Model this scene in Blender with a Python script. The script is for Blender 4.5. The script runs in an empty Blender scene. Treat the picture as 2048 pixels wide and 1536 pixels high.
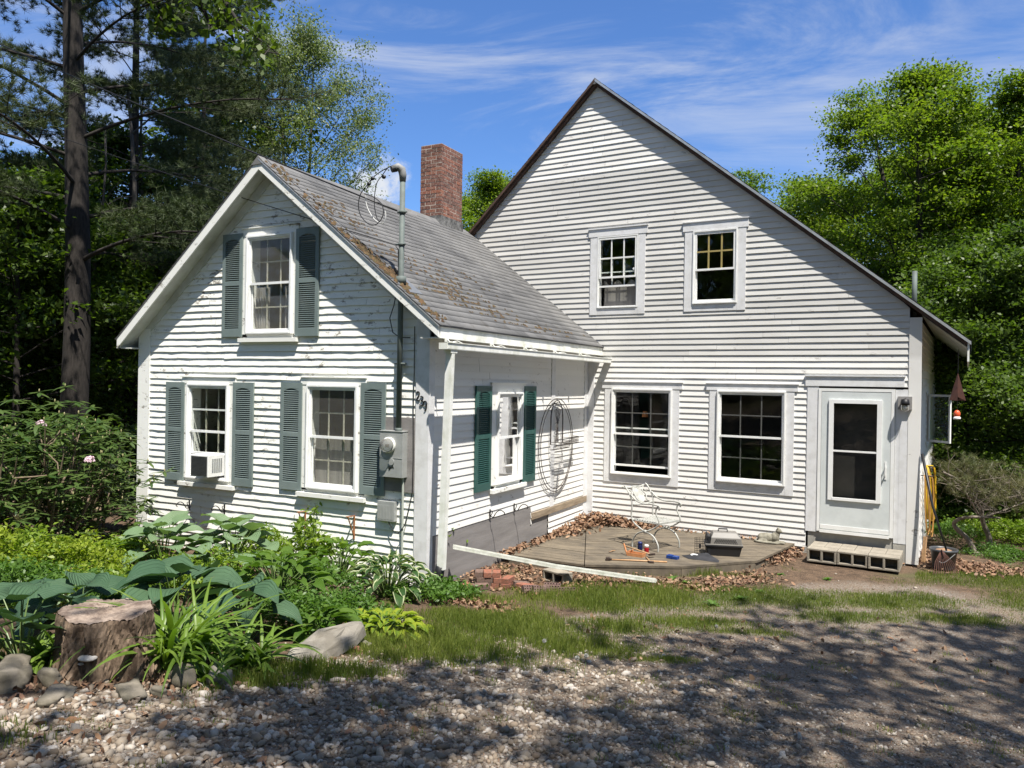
import bpy, math, random
import numpy as np
from mathutils import Matrix, Vector
C = bpy.context.scene.collection
scene = bpy.context.scene
# ---------------------------------------------------------------- camera, sky, sun, exposure
CAM = np.array([1.8694, -12.3288, 2.1086]); FPX = 1547.14
YAW, PITCH, ROLL = -0.5321, -0.002, 0.0163
_F = np.array([math.sin(YAW)*math.cos(PITCH), math.cos(YAW)*math.cos(PITCH), math.sin(PITCH)])
_r = np.array([math.cos(YAW), -math.sin(YAW), 0.0]); _u = np.cross(_r, _F)
_R = math.cos(ROLL)*_r + math.sin(ROLL)*_u; _U = -math.sin(ROLL)*_r + math.cos(ROLL)*_u
cam_data = bpy.data.cameras.new("camera"); cam = bpy.data.objects.new("camera", cam_data); C.objects.link(cam)
cam_data.sensor_width = 36; cam_data.lens = 36*FPX/2048; cam_data.clip_start = .05; cam_data.clip_end = 2000
cam.matrix_world = Matrix(((_R[0], _U[0], -_F[0], CAM[0]), (_R[1], _U[1], -_F[1], CAM[1]), (_R[2], _U[2], -_F[2], CAM[2]), (0, 0, 0, 1)))
scene.camera = cam
SUN = np.array([1.33, -1.0, 3.35]); SUN = SUN/np.linalg.norm(SUN)      # towards the sun
elev = math.asin(SUN[2]); azim = math.atan2(SUN[0], SUN[1])
w = bpy.data.worlds.new("World"); scene.world = w; w.use_nodes = True
nt = w.node_tree; nt.nodes.clear()
def wn(t, **k):
    n = nt.nodes.new(t)
    for a, b in k.items(): setattr(n, a, b)
    return n
out = wn('ShaderNodeOutputWorld'); bg = wn('ShaderNodeBackground'); nt.links.new(bg.outputs[0], out.inputs[0])
sky = wn('ShaderNodeTexSky', sky_type='NISHITA', sun_disc=False, sun_elevation=elev, sun_rotation=azim, altitude=300, air_density=1.15, dust_density=.35, ozone_density=3.0)
tc = wn('ShaderNodeTexCoord')
bg.inputs['Strength'].default_value = 0.075
def noise(scale, detail, rough, stretch, loc=(0, 0, 0), rot=(0, 0, 0), dist=0):
    mp = wn('ShaderNodeMapping'); mp.inputs['Scale'].default_value = stretch; mp.inputs['Location'].default_value = loc; mp.inputs['Rotation'].default_value = rot
    nt.links.new(tc.outputs['Generated'], mp.inputs[0])
    n = wn('ShaderNodeTexNoise'); n.inputs['Scale'].default_value = scale; n.inputs['Detail'].default_value = detail; n.inputs['Roughness'].default_value = rough; n.inputs['Distortion'].default_value = dist
    nt.links.new(mp.outputs[0], n.inputs['Vector']); return n.outputs[0]
def ramp(src, a, b, lo=0., hi=1.):
    m = wn('ShaderNodeMapRange'); m.interpolation_type = 'SMOOTHSTEP'
    m.inputs['From Min'].default_value = a; m.inputs['From Max'].default_value = b; m.inputs['To Min'].default_value = lo; m.inputs['To Max'].default_value = hi
    nt.links.new(src, m.inputs[0]); return m.outputs[0]
def wmath(op, a, b):
    m = wn('ShaderNodeMath', operation=op)
    for i, v in enumerate((a, b)):
        if isinstance(v, (int, float)): m.inputs[i].default_value = v
        else: nt.links.new(v, m.inputs[i])
    return m.outputs[0]
# deep polarised blue of the phone picture, then thin cirrus, then one cumulus puff low behind the chimney
tint = wn('ShaderNodeMixRGB', blend_type='MULTIPLY'); tint.inputs[0].default_value = 1; tint.inputs[2].default_value = (0.57, 0.80, 1.15, 1)
nt.links.new(sky.outputs[0], tint.inputs[1])
sep = wn('ShaderNodeSeparateXYZ'); nt.links.new(tc.outputs['Generated'], sep.inputs[0])
ci = wmath('MULTIPLY', ramp(noise(2.3, 8, .64, (1.0, 1.0, 4.2), (3.1, 1.2, .4), (0.1, .3, .5), .9), .43, .70), ramp(noise(1.5, 3, .5, (1, 1, 2.2), (1.4, 5., 3.7)), .30, .52, .12, 1))
low = ramp(sep.outputs[2], .02, .30, .55, 0.)
veil = wmath('MULTIPLY', ramp(noise(2.6, 5, .6, (1, 1, 4.0), (7, 2, 1)), .40, .72), low)
cl = wmath('MAXIMUM', wmath('MULTIPLY', ci, .52), veil)
pd = _F + _R*(770-1024)/FPX - _U*(345-768)/FPX; pd = pd/np.linalg.norm(pd)
dn = wn('ShaderNodeVectorMath', operation='DISTANCE'); nt.links.new(tc.outputs['Generated'], dn.inputs[0]); dn.inputs[1].default_value = tuple(pd)
puff = wmath('ADD', ramp(dn.outputs['Value'], .0, .095, .36, -.30), noise(13, 9, .66, (1, 1, 1.3), (1, 4, 2.6), dist=.4))
puff = ramp(puff, .60, .84, 0, .95)
cl = wmath('MAXIMUM', cl, puff)
# cloud added to the unseen sky behind the camera, as neutral fill light
bd = wn('ShaderNodeVectorMath', operation='DOT_PRODUCT'); nt.links.new(tc.outputs['Generated'], bd.inputs[0]); bd.inputs[1].default_value = tuple(-_F)
cl = wmath('MAXIMUM', cl, wmath('MULTIPLY', ramp(bd.outputs['Value'], -.25, .45), ramp(noise(2.2, 7, .6, (1, 1, 2), (2, 8, 3)), .42, .64, .0, .6)))
mx = wn('ShaderNodeMixRGB'); nt.links.new(cl, mx.inputs[0]); nt.links.new(tint.outputs[0], mx.inputs[1]); mx.inputs[2].default_value = (5.4, 5.6, 5.9, 1)
nt.links.new(mx.outputs[0], bg.inputs[0])
sl = bpy.data.lights.new("sun", 'SUN'); sl.energy = 5.0; sl.angle = math.radians(.53); sl.color = (1.0, .95, .87)
so = bpy.data.objects.new("sun", sl); C.objects.link(so); so.rotation_euler = Vector(-SUN).to_track_quat('-Z', 'Y').to_euler(); so.location = (6, -10, 20)
scene.view_settings.view_transform = 'Standard'; scene.view_settings.look = 'None'; scene.view_settings.gamma = 1; scene.view_settings.exposure = 1.0
scene.cycles.max_bounces = 7; scene.cycles.transparent_max_bounces = 12; scene.cycles.diffuse_bounces = 4
# ---------------------------------------------------------------- helpers
def frame(cols, org):
    return np.array([[cols[0][0], cols[1][0], cols[2][0], org[0]], [cols[0][1], cols[1][1], cols[2][1], org[1]], [cols[0][2], cols[1][2], cols[2][2], org[2]], [0, 0, 0, 1.]])
I4 = np.eye(4)
TH = 0.0575; XS = -3.855; L = 5.027; ct, st = math.cos(TH), math.sin(TH)
WING = frame(((ct, st, 0), (-st, ct, 0), (0, 0, 1)), (XS, 0, 0))
FAC = frame(((1, 0, 0), (0, -1, 0), (0, 0, 1)), (0, 0, 0))                 # (u, out, z) on the big gable wall
GAB = WING @ frame(((1, 0, 0), (0, -1, 0), (0, 0, 1)), (0, -L, 0))         # on the wing's gable wall
SIDE = WING @ frame(((0, 1, 0), (1, 0, 0), (0, 0, 1)), (0, 0, 0))          # on the wing's long wall
RX = 1.285
RIGHT = frame(((0, 1, 0), (1, 0, 0), (0, 0, 1)), (RX, 0, 0))               # on the big house's far wall
def tr(x, y, z, rz=0, s=1):
    c, d = math.cos(rz), math.sin(rz); return frame(((c*s, d*s, 0), (-d*s, c*s, 0), (0, 0, s)), (x, y, z))
def rot(ax, a):
    m = np.eye(4); m[:3, :3] = np.array(Matrix.Rotation(a, 3, ax)); return m
def ground_z(x, y):
    y = np.asarray(y, float); x = np.asarray(x, float)
    s = -y-4.6
    z = -.40 + .118*(np.sqrt(s*s+.8)+s)/2*1.0
    z = z - .012*np.clip(y, 0, 60)
    z = z + .25*np.clip((-x-14)/20, 0, 1)
    return z
def at(px, py, z=None):
    """point of the ground (or of the level z) where the photograph shows it"""
    d = _F + _R*(px-1024)/FPX - _U*(py-768)/FPX
    if z is not None: return CAM + d*((z-CAM[2])/d[2])
    t = 2.0
    for _ in range(60):
        p = CAM+d*t; g = float(ground_z(p[0], p[1])); e = p[2]-g
        if abs(e) < 1e-4: break
        t += e/max(.05, -d[2])*.7
    return CAM+d*t
def far(px, D, off=0.0):
    d = _F + _R*(px-1024)/FPX; d = np.array([d[0], d[1]]); d /= np.linalg.norm(d)
    p = CAM[:2]+d*D; return np.array([p[0], p[1], float(ground_z(p[0], p[1]))+off])
class MB:
    def __init__(s): s.v = []; s.f = []; s.uv = None
    def add(s, v, f):
        n = len(s.v); s.v += [tuple(p) for p in v]; s.f += [tuple(i+n for i in q) for q in f]; return s
    def box(s, x0, x1, y0, y1, z0, z1):
        return s.add([(x0, y0, z0), (x1, y0, z0), (x1, y1, z0), (x0, y1, z0), (x0, y0, z1), (x1, y0, z1), (x1, y1, z1), (x0, y1, z1)],
                     [(0, 3, 2, 1), (4, 5, 6, 7), (0, 1, 5, 4), (1, 2, 6, 5), (2, 3, 7, 6), (3, 0, 4, 7)])
    def mbox(s, M, x0, x1, y0, y1, z0, z1):
        b = MB().box(x0, x1, y0, y1, z0, z1); V = (np.c_[np.array(b.v), np.ones(8)] @ M.T)[:, :3]; return s.add(V, b.f)
    def bar(s, a, b, wd, th, up=(0, 0, 1)):
        a = np.array(a, float); b = np.array(b, float); d = b-a; ln = np.linalg.norm(d); d = d/ln
        u = np.array(up, float); x = np.cross(d, u)
        if np.linalg.norm(x) < 1e-4: x = np.cross(d, (1, 0, 0))
        x /= np.linalg.norm(x); y = np.cross(x, d)
        v = [a+x*i*wd/2+y*j*th/2 for i, j in ((-1, -1), (1, -1), (1, 1), (-1, 1))]; v += [p+d*ln for p in v]
        return s.add(v, [(0, 1, 2, 3), (7, 6, 5, 4), (0, 4, 5, 1), (1, 5, 6, 2), (2, 6, 7, 3), (3, 7, 4, 0)])
    def tube(s, pts, r, n=8, closed=False, caps=True):
        P = [np.array(p, float) for p in pts]; m = len(P)
        rr = r if hasattr(r, '__len__') else [r]*m
        base = len(s.v); x = None
        for i, p in enumerate(P):
            if closed: t = P[(i+1) % m]-P[i-1]
            else: t = P[min(i+1, m-1)]-P[max(i-1, 0)]
            t = t/(np.linalg.norm(t)+1e-9)
            if x is None:
                x = np.cross(t, (0, 0, 1.)) if abs(t[2]) < .9 else np.cross(t, (1., 0, 0))
            x = x-t*(x@t); x /= np.linalg.norm(x)+1e-9; y = np.cross(t, x)
            for k in range(n):
                a = 2*math.pi*k/n; s.v.append(tuple(p+rr[i]*(math.cos(a)*x+math.sin(a)*y)))
        for i in range(m if closed else m-1):
            j = (i+1) % m
            for k in range(n):
                l = (k+1) % n; s.f.append((base+i*n+k, base+i*n+l, base+j*n+l, base+j*n+k))
        if caps and not closed:
            s.f.append(tuple(base+k for k in reversed(range(n)))); s.f.append(tuple(base+(m-1)*n+k for k in range(n)))
        return s
    def lathe(s, prof, n=24, c=(0, 0, 0), caps=True):
        base = len(s.v)
        for r, z in prof:
            for k in range(n):
                a = 2*math.pi*k/n; s.v.append((c[0]+r*math.cos(a), c[1]+r*math.sin(a), c[2]+z))
        for i in range(len(prof)-1):
            for k in range(n):
                l = (k+1) % n; s.f.append((base+i*n+k, base+i*n+l, base+(i+1)*n+l, base+(i+1)*n+k))
        if caps:
            s.f.append(tuple(base+k for k in reversed(range(n)))); m = len(prof)-1; s.f.append(tuple(base+m*n+k for k in range(n)))
        return s
    def prism(s, poly, y0, y1):
        """polygon in x,z pushed from y0 to y1"""
        n = len(poly); v = [(x, y0, z) for x, z in poly]+[(x, y1, z) for x, z in poly]
        return s.add(v, [tuple(range(n)), tuple(reversed(range(n, 2*n)))]+[(i, (i+1) % n+0, (i+1) % n+n, i+n)[::-1] for i in range(n)])
    def xf(s, M):
        V = (np.c_[np.array(s.v, float), np.ones(len(s.v))] @ np.asarray(M).T)[:, :3]; s.v = [tuple(p) for p in V]
        if np.linalg.det(np.asarray(M)[:3, :3]) < 0: s.f = [tuple(reversed(q)) for q in s.f]
        return s
    def build(s, name, mat, parent=None, M=None, smooth=False, bevel=0):
        if M is not None: s.xf(M)
        me = bpy.data.meshes.new(name); me.from_pydata([tuple(map(float, p)) for p in s.v], [], s.f); me.update()
        if mat: me.materials.append(mat)
        if smooth: me.polygons.foreach_set('use_smooth', [True]*len(me.polygons))
        o = bpy.data.objects.new(name, me); C.objects.link(o)
        if parent: o.parent = parent
        if bevel:
            b = o.modifiers.new('bevel', 'BEVEL'); b.width = bevel; b.segments = 2; b.limit_method = 'ANGLE'
        return o
def bulk(name, V, F, mat, parent=None, uv=None, smooth=False, mats=None, midx=None):
    """fast mesh from numpy arrays; F is (n, 3) or (n, 4)"""
    me = bpy.data.meshes.new(name); V = np.asarray(V, np.float32); F = np.asarray(F, np.int32); k = F.shape[1]
    me.vertices.add(len(V)); me.vertices.foreach_set('co', V.ravel())
    me.loops.add(F.size); me.loops.foreach_set('vertex_index', F.ravel())
    me.polygons.add(len(F)); me.polygons.foreach_set('loop_start', np.arange(0, F.size, k, dtype=np.int32))
    if smooth: me.polygons.foreach_set('use_smooth', np.ones(len(F), bool))
    if uv is not None:
        l = me.uv_layers.new(name='UVMap'); l.data.foreach_set('uv', np.asarray(uv, np.float32)[F.ravel()].ravel())
    for m in (mats or [mat]): me.materials.append(m)
    if midx is not None: me.polygons.foreach_set('material_index', np.asarray(midx, np.int32))
    me.update(calc_edges=True); me.validate()
    o = bpy.data.objects.new(name, me); C.objects.link(o)
    if parent: o.parent = parent
    return o
def tag(o, label=None, cat=None, group=None, kind=None):
    if label: o['label'] = label
    if cat: o['category'] = cat
    if group: o['group'] = group
    if kind: o['kind'] = kind
    return o
def thing(name, label, cat, loc=(0, 0, 0), rz=0, group=None):
    o = bpy.data.objects.new(name, None); C.objects.link(o); o.location = tuple(map(float, loc)); o.rotation_euler = (0, 0, rz); o.empty_display_size = .1
    return tag(o, label, cat, group)
def copy_tree(o, parent=None):
    c = o.copy(); C.objects.link(c)
    if parent: c.parent = parent
    for ch in list(o.children): copy_tree(ch, c)
    return c
# ---------------------------------------------------------------- materials
def new_mat(name):
    m = bpy.data.materials.new(name); m.use_nodes = True; t = m.node_tree; b = t.nodes['Principled BSDF']; return m, t, b
def col(c): return (c[0], c[1], c[2], 1)
def nz(t, scale, detail=5, rough=.6, stretch=(1, 1, 1), coord='Object', dist=0):
    c = t.nodes.new('ShaderNodeTexCoord'); mp = t.nodes.new('ShaderNodeMapping'); mp.inputs['Scale'].default_value = stretch
    n = t.nodes.new('ShaderNodeTexNoise'); n.inputs['Scale'].default_value = scale; n.inputs['Detail'].default_value = detail; n.inputs['Roughness'].default_value = rough; n.inputs['Distortion'].default_value = dist
    t.links.new(c.outputs[coord], mp.inputs[0]); t.links.new(mp.outputs[0], n.inputs['Vector']); return n.outputs[0]
def rmp(t, src, a, b, lo=0., hi=1.):
    m = t.nodes.new('ShaderNodeMapRange'); m.inputs['From Min'].default_value = a; m.inputs['From Max'].default_value = b
    m.inputs['To Min'].default_value = lo; m.inputs['To Max'].default_value = hi; t.links.new(src, m.inputs[0]); return m.outputs[0]
def mixc(t, fac, a, b, blend='MIX'):
    m = t.nodes.new('ShaderNodeMixRGB'); m.blend_type = blend
    for i, v in ((0, fac), (1, a), (2, b)):
        if isinstance(v, (int, float)): m.inputs[i].default_value = v
        elif isinstance(v, tuple): m.inputs[i].default_value = col(v)
        else: t.links.new(v, m.inputs[i])
    return m.outputs[0]
def mth(t, op, a, b=0.):
    m = t.nodes.new('ShaderNodeMath'); m.operation = op
    for i, v in enumerate((a, b)):
        if isinstance(v, (int, float)): m.inputs[i].default_value = v
        else: t.links.new(v, m.inputs[i])
    return m.outputs[0]
def island(t): return t.nodes.new('ShaderNodeNewGeometry').outputs['Random Per Island']
def bump(t, b, h, strength=.3, dist=.01):
    n = t.nodes.new('ShaderNodeBump'); n.inputs['Strength'].default_value = strength; n.inputs['Distance'].default_value = dist
    t.links.new(h, n.inputs['Height']); t.links.new(n.outputs[0], b.inputs['Normal'])
def plain(name, c, rough=.6, c2=None, scale=6, lo=.4, hi=.65, metal=0, bmp=0, bs=40, isl=0, stretch=(1, 1, 1), spec=.4):
    m, t, b = new_mat(name); src = None
    b.inputs['Roughness'].default_value = rough; b.inputs['Metallic'].default_value = metal; b.inputs['Specular IOR Level'].default_value = spec
    b.inputs['Base Color'].default_value = col(c)
    if c2 is None: c2 = tuple(x*.8 for x in c)
    src = mixc(t, rmp(t, nz(t, scale, 6, .65, stretch), lo, hi), c, c2)
    if isl:
        f = rmp(t, island(t), 0, 1, 1-isl, 1+isl); cb = t.nodes.new('ShaderNodeCombineXYZ')
        for i in range(3): t.links.new(f, cb.inputs[i])
        src = mixc(t, 1., src, cb.outputs[0], 'MULTIPLY')
    t.links.new(src, b.inputs['Base Color'])
    if bmp: bump(t, b, nz(t, bs, 6, .7, stretch), bmp, .006)
    return m
def foliage(name, a, c, trans=.35, tc_=None, rough=.45, spec=.35, bright=None):
    """leaf colour varies leaf by leaf between a and c"""
    m, t, b = new_mat(name); r = island(t)
    clump = nz(t, .9, 3, .6)
    k = mth(t, 'ADD', mth(t, 'MULTIPLY', r, .7), rmp(t, clump, .3, .7, -.15, .45))
    src = mixc(t, k, a, c)
    t.links.new(src, b.inputs['Base Color']); b.inputs['Roughness'].default_value = rough; b.inputs['Specular IOR Level'].default_value = spec
    tl = t.nodes.new('ShaderNodeBsdfTranslucent'); s2 = mixc(t, 1., src, tc_ or (1.5, 1.7, .55), 'MULTIPLY'); t.links.new(s2, tl.inputs[0])
    ms = t.nodes.new('ShaderNodeMixShader'); ms.inputs[0].default_value = trans
    t.links.new(b.outputs[0], ms.inputs[1]); t.links.new(tl.outputs[0], ms.inputs[2]); t.links.new(ms.outputs[0], t.nodes['Material Output'].inputs[0])
    return m
def paint(name, c, wood, amount, dirt=(.5, .48, .42), isl=.05, scale=2.2, zone=None):
    """old white paint: board-to-board tone, grime, flaking down to grey wood"""
    m, t, b = new_mat(name)
    base = mixc(t, rmp(t, nz(t, 1.1, 5, .6, (1, 1, 1)), .38, .7, 0, .45), c, tuple(x*y for x, y in zip(c, dirt)) if 0 else tuple(x*.55+y*.45 for x, y in zip(c, dirt)))
    if zone:      # boards of an older primer coat between two heights
        z0, z1, zc = zone; ob = t.nodes.new('ShaderNodeTexCoord'); sz_ = t.nodes.new('ShaderNodeSeparateXYZ'); t.links.new(ob.outputs['Object'], sz_.inputs[0])
        k = mth(t, 'MULTIPLY', rmp(t, sz_.outputs[2], z0-.04, z0+.04), rmp(t, sz_.outputs[2], z1-.03, z1+.03, 1, 0)); base = mixc(t, mth(t, 'MULTIPLY', k, rmp(t, nz(t, .7, 4, .6), .3, .6, .55, 1)), base, zc)
    f = rmp(t, island(t), 0, 1, 1-isl, 1+isl*.6); cb = t.nodes.new('ShaderNodeCombineXYZ')
    for i in range(3): t.links.new(f, cb.inputs[i])
    base = mixc(t, 1., base, cb.outputs[0], 'MULTIPLY')
    fl = mth(t, 'MULTIPLY', rmp(t, nz(t, 11, 9, .75, (.6, .6, 1.3)), .60-amount*.1, .65-amount*.1), rmp(t, nz(t, scale, 5, .65, (.6, .6, 1)), .56-amount*.18, .62-amount*.12))
    grain = mixc(t, rmp(t, nz(t, 30, 4, .6, (.12, .12, 3)), .3, .7), wood, tuple(x*.6 for x in wood))
    src = mixc(t, fl, base, grain)
    t.links.new(src, b.inputs['Base Color']); b.inputs['Roughness'].default_value = .62; b.inputs['Specular IOR Level'].default_value = .3
    bump(t, b, mth(t, 'SUBTRACT', mth(t, 'MULTIPLY', nz(t, 60, 4, .7, (.4, .4, 1)), .4), fl), .35, .004)
    return m
# ---------------------------------------------------------------- the house
rng = np.random.default_rng(7); random.seed(7)
M_MAIN = paint('main_siding_paint', (.70, .69, .66), (.30, .275, .25), .22, (.46, .43, .39), .10, zone=(2.55, 5.75, (.51, .50, .475)))
M_WINGP = paint('old_siding_paint', (.78, .78, .735), (.34, .31, .265), .42, (.62, .60, .52), .04, 1.5)
M_SIDEP = paint('side_siding_paint', (.72, .71, .68), (.34, .30, .26), .2, (.6, .56, .5), .05)
M_TRIM = plain('grey_white_casing', (.65, .65, .65), .6, (.52, .515, .50), 7, .45, .75, isl=.05, bmp=.15)
M_OLDTRIM = paint('flaking_trim_paint', (.78, .78, .74), (.36, .33, .28), .5, (.6, .58, .5), .03, 3)
M_VINYL = plain('white_vinyl', (.76, .76, .745), .35, (.68, .68, .65), 4)
M_STORM = plain('white_storm_frame', (.80, .81, .80), .35, (.7, .7, .68), 5)
M_MUNT = plain('grey_muntin', (.085, .085, .08), .5)
M_OLDM = plain('dirty_muntin', (.46, .44, .36), .6, (.3, .28, .22), 20)
M_YELM = plain('varnished_muntin', (.34, .27, .10), .5)
M_GREEN = plain('faded_green_shutter', (.145, .185, .178), .5, (.19, .23, .222), 3, .4, .7, spec=.4)
M_DGREEN = plain('dark_green_shutter', (.020, .075, .065), .45, (.035, .10, .088), 4, .4, .7)
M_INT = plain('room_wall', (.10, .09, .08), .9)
M_CURT = plain('curtain_cloth', (.24, .225, .205), .9, (.17, .16, .15), 3, stretch=(6, 6, .4))
M_BROWNEDGE = plain('brown_soffit_wood', (.085, .05, .038), .8, (.05, .03, .022), 10)
M_METALEDGE = plain('drip_edge_metal', (.55, .56, .56), .35, (.4, .4, .4), 6, metal=.6)
M_SOFFIT = plain('soffit_paint', (.60, .61, .58), .7, (.46, .46, .42), 3, bmp=.1)
M_ALU = plain('white_aluminium', (.76, .76, .72), .4, (.52, .53, .44), 5, .45, .75)
M_PLY = plain('weathered_plywood', (.26, .245, .235), .85, (.15, .14, .135), 2.2, .3, .7, bmp=.4, bs=18, stretch=(1, .35, 3))
M_OLDWOOD = plain('bare_old_wood', (.34, .27, .19), .85, (.16, .12, .08), 9, .35, .7, bmp=.4, bs=30, stretch=(1, .3, 3))
M_GALV = plain('grey_painted_conduit', (.115, .14, .13), .7, (.085, .10, .095), 8)
M_METER = plain('meter_box_grey', (.36, .37, .36), .45, (.30, .31, .30), 6, metal=.2)
M_BLACK = plain('black_rubber', (.012, .012, .013), .45)
M_BLACKIRON = plain('black_iron', (.014, .014, .016), .5, metal=.3)
M_TILEEDGE = plain('concrete_foundation', (.36, .35, .32), .9, (.26, .25, .23), 5, bmp=.4)
def glass_mat(name, tintc=(.93, .95, .93), refl=1.0, film=0.):
    m, t, b = new_mat(name); o = t.nodes['Material Output']; t.nodes.remove(b)
    tr_ = t.nodes.new('ShaderNodeBsdfTransparent'); tr_.inputs[0].default_value = col(tintc)
    g = t.nodes.new('ShaderNodeBsdfGlossy'); g.inputs['Roughness'].default_value = .02; g.inputs[0].default_value = (refl, refl, refl, 1)
    lw = t.nodes.new('ShaderNodeLayerWeight'); lw.inputs[0].default_value = .12
    h = nz(t, 2.2, 2, .5); bp = t.nodes.new('ShaderNodeBump'); bp.inputs['Strength'].default_value = .12; bp.inputs['Distance'].default_value = .02; t.links.new(h, bp.inputs['Height']); t.links.new(bp.outputs[0], g.inputs['Normal'])
    s = t.nodes.new('ShaderNodeMixShader'); t.links.new(rmp(t, lw.outputs['Fresnel'], 0, 1, .03, 1), s.inputs[0]); t.links.new(tr_.outputs[0], s.inputs[1]); t.links.new(g.outputs[0], s.inputs[2])
    if film:
        df = t.nodes.new('ShaderNodeBsdfDiffuse'); df.inputs[0].default_value = (.5, .48, .44, 1); s2 = t.nodes.new('ShaderNodeMixShader'); s2.inputs[0].default_value = film
        t.links.new(s.outputs[0], s2.inputs[1]); t.links.new(df.outputs[0], s2.inputs[2]); s = s2
    t.links.new(s.outputs[0], o.inputs[0]); return m
M_GLASS = glass_mat('window_glass'); M_DUSTY = glass_mat('dusty_storm_glass', film=.10)

house = thing('farmhouse', 'white clapboard farmhouse with a low gabled wing in front of the taller gable', 'house')
tag(house, kind=None)
P_main = dict(zl=lambda x: 7.27+.8145*(-3.76-x) if x > -3.76 else 7.27-.95*(-3.76-x))
def main_under(x):      # underside of the big roof over the wall
    return 7.27-.8145*(x+3.76) if x > -3.76 else 7.27+.95*(x+3.76)
def wing_under(x):
    return 4.83-.79*(x+2.515) if x > -2.515 else 4.83+.835*(x+2.515)
def siding(name, M, zlo, zhi, lim, holes, mat, t=.0160, exp=.0935, jz=.0006, jt=.0008, seg=.3, blen=(2.2, 4.2), seed=1, label=None):
    r = np.random.default_rng(seed); b = MB(); z = zlo
    while z < zhi:
        zt = z+exp; a0, a1 = lim(z); c0, c1 = lim(zt)
        if a1-a0 < .02: break
        iv = [(a0, a1)]
        for (h0, h1, g0, g1) in holes:
            if z > g0-.012 and z < g1-.01:
                nv = []
                for p, q in iv:
                    if h1 <= p or h0 >= q: nv.append((p, q)); continue
                    if h0 > p+.01: nv.append((p, h0))
                    if h1 < q-.01: nv.append((h1, q))
                iv = nv
        for p, q in iv:
            x = p; first = True
            while x < q-1e-4:
                e = min(q, x+r.uniform(*blen)*(.4 if first else 1)); first = False
                if q-e < .35: e = q
                k = max(1, int((e-x)/seg)); us = np.linspace(x, e, k+1); us[1:-1] += r.uniform(-.05, .05, k-1) if k > 1 else 0
                n0 = len(b.v); bz = r.normal(0, jz); bt = abs(r.normal(0, jt))
                for i, uu in enumerate(us):
                    gap = .0012 if i == 0 and x > p else (-.0012 if i == k and e < q else 0)
                    uu += gap
                    top_u = uu
                    if c1 < a1-1e-6 or c0 > a0+1e-6:
                        top_u = min(max(uu, c0), max(c1, c0))
                    dz = bz+r.normal(0, jz); tt = t+bt+abs(r.normal(0, jt))
                    b.v += [(uu, 0., z+dz), (uu, tt, z+dz), (top_u, .0015, zt+.004)]
                for i in range(k):
                    o = n0+3*i
                    b.f += [(o, o+3, o+4, o+1), (o+1, o+4, o+5, o+2)]
                x = e
        z = zt
    o = b.build(name, mat, house, M)
    if label: o['label'] = label
    return o
# openings: u0, u1, z0, z1 of the white frames
WA = (-3.383, -2.311, .578, 2.039); WB = (-1.568, -.512, .588, 2.039)
WC = (-3.70, -2.945, 3.415, 4.655); WE = (-2.005, -1.285, 3.425, 4.612); DR = (-.045, .985, -.03, 2.10)
W5 = (-4.003, -3.198, .70, 2.022); W6 = (-1.815, -1.003, .723, 2.04); W7 = (-2.898, -2.094, 2.694, 4.005)
W8 = (-3.382, -2.626, .714, 1.972)
def grow(w_, a, b, c, d): return (w_[0]-a, w_[1]+b, w_[2]-c, w_[3]+d)
mh = [grow(WA, .13, .12, .14, .0), grow(WB, .13, .12, .14, .0), grow(WC, .12, .11, .10, .0), grow(WE, .13, .12, .11, .0), (-.20, 1.285, -.6, 2.13)]
siding('clapboard_siding', FAC, -.30, 7.3, lambda z: (-8.6 if z < 2.6 else max(-8.6, -3.76-(7.27-z)/.95), min(1.15, -3.76+(7.27-z)/.8145)), mh, M_MAIN, seed=3)
wh = [grow(W5, .10, .10, .07, .0), grow(W6, .10, .10, .07, .0), grow(W7, .09, .06, .06, .0)]
siding('clapboard_siding', GAB, -.62, 4.85, lambda z: (max(-5.03, -2.515-(4.83-z)/.835)+(.20 if z < 2.75 else 0), min(0, -2.515+(4.83-z)/.79)-(.16 if z < 2.85 else 0)), wh, M_WINGP, t=.0145, jz=.0022, jt=.0022, seg=.12, seed=5, label='flaking white clapboards')
siding('clapboard_siding', SIDE, .275, 2.72, lambda z: (-4.94, -.15), [grow(W8, .10, .08, .06, .0), (-1.56, -1.41, .1, 3), (-2.2, 0, -.1, .17)], M_SIDEP, seed=9, t=.0115)
siding('clapboard_siding', SIDE, .275-3*.0935, .20, lambda z: (-2.232, -.15), [(-1.56, -1.41, -.1, 3), (-2.2, -.15, -.1, .05)], M_SIDEP, seed=12, t=.0115)
siding('clapboard_siding', SIDE, -.25, .05, lambda z: (-1.60, -.12), [], M_SIDEP, seed=10)
siding('clapboard_siding', RIGHT, -.36, 2.98, lambda z: (.0, 6.3), [(2.1, 2.9, 1.2, 2.0)], M_SIDEP, seed=11, exp=.115)
# hidden sides keep the rooms dark
b = MB()
b.add([(-8.6, 0, -.7), (-8.6, 6.3, -.7), (-8.6, 6.3, 2.65), (-8.6, 0, 2.65)], [(0, 1, 2, 3)])
b.add([(-8.6, 6.3, -.7), (RX, 6.3, -.7), (RX, 6.3, 3.15), (-3.76, 6.3, 7.25), (-8.6, 6.3, 2.65)], [(0, 1, 2, 3, 4)])
b.build('back_wall', M_MAIN, house)
b = MB().add([(-5.03, 0, -.7), (-5.03, 0, 2.75), (-5.03, -L, 2.75), (-5.03, -L, -.7)], [(0, 1, 2, 3)]); b.build('back_wall', M_SIDEP, house, WING)
b = MB().box(-8.55, RX-.03, .35, 6.2, -.05, 0).box(-8.55, RX-.03, .35, 6.2, 2.35, 2.45).box(-4.2, -4.1, .36, 6, 0, 2.35).box(-8.5, RX-.05, 4.0, 4.1, 0, 2.35).box(-6, -.9, 3.0, 3.1, 2.45, 4.85)
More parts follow.
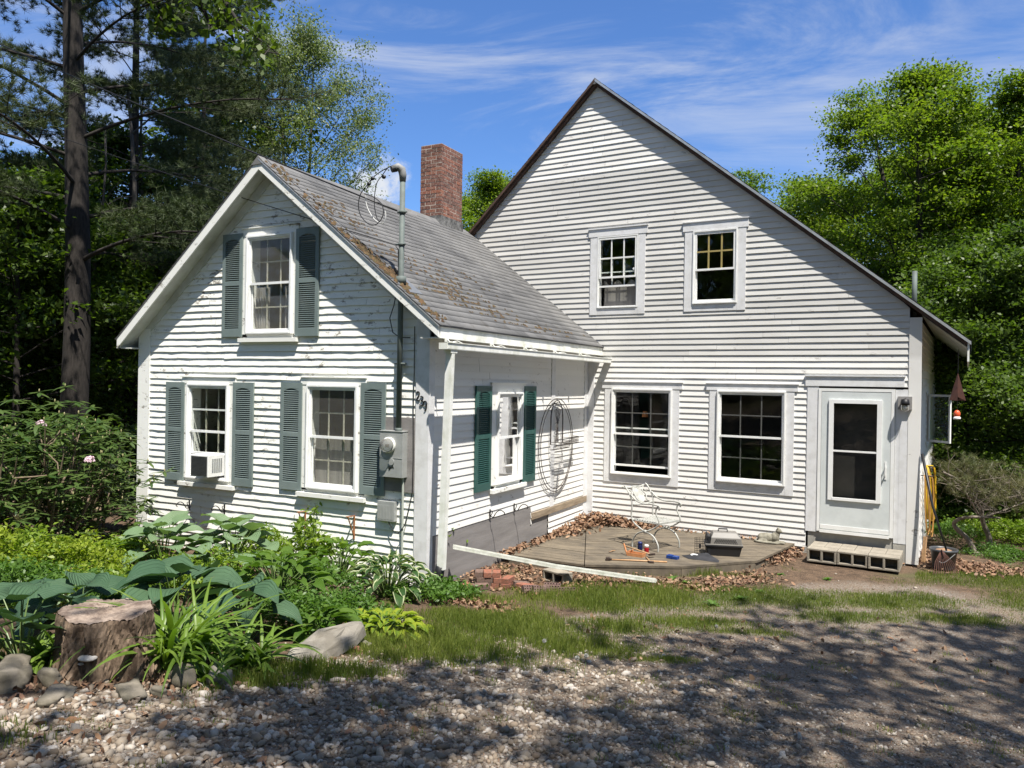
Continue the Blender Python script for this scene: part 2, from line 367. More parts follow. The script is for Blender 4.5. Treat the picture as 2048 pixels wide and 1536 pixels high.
b.build('inner_floor', M_INT, house)
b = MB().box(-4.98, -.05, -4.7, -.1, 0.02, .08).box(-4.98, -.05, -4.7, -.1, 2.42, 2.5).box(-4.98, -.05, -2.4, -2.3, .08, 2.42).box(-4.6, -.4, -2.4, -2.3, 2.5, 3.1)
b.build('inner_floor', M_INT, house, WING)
# corner boards, frieze, foundation pieces
def part(name, mat, fn, M=None, parent=None, **k):
    b = MB(); fn(b); return b.build(name, mat, parent or house, M, **k)
part('corner_board', M_MAIN, lambda b: b.box(1.15, RX+.024, 0, .024, -.37, 3.12), FAC)
part('corner_board', M_MAIN, lambda b: b.box(-.001, .11, 0, .022, -.37, 3.05), RIGHT)
part('corner_board', M_TRIM, lambda b: b.box(-3.895, -3.715, 0, .03, -.36, 2.66), FAC)
part('corner_board', M_OLDTRIM, lambda b: b.box(-5.055, -4.81, 0, .026, -.65, 2.80), GAB)
part('corner_board', M_TRIM, lambda b: b.box(-.16, .024, 0, .026, -.65, 2.84), GAB)
part('corner_board', M_TRIM, lambda b: b.box(-5.0265, -4.93, 0, .024, -.65, 2.62), SIDE)
part('corner_board', M_TRIM, lambda b: b.box(-.17, -.03, 0, .02, -.2, 2.62), SIDE)
part('batten', M_TRIM, lambda b: b.box(-1.555, -1.415, 0, .018, .165, 2.62), SIDE)
part('skirt_board', M_PLY, lambda b: b.box(-4.93, -2.235, -.012, .006, -.75, .272).box(-2.233, -1.62, -.012, .002, -.7, .06), SIDE, )['label'] = 'weathered grey plywood skirt'
part('sill_beam', M_OLDWOOD, lambda b: b.box(-2.215, -.035, -.01, .030, .062, .160), SIDE)['label'] = 'bare old wooden beam'
part('foundation', M_TILEEDGE, lambda b: b.box(-8.58, -.10, -.12, -.005, -.75, -.29).box(-5.0, -.1, .02, .03, -.9, -.7), FAC)
part('sill_panel', plain('grey_sill_panel', (.40, .38, .33), .8, (.30, .285, .25), 4, bmp=.3), lambda b: b.box(-.17, 1.148, -.03, .004, -.62, -.045).box(.985, 1.148, .0045, .016, -.62, -.10), FAC)
# frieze / rake boards on the wing gable
def rakeband(b, u0, u1, zf, wd, o0, o1):
    z0, z1 = zf(u0), zf(u1); P = [(u0, z0-wd), (u1, z1-wd), (u1, z1), (u0, z0)]
    b.prism(P, o0, o1)
part('frieze_board', M_SOFFIT, lambda b: (rakeband(b, -5.0, -2.515, wing_under, .15, 0, .022), rakeband(b, -2.513, -.02, wing_under, .15, 0, .022)), GAB)
# ---- roofs
M_SHING, t, bs_ = new_mat('asphalt_shingle')
r_ = island(t); cc = mixc(t, r_, (.060, .060, .061), (.125, .124, .124)); cc = mixc(t, rmp(t, nz(t, .8, 5, .6), .42, .66), cc, (.155, .152, .148))
cc = mixc(t, rmp(t, nz(t, 160, 2, .5), .45, .75, 0, .45), cc, (.22, .22, .22)); cc = mixc(t, rmp(t, nz(t, 3.1, 6, .7), .60, .70, 0, .75), cc, (.075, .068, .058))
t.links.new(cc, bs_.inputs['Base Color']); bs_.inputs['Roughness'].default_value = .9; bump(t, bs_, nz(t, 220, 3, .7), .5, .003)
def shingle_slope(name, M, p_ridge, p_eave, ya, yb, parent, exp=.128, tab=.30, seed=1, th=.006, mat=None, top_fn=None):
    """courses from eave (x, z) up to ridge (x, z); tabs run along y"""
    r = np.random.default_rng(seed); E = np.array(p_eave, float); R_ = np.array(p_ridge, float); d = R_-E; Ln = np.linalg.norm(d); d /= Ln; n = np.array([-d[1], d[0]]); n = n if n[1] > 0 else -n
    V = []; F = []; k = 0; s = 0.
    while s < Ln:
        s1 = min(Ln, s+exp+.02); off = r.uniform(0, tab); y = ya-off
        while y < yb:
            y0 = max(ya, y+.003); y1 = min(yb, y+tab-.003); y += tab
            if y1-y0 < .01: continue
            lift = th+abs(r.normal(0, .0012)); q = r.normal(0, .0015)
            a = E+d*(s+q)+n*lift; a0 = E+d*(s+q)+n*.0005; c_ = E+d*s1+n*.001
            V += [(a0[0], y0, a0[1]), (a0[0], y1, a0[1]), (a[0], y0, a[1]), (a[0], y1, a[1]), (c_[0], y0, c_[1]), (c_[0], y1, c_[1])]
            F += [(k, k+1, k+3, k+2), (k+2, k+3, k+5, k+4), (k, k+2, k+4, k), (k+1, k+5, k+3, k+1)]; F = F[:-2]; k += 6
        s += exp
    V = (np.c_[np.array(V), np.ones(len(V))] @ M.T)[:, :3]
    return bulk(name, V, F, mat or M_SHING, parent)
def slab(b, A, B_, th, y0, y1):
    """roof deck between (x, z) points, th thick below the line"""
    A = np.array(A, float); B_ = np.array(B_, float); b.prism([tuple(A), tuple(B_), (B_[0], B_[1]-th), (A[0], A[1]-th)], y0, y1)
WAPEX = (-2.515, 4.965); WR = (.285, 4.965-.79*2.80); WLf = (-5.26, 4.965-.84*2.745)
wroof = part('roof', M_SOFFIT, lambda b: (slab(b, (WAPEX[0], WAPEX[1]-.02), (WR[0]-.03, WR[1]-.018), .105, -L-.215, .30), slab(b, (WLf[0]+.03, WLf[1]-.018), (WAPEX[0]-.001, WAPEX[1]-.02), .105, -L-.215, .30)), WING)
wroof['label'] = 'grey shingled wing roof with moss along its edge'
part('shingle_course', M_SHING, lambda b: (slab(b, (WAPEX[0], WAPEX[1]-.001), (WR[0]+.01, WR[1]-.012), .014, -L-.245, .30), slab(b, (WLf[0]-.01, WLf[1]-.012), (WAPEX[0]-.001, WAPEX[1]-.001), .014, -L-.245, .30)), WING, wroof)
shingle_slope('shingles', WING, WAPEX, (WR[0]+.015, WR[1]-.012), -L-.25, .02, wroof, seed=2)
shingle_slope('shingles', WING, WAPEX, (WLf[0]-.015, WLf[1]-.012), -L-.25, .02, wroof, seed=3)
part('ridge_cap', M_SHING, lambda b: [b.prism([(-2.515-.12, 4.965-.095), (-2.515, 4.985+.012*math.sin(i*.1)), (-2.515+.12, 4.965-.09)], -L-.25+i*.145, -L-.25+i*.145+.16) for i in range(36)], WING, wroof)
# rake fascia: flaking white boards on the gable edge
part('rake_board', M_OLDTRIM, lambda b: (rakeband(b, -2.515, .275, lambda x: 4.965-.79*(x+2.515)-.018, .135, -L-.238, -L-.2155), rakeband(b, -5.25, -2.5165, lambda x: 4.965+.84*(x+2.515)-.018, .14, -L-.238, -L-.2155)), WING, wroof)['label'] = 'flaking white rake boards'
part('eave_board', M_ALU, lambda b: b.box(.255, .277, -L-.2, -.02, WR[1]-.155, WR[1]-.022), WING, wroof)
part('eave_board', M_ALU, lambda b: b.box(-5.25, -5.225, -L-.2, .1, WLf[1]-.14, WLf[1]-.03), WING, wroof)
part('soffit', M_SOFFIT, lambda b: b.box(.0, .254, -L-.19, -.02, WR[1]-.155, WR[1]-.140), WING, wroof)
part('soffit', M_SOFFIT, lambda b: b.box(-5.224, -5.03, -L-.19, .1, WLf[1]-.15, WLf[1]-.135), WING, wroof)
# drip edge, dark line along the wing rake
part('drip_edge', M_METALEDGE, lambda b: (rakeband(b, -2.515, .29, lambda x: 4.965-.79*(x+2.515)-.0155, .012, -L-.252, -L-.239), ), WING, wroof)
# moss and needle litter on the wing roof
M_MOSS = plain('roof_moss', (.050, .048, .018), .95, (.095, .052, .026), 30, .35, .6, isl=.4, bmp=.6)
def mossclump(b, r, x, y, size, h, slope=-.79, base=None):
    z = (4.965+slope*(x+2.515)) if base is None else base
    n = 7; v = []
    for ring, (q, hh) in enumerate(((1, -.004), (.7, .6), (.25, 1.))):
        for k in range(n):
            a = 2*math.pi*k/n; rr = size*q*r.uniform(.7, 1.2); dx = math.cos(a)*rr*.7; dy = math.sin(a)*rr*1.2
            v.append((x+dx, y+dy, z+slope*dx+.010+h*hh*r.uniform(.6, 1.2)))
    f = []
    for ring in range(2):
        for k in range(n): l = (k+1) % n; f.append((ring*n+k, ring*n+l, (ring+1)*n+l, (ring+1)*n+k))
    f.append(tuple(2*n+k for k in range(n))); b.add(v, f)
def moss(b):
    r = np.random.default_rng(4)
    for i in range(170):     # along the rake edge, thickest near the top and above the mast
        s = r.random(); x = -2.45+2.7*s; d = abs(r.normal(0, .06+.16*(s < .35)+.03*s)); mossclump(b, r, x, -L-.21+d, r.uniform(.010, .036), r.uniform(.006, .024))
    for i in range(110):
        x = -.62+r.normal(0, .22); mossclump(b, r, x, -L-.16+abs(r.normal(0, .07)), r.uniform(.02, .05), r.uniform(.015, .04))
    for cx, cy, sx, sy, n in ((-.35, -3.9, .28, .7, 120), (-.1, -3.2, .2, .8, 70), (-.9, -4.4, .3, .5, 60), (-1.6, -4.6, .4, .4, 50), (.1, -2.0, .15, 1.2, 40), (-.7, -3.0, .5, 1.0, 50)):
        for i in range(n):
            x = min(.25, cx+r.normal(0, sx*.5)); y = min(-.4, max(-L-.2, cy+r.normal(0, sy*.5))); x = .285-round((.285-x)/.1005)*.1005-.008 if r.random() < .7 else x
            mossclump(b, r, x, y, r.uniform(.008, .035), r.uniform(.004, .016))
tag(part('moss', M_MOSS, moss, WING, wroof), kind='stuff')
# big roof
MAP = (-3.76, 7.385); MRt = (1.90, 7.385-.8145*5.66); MLt = (-9.0, 7.385-.95*5.24)
mroof = part('roof', M_BROWNEDGE, lambda b: (slab(b, (MAP[0], MAP[1]-.02), (MRt[0]-.03, MRt[1]+.01), .085, -.085, 6.6), slab(b, (MLt[0]+.03, MLt[1]+.01), (MAP[0]-.001, MAP[1]-.02), .085, -.085, 6.6)))
mroof['label'] = 'dark shingled roof of the tall gable'
shingle_slope('shingles', I4, MAP, (MRt[0]+.01, MRt[1]-.002), -.12, 6.6, mroof, seed=5, tab=.5, exp=.16)
shingle_slope('shingles', I4, MAP, (MLt[0]-.01, MLt[1]-.002), -.12, 6.6, mroof, seed=6, tab=.5, exp=.16)
part('ridge_cap', M_SHING, lambda b: [b.prism([(-3.76-.11, 7.385-.098), (-3.76, 7.398+.004*(i % 2)), (-3.76+.11, 7.385-.084)], -.122+i*.2, -.122+i*.2+.204) for i in range(33)], None, mroof)
part('drip_edge', M_METALEDGE, lambda b: (rakeband(b, -3.76, 1.905, lambda x: 7.385-.8145*(x+3.76)-.004, .045, -.125, -.0855), ), None, mroof)
part('drip_edge', M_BROWNEDGE, lambda b: (rakeband(b, -9, -3.762, lambda x: 7.385+.95*(x+3.76)-.004, .05, -.125, -.0855), ), None, mroof)
# eave box at the right end
def eavebox(b):
    zb = lambda x: 7.385-.8145*(x+3.76)-.11
    b.add([(RX+.026, -.083, zb(RX+.026)), (1.875, -.083, zb(1.875)), (1.875, 6.4, zb(1.875)), (RX+.026, 6.4, zb(RX+.026))], [(0, 1, 2, 3)])
    b.add([(RX+.026, -.06, zb(RX+.026)-.012), (1.855, -.06, zb(1.855)-.012), (1.855, 6.4, zb(1.855)-.012), (RX+.026, 6.4, zb(RX+.026)-.012)], [(0, 1, 2, 3)])
part('soffit', M_SOFFIT, eavebox, None, mroof)
part('eave_board', M_ALU, lambda b: b.box(1.862, 1.886, -.10, 6.5, MRt[1]-.28, MRt[1]-.03), None, mroof)
# low shed dormer behind the chimney
part('dormer', M_SHING, lambda b: b.add([(-8.6, .9, 4.0), (-5.2, .9, 6.12), (-5.2, 4.0, 6.12), (-8.6, 4.0, 4.0), (-8.6, .9, 3.9), (-5.2, .9, 6.0), (-5.2, 4, 6.0), (-8.6, 4, 3.9)], [(0, 1, 2, 3), (7, 6, 5, 4), (0, 4, 5, 1), (3, 2, 6, 7), (0, 3, 7, 4)]), None, mroof)
# chimney: real bricks round a mortar core
M_BRICK, t, bb = new_mat('chimney_brick'); r_ = island(t)
cr = t.nodes.new('ShaderNodeValToRGB'); t.links.new(r_, cr.inputs[0]); e = cr.color_ramp; e.elements[0].color = (.115, .040, .026, 1); e.elements[1].color = (.26, .085, .045, 1)
for p_, c_ in ((.25, (.17, .055, .034)), (.5, (.10, .045, .035)), (.62, (.235, .08, .048)), (.8, (.15, .06, .045))): q = e.elements.new(p_); q.color = col(c_)
bc = mixc(t, rmp(t, nz(t, 30, 6, .75), .47, .66, 0, .7), cr.outputs[0], (.34, .28, .23)); bc = mixc(t, rmp(t, nz(t, 6, 4, .6), .55, .75, 0, .5), bc, (.05, .035, .03)); t.links.new(bc, bb.inputs['Base Color']); bb.inputs['Roughness'].default_value = .9; bump(t, bb, nz(t, 90, 4, .7), .5, .004)
M_MORTAR = plain('mortar', (.50, .44, .38), .95, (.30, .26, .22), 12, .4, .65, bmp=.5)
cx0, cx1, cy0, cy1, cz0, cz1 = -2.86, -2.42, -1.05, -.33, 4.98, 6.33
chim = part('chimney', M_MORTAR, lambda b: b.box(cx0+.0035, cx1-.0035, cy0+.0035, cy1-.0035, 4.5, cz1-.006), WING, wroof)
def bricks(b):
    r = np.random.default_rng(3); h = .055; z = cz0; k = 0
    while z+h < cz1+.02:
        g = .0125
        # front and back faces
        for (y0, y1) in ((cy0, cy0+.09), (cy1-.09, cy1)):
            x = cx0+(0 if k % 2 else .0); ws = [.205, .205] if k % 2 else [.10, .205, .105]
            xx = cx0
            for w_ in ws:
                j = r.normal(0, .0014, 3); sw = (cx1-cx0+g)/sum(q+g for q in ws); e_ = min(cx1, xx+(w_+g)*sw-g)
                b.box(xx+j[0]*.5, e_+j[1]*.5, y0+(j[2] if y0 == cy0 else 0), y1, z+r.normal(0, .001), z+h+r.normal(0, .001)); xx = e_+g
        for (x0, x1) in ((cx0, cx0+.09), (cx1-.09, cx1)):
            ws = [.205, .205, .10] if k % 2 else [.10, .205, .205]
            yy = cy0+.095; tot = cy1-.095-yy
            sw = (tot+g)/sum(q+g for q in ws)
            for w_ in ws:
                e_ = yy+(w_+g)*sw-g; j = r.normal(0, .0014)
                b.box(x0, x1+(j if x1 == cx1 else 0), yy, e_, z+r.normal(0, .001), z+h+r.normal(0, .001)); yy = e_+g
        z += h+g; k += 1
br = part('brickwork', M_BRICK, bricks, WING, wroof)
br.parent = wroof; br.name = 'chimney_bricks'
part('flashing', plain('flashing_cement', (.20, .20, .195), .8, (.06, .06, .06), 9, .4, .6, bmp=.6, bs=25), lambda b: b.box(cx0-.02, cx1+.018, cy0-.02, cy1+.02, 4.6, 5.05), WING, wroof)
# ---- windows
def win(M, W_, name='window', label=None, cas=(.13, .12, .105, .14), headx=.05, casing=M_TRIM, fmat=M_VINYL, frame_w=.045, out=.045, split=.5, munt=M_MUNT, rows=2, cols=3, lower_grid=True, raise_=0., sill=None, glass=M_GLASS, upper_grid=True, depth=.07, mw=.018, cout=.026, storm=False):
    u0, u1, z0, z1 = W_; l, r, h, bt = cas
    def casef(b):
        b.box(u0-l, u0-.001, 0, cout, z0-(bt if sill is None else 0), z1)
        b.box(u1+.001, u1+r, 0, cout, z0-(bt if sill is None else 0), z1)
        b.box(u0-l-headx, u1+r+headx, 0, cout+.006, z1+.0005, z1+h)
        b.box(u0-l-headx-.01, u1+r+headx+.01, 0, cout+.022, z1+h, z1+h+.012)
        if sill is None: b.box(u0-.0005, u1+.0005, 0, cout-.002, z0-bt, z0-.001)
        else: b.box(u0-l-sill, u1+r+sill, 0, .075, z0-.105, z0-.052); b.box(u0-.0005, u1+.0005, 0, .012, z0-.052, z0-.001)
        # reveal through the wall
        b.box(u0-.03, u0-.001, -.20, -.001, z0-.02, z1+.02); b.box(u1+.001, u1+.03, -.20, -.001, z0-.02, z1+.02); b.box(u0, u1, -.20, -.001, z1+.001, z1+.03); b.box(u0, u1, -.20, -.001, z0-.03, z0-.001)
    wo = part(name, casing, casef, M)
    if label: wo['label'] = label
    fw = frame_w
    def fr(b, a0=u0, a1=u1, c0=z0, c1=z1, w_=fw, o0=0, o1=out):
        b.box(a0, a0+w_, o0, o1, c0, c1); b.box(a1-w_, a1, o0, o1, c0, c1); b.box(a0+w_, a1-w_, o0, o1, c1-w_, c1); b.box(a0+w_, a1-w_, o0, o1+.008, c0, c0+w_*.9)
    part('frame', fmat, lambda b: (fr(b), fr(b, u0+.004, u1-.004, z0+.004, z1-.004, .02, out, out+.012)), M, wo)
    iu0, iu1, iz0, iz1 = u0+fw, u1-fw, z0+fw*.9, z1-fw; zm = iz0+(iz1-iz0)*split
    # upper sash sits outside, lower sash behind it
    def sash(b, c0, c1, o, rw=.032): b.box(iu0, iu0+rw*.6, o, o+.026, c0, c1); b.box(iu1-rw*.6, iu1, o, o+.026, c0, c1); b.box(iu0+rw*.6, iu1-rw*.6, o, o+.026, c1-rw*.7, c1); b.box(iu0+rw*.6, iu1-rw*.6, o, o+.026, c0, c0+rw)
    part('sash', fmat, lambda b: sash(b, zm-.012, iz1, .004), M, wo)
    part('sash', fmat, lambda b: sash(b, iz0+raise_, zm+.014+raise_, -.032), M, wo)
    def grid(b, c0, c1, o, rr=rows):
        for i in range(1, cols): x = iu0+(iu1-iu0)*i/cols; b.box(x-mw/2, x+mw/2, o, o+.010, c0, c1)
        for j in range(1, rr): z = c0+(c1-c0)*j/rr; b.box(iu0+.015, iu1-.015, o+.0012, o+.0088, z-mw/2, z+mw/2)
    gd = -.055 if storm else .008
    if upper_grid: part('muntin', munt, lambda b: grid(b, zm+.015, iz1-.02, gd), M, wo)
    if lower_grid: part('muntin', munt, lambda b: grid(b, iz0+raise_+.025, zm+raise_-.005, -.060 if storm else -.028), M, wo)
    g = .012 if not storm else .016
    part('pane', glass, lambda b: b.add([(iu0+.012, g, zm+.01), (iu1-.012, g, zm+.01), (iu1-.012, g, iz1-.012), (iu0+.012, g, iz1-.012)], [(0, 1, 2, 3)]), M, wo)
    g2 = -.018
    part('pane', glass, lambda b: b.add([(iu0+.012, g2, iz0+raise_+.02), (iu1-.012, g2, iz0+raise_+.02), (iu1-.012, g2, zm+raise_-.006), (iu0+.012, g2, zm+raise_-.006)], [(0, 1, 2, 3)]), M, wo)
    return wo
wA = win(FAC, WA, label='window on the ground floor beside the wing, sash slightly raised', raise_=.10, split=.47)
wB = win(FAC, WB, label='closed window between the door and the other ground floor window', cas=(.125, .12, .105, .14), split=.5)
wC = win(FAC, WC, label='small upper window with white muntins and a lifted sash', cas=(.13, .125, .13, .11), headx=.035, frame_w=.038, split=.42, munt=M_VINYL, raise_=.33, mw=.02, out=.02)
wE = win(FAC, WE, label='small upper window with clear lower pane', cas=(.137, .13, .14, .115), headx=.033, frame_w=.045, split=.46, munt=M_YELM, lower_grid=False, mw=.026, out=.03)
w5 = win(GAB, W5, label='lower window holding the air conditioner', cas=(.10, .10, .09, 0), headx=.012, casing=M_OLDTRIM, fmat=M_STORM, munt=M_OLDM, sill=.035, split=.5, storm=True, glass=M_GLASS, raise_=.30, out=.05)
w6 = win(GAB, W6, label='lower wing window between two green shutters near the meter', cas=(.10, .10, .09, 0), headx=.012, casing=M_OLDTRIM, fmat=M_STORM, munt=M_OLDM, sill=.035, split=.5, storm=True, glass=M_DUSTY, out=.05)
w7 = win(GAB, W7, label='upper window under the wing gable peak', cas=(.085, .075, .10, 0), headx=.012, casing=M_OLDTRIM, fmat=M_STORM, munt=M_OLDM, sill=.03, split=.51, storm=True, glass=M_DUSTY, out=.05)
w8 = win(SIDE, W8, label='narrow looking window on the wing side wall', cas=(.13, .095, .12, 0), headx=.03, casing=M_OLDTRIM, fmat=M_STORM, munt=M_OLDM, sill=.02, split=.5, storm=True, glass=M_DUSTY, out=.05)
# cloth and odd things just behind the glass
part('curtain', M_CURT, lambda b: b.add([(-1.77, -.09, .75), (-1.05, -.09, .75), (-1.05, -.09, 1.38), (-1.77, -.09, 1.38)], [(0, 1, 2, 3)]), GAB, w6)
def drape(b, ua, ub, z0_, z1_, o=-.10, n=14, amp=.02):
    v = []; f = []
    for i in range(n+1):
        u_ = ua+(ub-ua)*i/n; q = o+amp*math.sin(i*2.2); v += [(u_, q, z0_), (u_, q, z1_)]
    for i in range(n): f.append((2*i, 2*i+2, 2*i+3, 2*i+1))
    b.add(v, f)
part('curtain', M_CURT, lambda b: (drape(b, -2.86, -2.62, 2.73, 3.33), drape(b, -2.34, -2.12, 2.73, 3.33)), GAB, w7)
part('curtain', M_CURT, lambda b: (drape(b, -3.34, -2.66, .75, 1.93),), SIDE, w8)
def scallop(b):
    n = 20; v = []; f = []
    for i in range(n+1):
        u_ = -3.62+.60*i/n; z_ = 3.86+.05*math.cos(i*.75); v += [(u_, -.12, 3.44), (u_, -.12, z_)]
    for i in range(n): f.append((2*i, 2*i+2, 2*i+3, 2*i+1))
    b.add(v, f)
part('curtain', M_CURT, scallop, FAC, wC)
part('sticker', M_VINYL, lambda b: b.add([(-3.02+.03*math.cos(a)*.9, .014, 4.07+.022*math.sin(a)) for a in np.linspace(0, 2*math.pi, 16, endpoint=False)], [tuple(range(16))]), FAC, wC)
# lamp with an orange shade standing inside the ground floor window
part('inner_lamp', plain('lamp_shade_orange', (.55, .20, .07), .8), lambda b: b.lathe([(.055, 0), (.035, .10)], 14, (-2.92, -.35, 1.55), caps=False), FAC, wA)
# ---- shutters
def shutter(M, u0, u1, z0, z1, mat, arch=True, tilt=0.):
    def fn(b):
        s = .045*(u1-u0)/.36+.006; o0, o1 = .018, .045; zm = z0+(z1-z0)*.53; rail = .055
        b.box(u0, u0+s, o0, o1, z0, z1); b.box(u1-s, u1, o0, o1, z0, z1)
        b.box(u0+s, u1-s, o0, o1-.001, z0, z0+.10); b.box(u0+s, u1-s, o0, o1-.001, z1-.075, z1); b.box(u0+s, u1-s, o0, o1-.001, zm-rail/2-.02, zm+rail/2-.02)
        # shallow arch at the top
        n = 10; ua, ub = u0+s, u1-s; zt = z1-.0755
        v = []
        for i in range(n+1):
            a = i/n; u_ = ua+(ub-ua)*a; dip = .035*(1-math.sin(math.pi*a)**.8)
            v += [(u_, o1-.002, zt), (u_, o1-.002, zt-dip-.001)]
        b.add(v, [(2*i, 2*i+1, 2*i+3, 2*i+2) for i in range(n)])
        b.box(ua, ub, .0165, .0185, z0+.05, z1-.05)
        for a0, a1 in ((z0+.10, zm-rail/2-.02), (zm+rail/2-.02, z1-.085)):
            k = int(round((a1-a0)/.0262)); p = (a1-a0)/k
            for i in range(k):
                z = a0+p*i
                b.add([(ua, .0425, z+.004), (ub, .0425, z+.004), (ub, .021, z+.017), (ua, .021, z+.017), (ua, .0425, z-.001), (ub, .0425, z-.001), (ub, .019, z+.012), (ua, .019, z+.012)], [(0, 1, 2, 3), (7, 6, 5, 4), (0, 4, 5, 1)])
    return part('shutter', mat, fn, M)
for (a, b_, c, d) in ((-4.435, -4.065, .652, 2.038), (-3.115, -2.745, .660, 2.05), (-2.255, -1.90, .68, 2.062), (-.955, -.59, .715, 2.075), (-3.345, -2.978, 2.665, 4.052), (-2.035, -1.655, 2.657, 4.038)):
    shutter(GAB, a, b_, c, d, M_GREEN)
for (a, b_, c, d) in ((-3.96, -3.55, .672, 2.058), (-2.56, -2.17, .652, 2.058)):
    shutter(SIDE, a, b_, c, d, M_DGREEN)['label'] = 'dark green louvred shutter'
# ---- storm door and its surround
part('door_surround', M_TRIM, lambda b: (b.box(-.205, -.047, 0, .024, -.05, 2.13), b.box(.987, 1.148, 0, .020, -.10, 2.10), b.box(-.235, 1.10, 0, .032, 2.131, 2.275), b.box(-.245, 1.11, 0, .05, 2.276, 2.288), b.box(1.045, 1.05, .0205, .022, -.1, 2.1)), FAC)
part('door_surround', M_VINYL, lambda b: (b.box(-.046, -.004, -.02, .035, -.03, 2.10), b.box(.936, .984, -.02, .035, -.03, 2.10), b.box(-.003, .935, -.02, .035, 2.056, 2.10), b.box(-.003, .935, -.02, .05, -.045, -.004)), FAC)
M_DOOR = plain('storm_door_paint', (.58, .61, .60), .4, (.48, .51, .50), 2.5, .45, .75)
dw = (.125, .80, .45, 1.935)
door = part('door', M_DOOR, lambda b: (b.box(0, dw[0], .0, .032, 0, 2.05), b.box(dw[1], .932, .0, .032, 0, 2.05), b.box(dw[0], dw[1], .0, .032, 0, dw[2]), b.box(dw[0], dw[1], .0, .032, dw[3], 2.05)), FAC)
door['label'] = 'white storm door with a tall two-pane glass'
part('door_frame', M_VINYL, lambda b: (b.box(dw[0]-.02, dw[0]+.045, .032, .055, dw[2], dw[3]), b.box(dw[1]-.045, dw[1]+.02, .032, .055, dw[2], dw[3]), b.box(dw[0]+.045, dw[1]-.045, .032, .055, dw[3]-.055, dw[3]), b.box(dw[0]+.045, dw[1]-.045, .032, .062, dw[2], dw[2]+.04), b.box(dw[0]+.045, dw[1]-.045, .03, .05, 1.165, 1.19)), FAC, door)
part('pane', M_GLASS, lambda b: b.add([(dw[0], .03, dw[2]), (dw[1], .03, dw[2]), (dw[1], .03, dw[3]), (dw[0], .03, dw[3])], [(0, 1, 2, 3)]), FAC, door)
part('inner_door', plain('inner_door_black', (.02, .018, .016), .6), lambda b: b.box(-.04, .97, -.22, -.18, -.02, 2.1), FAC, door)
part('handle', M_VINYL, lambda b: (b.box(.862, .888, .033, .040, .80, 1.06), b.box(.868, .882, .040, .085, .86, .875), b.box(.868, .882, .040, .085, .97, .985), b.box(.868, .882, .075, .088, .85, 1.0)), FAC, door)
part('door_bottom', M_VINYL, lambda b: b.box(.004, .928, .0325, .040, .012, .07), FAC, door)
# ---- wall lamp
M_LAMPG = plain('lamp_block_grey', (.27, .26, .25), .6)
lamp = part('wall_lamp', M_LAMPG, lambda b: b.box(1.02, 1.20, .024, .07, 1.815, 2.0), FAC)
lamp['label'] = 'jar-shaped porch lamp on a grey block'
part('lamp_hood', M_BLACKIRON, lambda b: b.lathe([(.0, .09), (.05, .08), (.06, .03), (.062, 0), (.055, 0)], 18, (1.115, .125, 1.88), caps=False).tube([(1.115, .06, 1.95), (1.115, .10, 1.965), (1.115, .125, 1.955)], .012), FAC, lamp, smooth=True)
M_JAR = glass_mat('jar_glass', (.9, .93, .93), 1.0, film=.25)
part('lamp_jar', M_JAR, lambda b: b.lathe([(.045, .10), (.052, .06), (.05, .01), (.03, -.005), (.0, -.008)], 18, (1.115, .125, 1.80), caps=False), FAC, lamp, smooth=True)
part('bulb', M_VINYL, lambda b: b.lathe([(.0, 0), (.02, .012), (.024, .03), (.012, .06), (.01, .08)], 12, (1.115, .125, 1.81), caps=False), FAC, lamp, smooth=True)
# ---- open casement on the far wall
cas = part('casement_window', M_VINYL, lambda b: b.box(0, .42, -.015, .015, 0, .035).box(0, .42, -.015, .015, .745, .78).box(0, .03, -.015, .015, .035, .745).box(.39, .42, -.015, .015, .035, .745), tr(RX+.03, 2.15, 1.245, math.radians(-38)))
part('pane', M_GLASS, lambda b: b.box(.03, .39, -.003, .003, .035, .745), tr(RX+.03, 2.15, 1.245, math.radians(-38)), cas)
part('window', M_TRIM, lambda b: (b.box(2.02, 2.1, 0, .02, 1.15, 2.08), b.box(2.9, 2.98, 0, .02, 1.15, 2.08), b.box(2.1, 2.9, 0, .02, 2.0, 2.08), b.box(2.1, 2.9, 0, .03, 1.15, 1.2)), RIGHT)
# ---- house number, curled black iron figures stepping down the corner board
def digit(b, ch, u_, z_, s=.055):
    P = {'2': [(-.45, .6), (-.3, .95), (.1, 1.05), (.4, .8), (.3, .35), (-.1, -.2), (-.5, -.8), (-.2, -.7), (.2, -.85), (.55, -.65)],
         '3': [(-.4, .85), (0, 1.05), (.4, .8), (.3, .4), (-.1, .15), (.35, 0), (.5, -.45), (.2, -.85), (-.2, -.95), (-.5, -.7)],
         '9': [(.42, .55), (.2, .95), (-.25, .95), (-.5, .5), (-.3, .05), (.1, .0), (.4, .45), (.42, .6), (.4, 0), (.3, -.5), (0, -.95), (-.25, -1.0)]}[ch]
    # smooth
    Q = []
    for i in range(len(P)-1):
        p0, p1, p2, p3 = P[max(i-1, 0)], P[i], P[i+1], P[min(i+2, len(P)-1)]
        for tt in np.linspace(0, 1, 6, endpoint=False):
            Q.append(tuple(.5*((2*p1[k])+(-p0[k]+p2[k])*tt+(2*p0[k]-5*p1[k]+4*p2[k]-p3[k])*tt**2+(-p0[k]+3*p1[k]-3*p2[k]+p3[k])*tt**3) for k in (0, 1)))
    Q.append(P[-1]); rr = [.0035+.0035*abs(math.sin(3.0*i/len(Q)*math.pi)) for i in range(len(Q))]
    b.tube([(u_+q[0]*s, .034, z_+q[1]*s) for q in Q], rr, 6)
for ch, u_, z_ in (('2', -.125, 1.925), ('3', -.075, 1.872), ('9', -.022, 1.818)):
    part('house_number', M_BLACKIRON, lambda b: digit(b, ch, u_, z_), GAB)['label'] = 'black figure '+ch
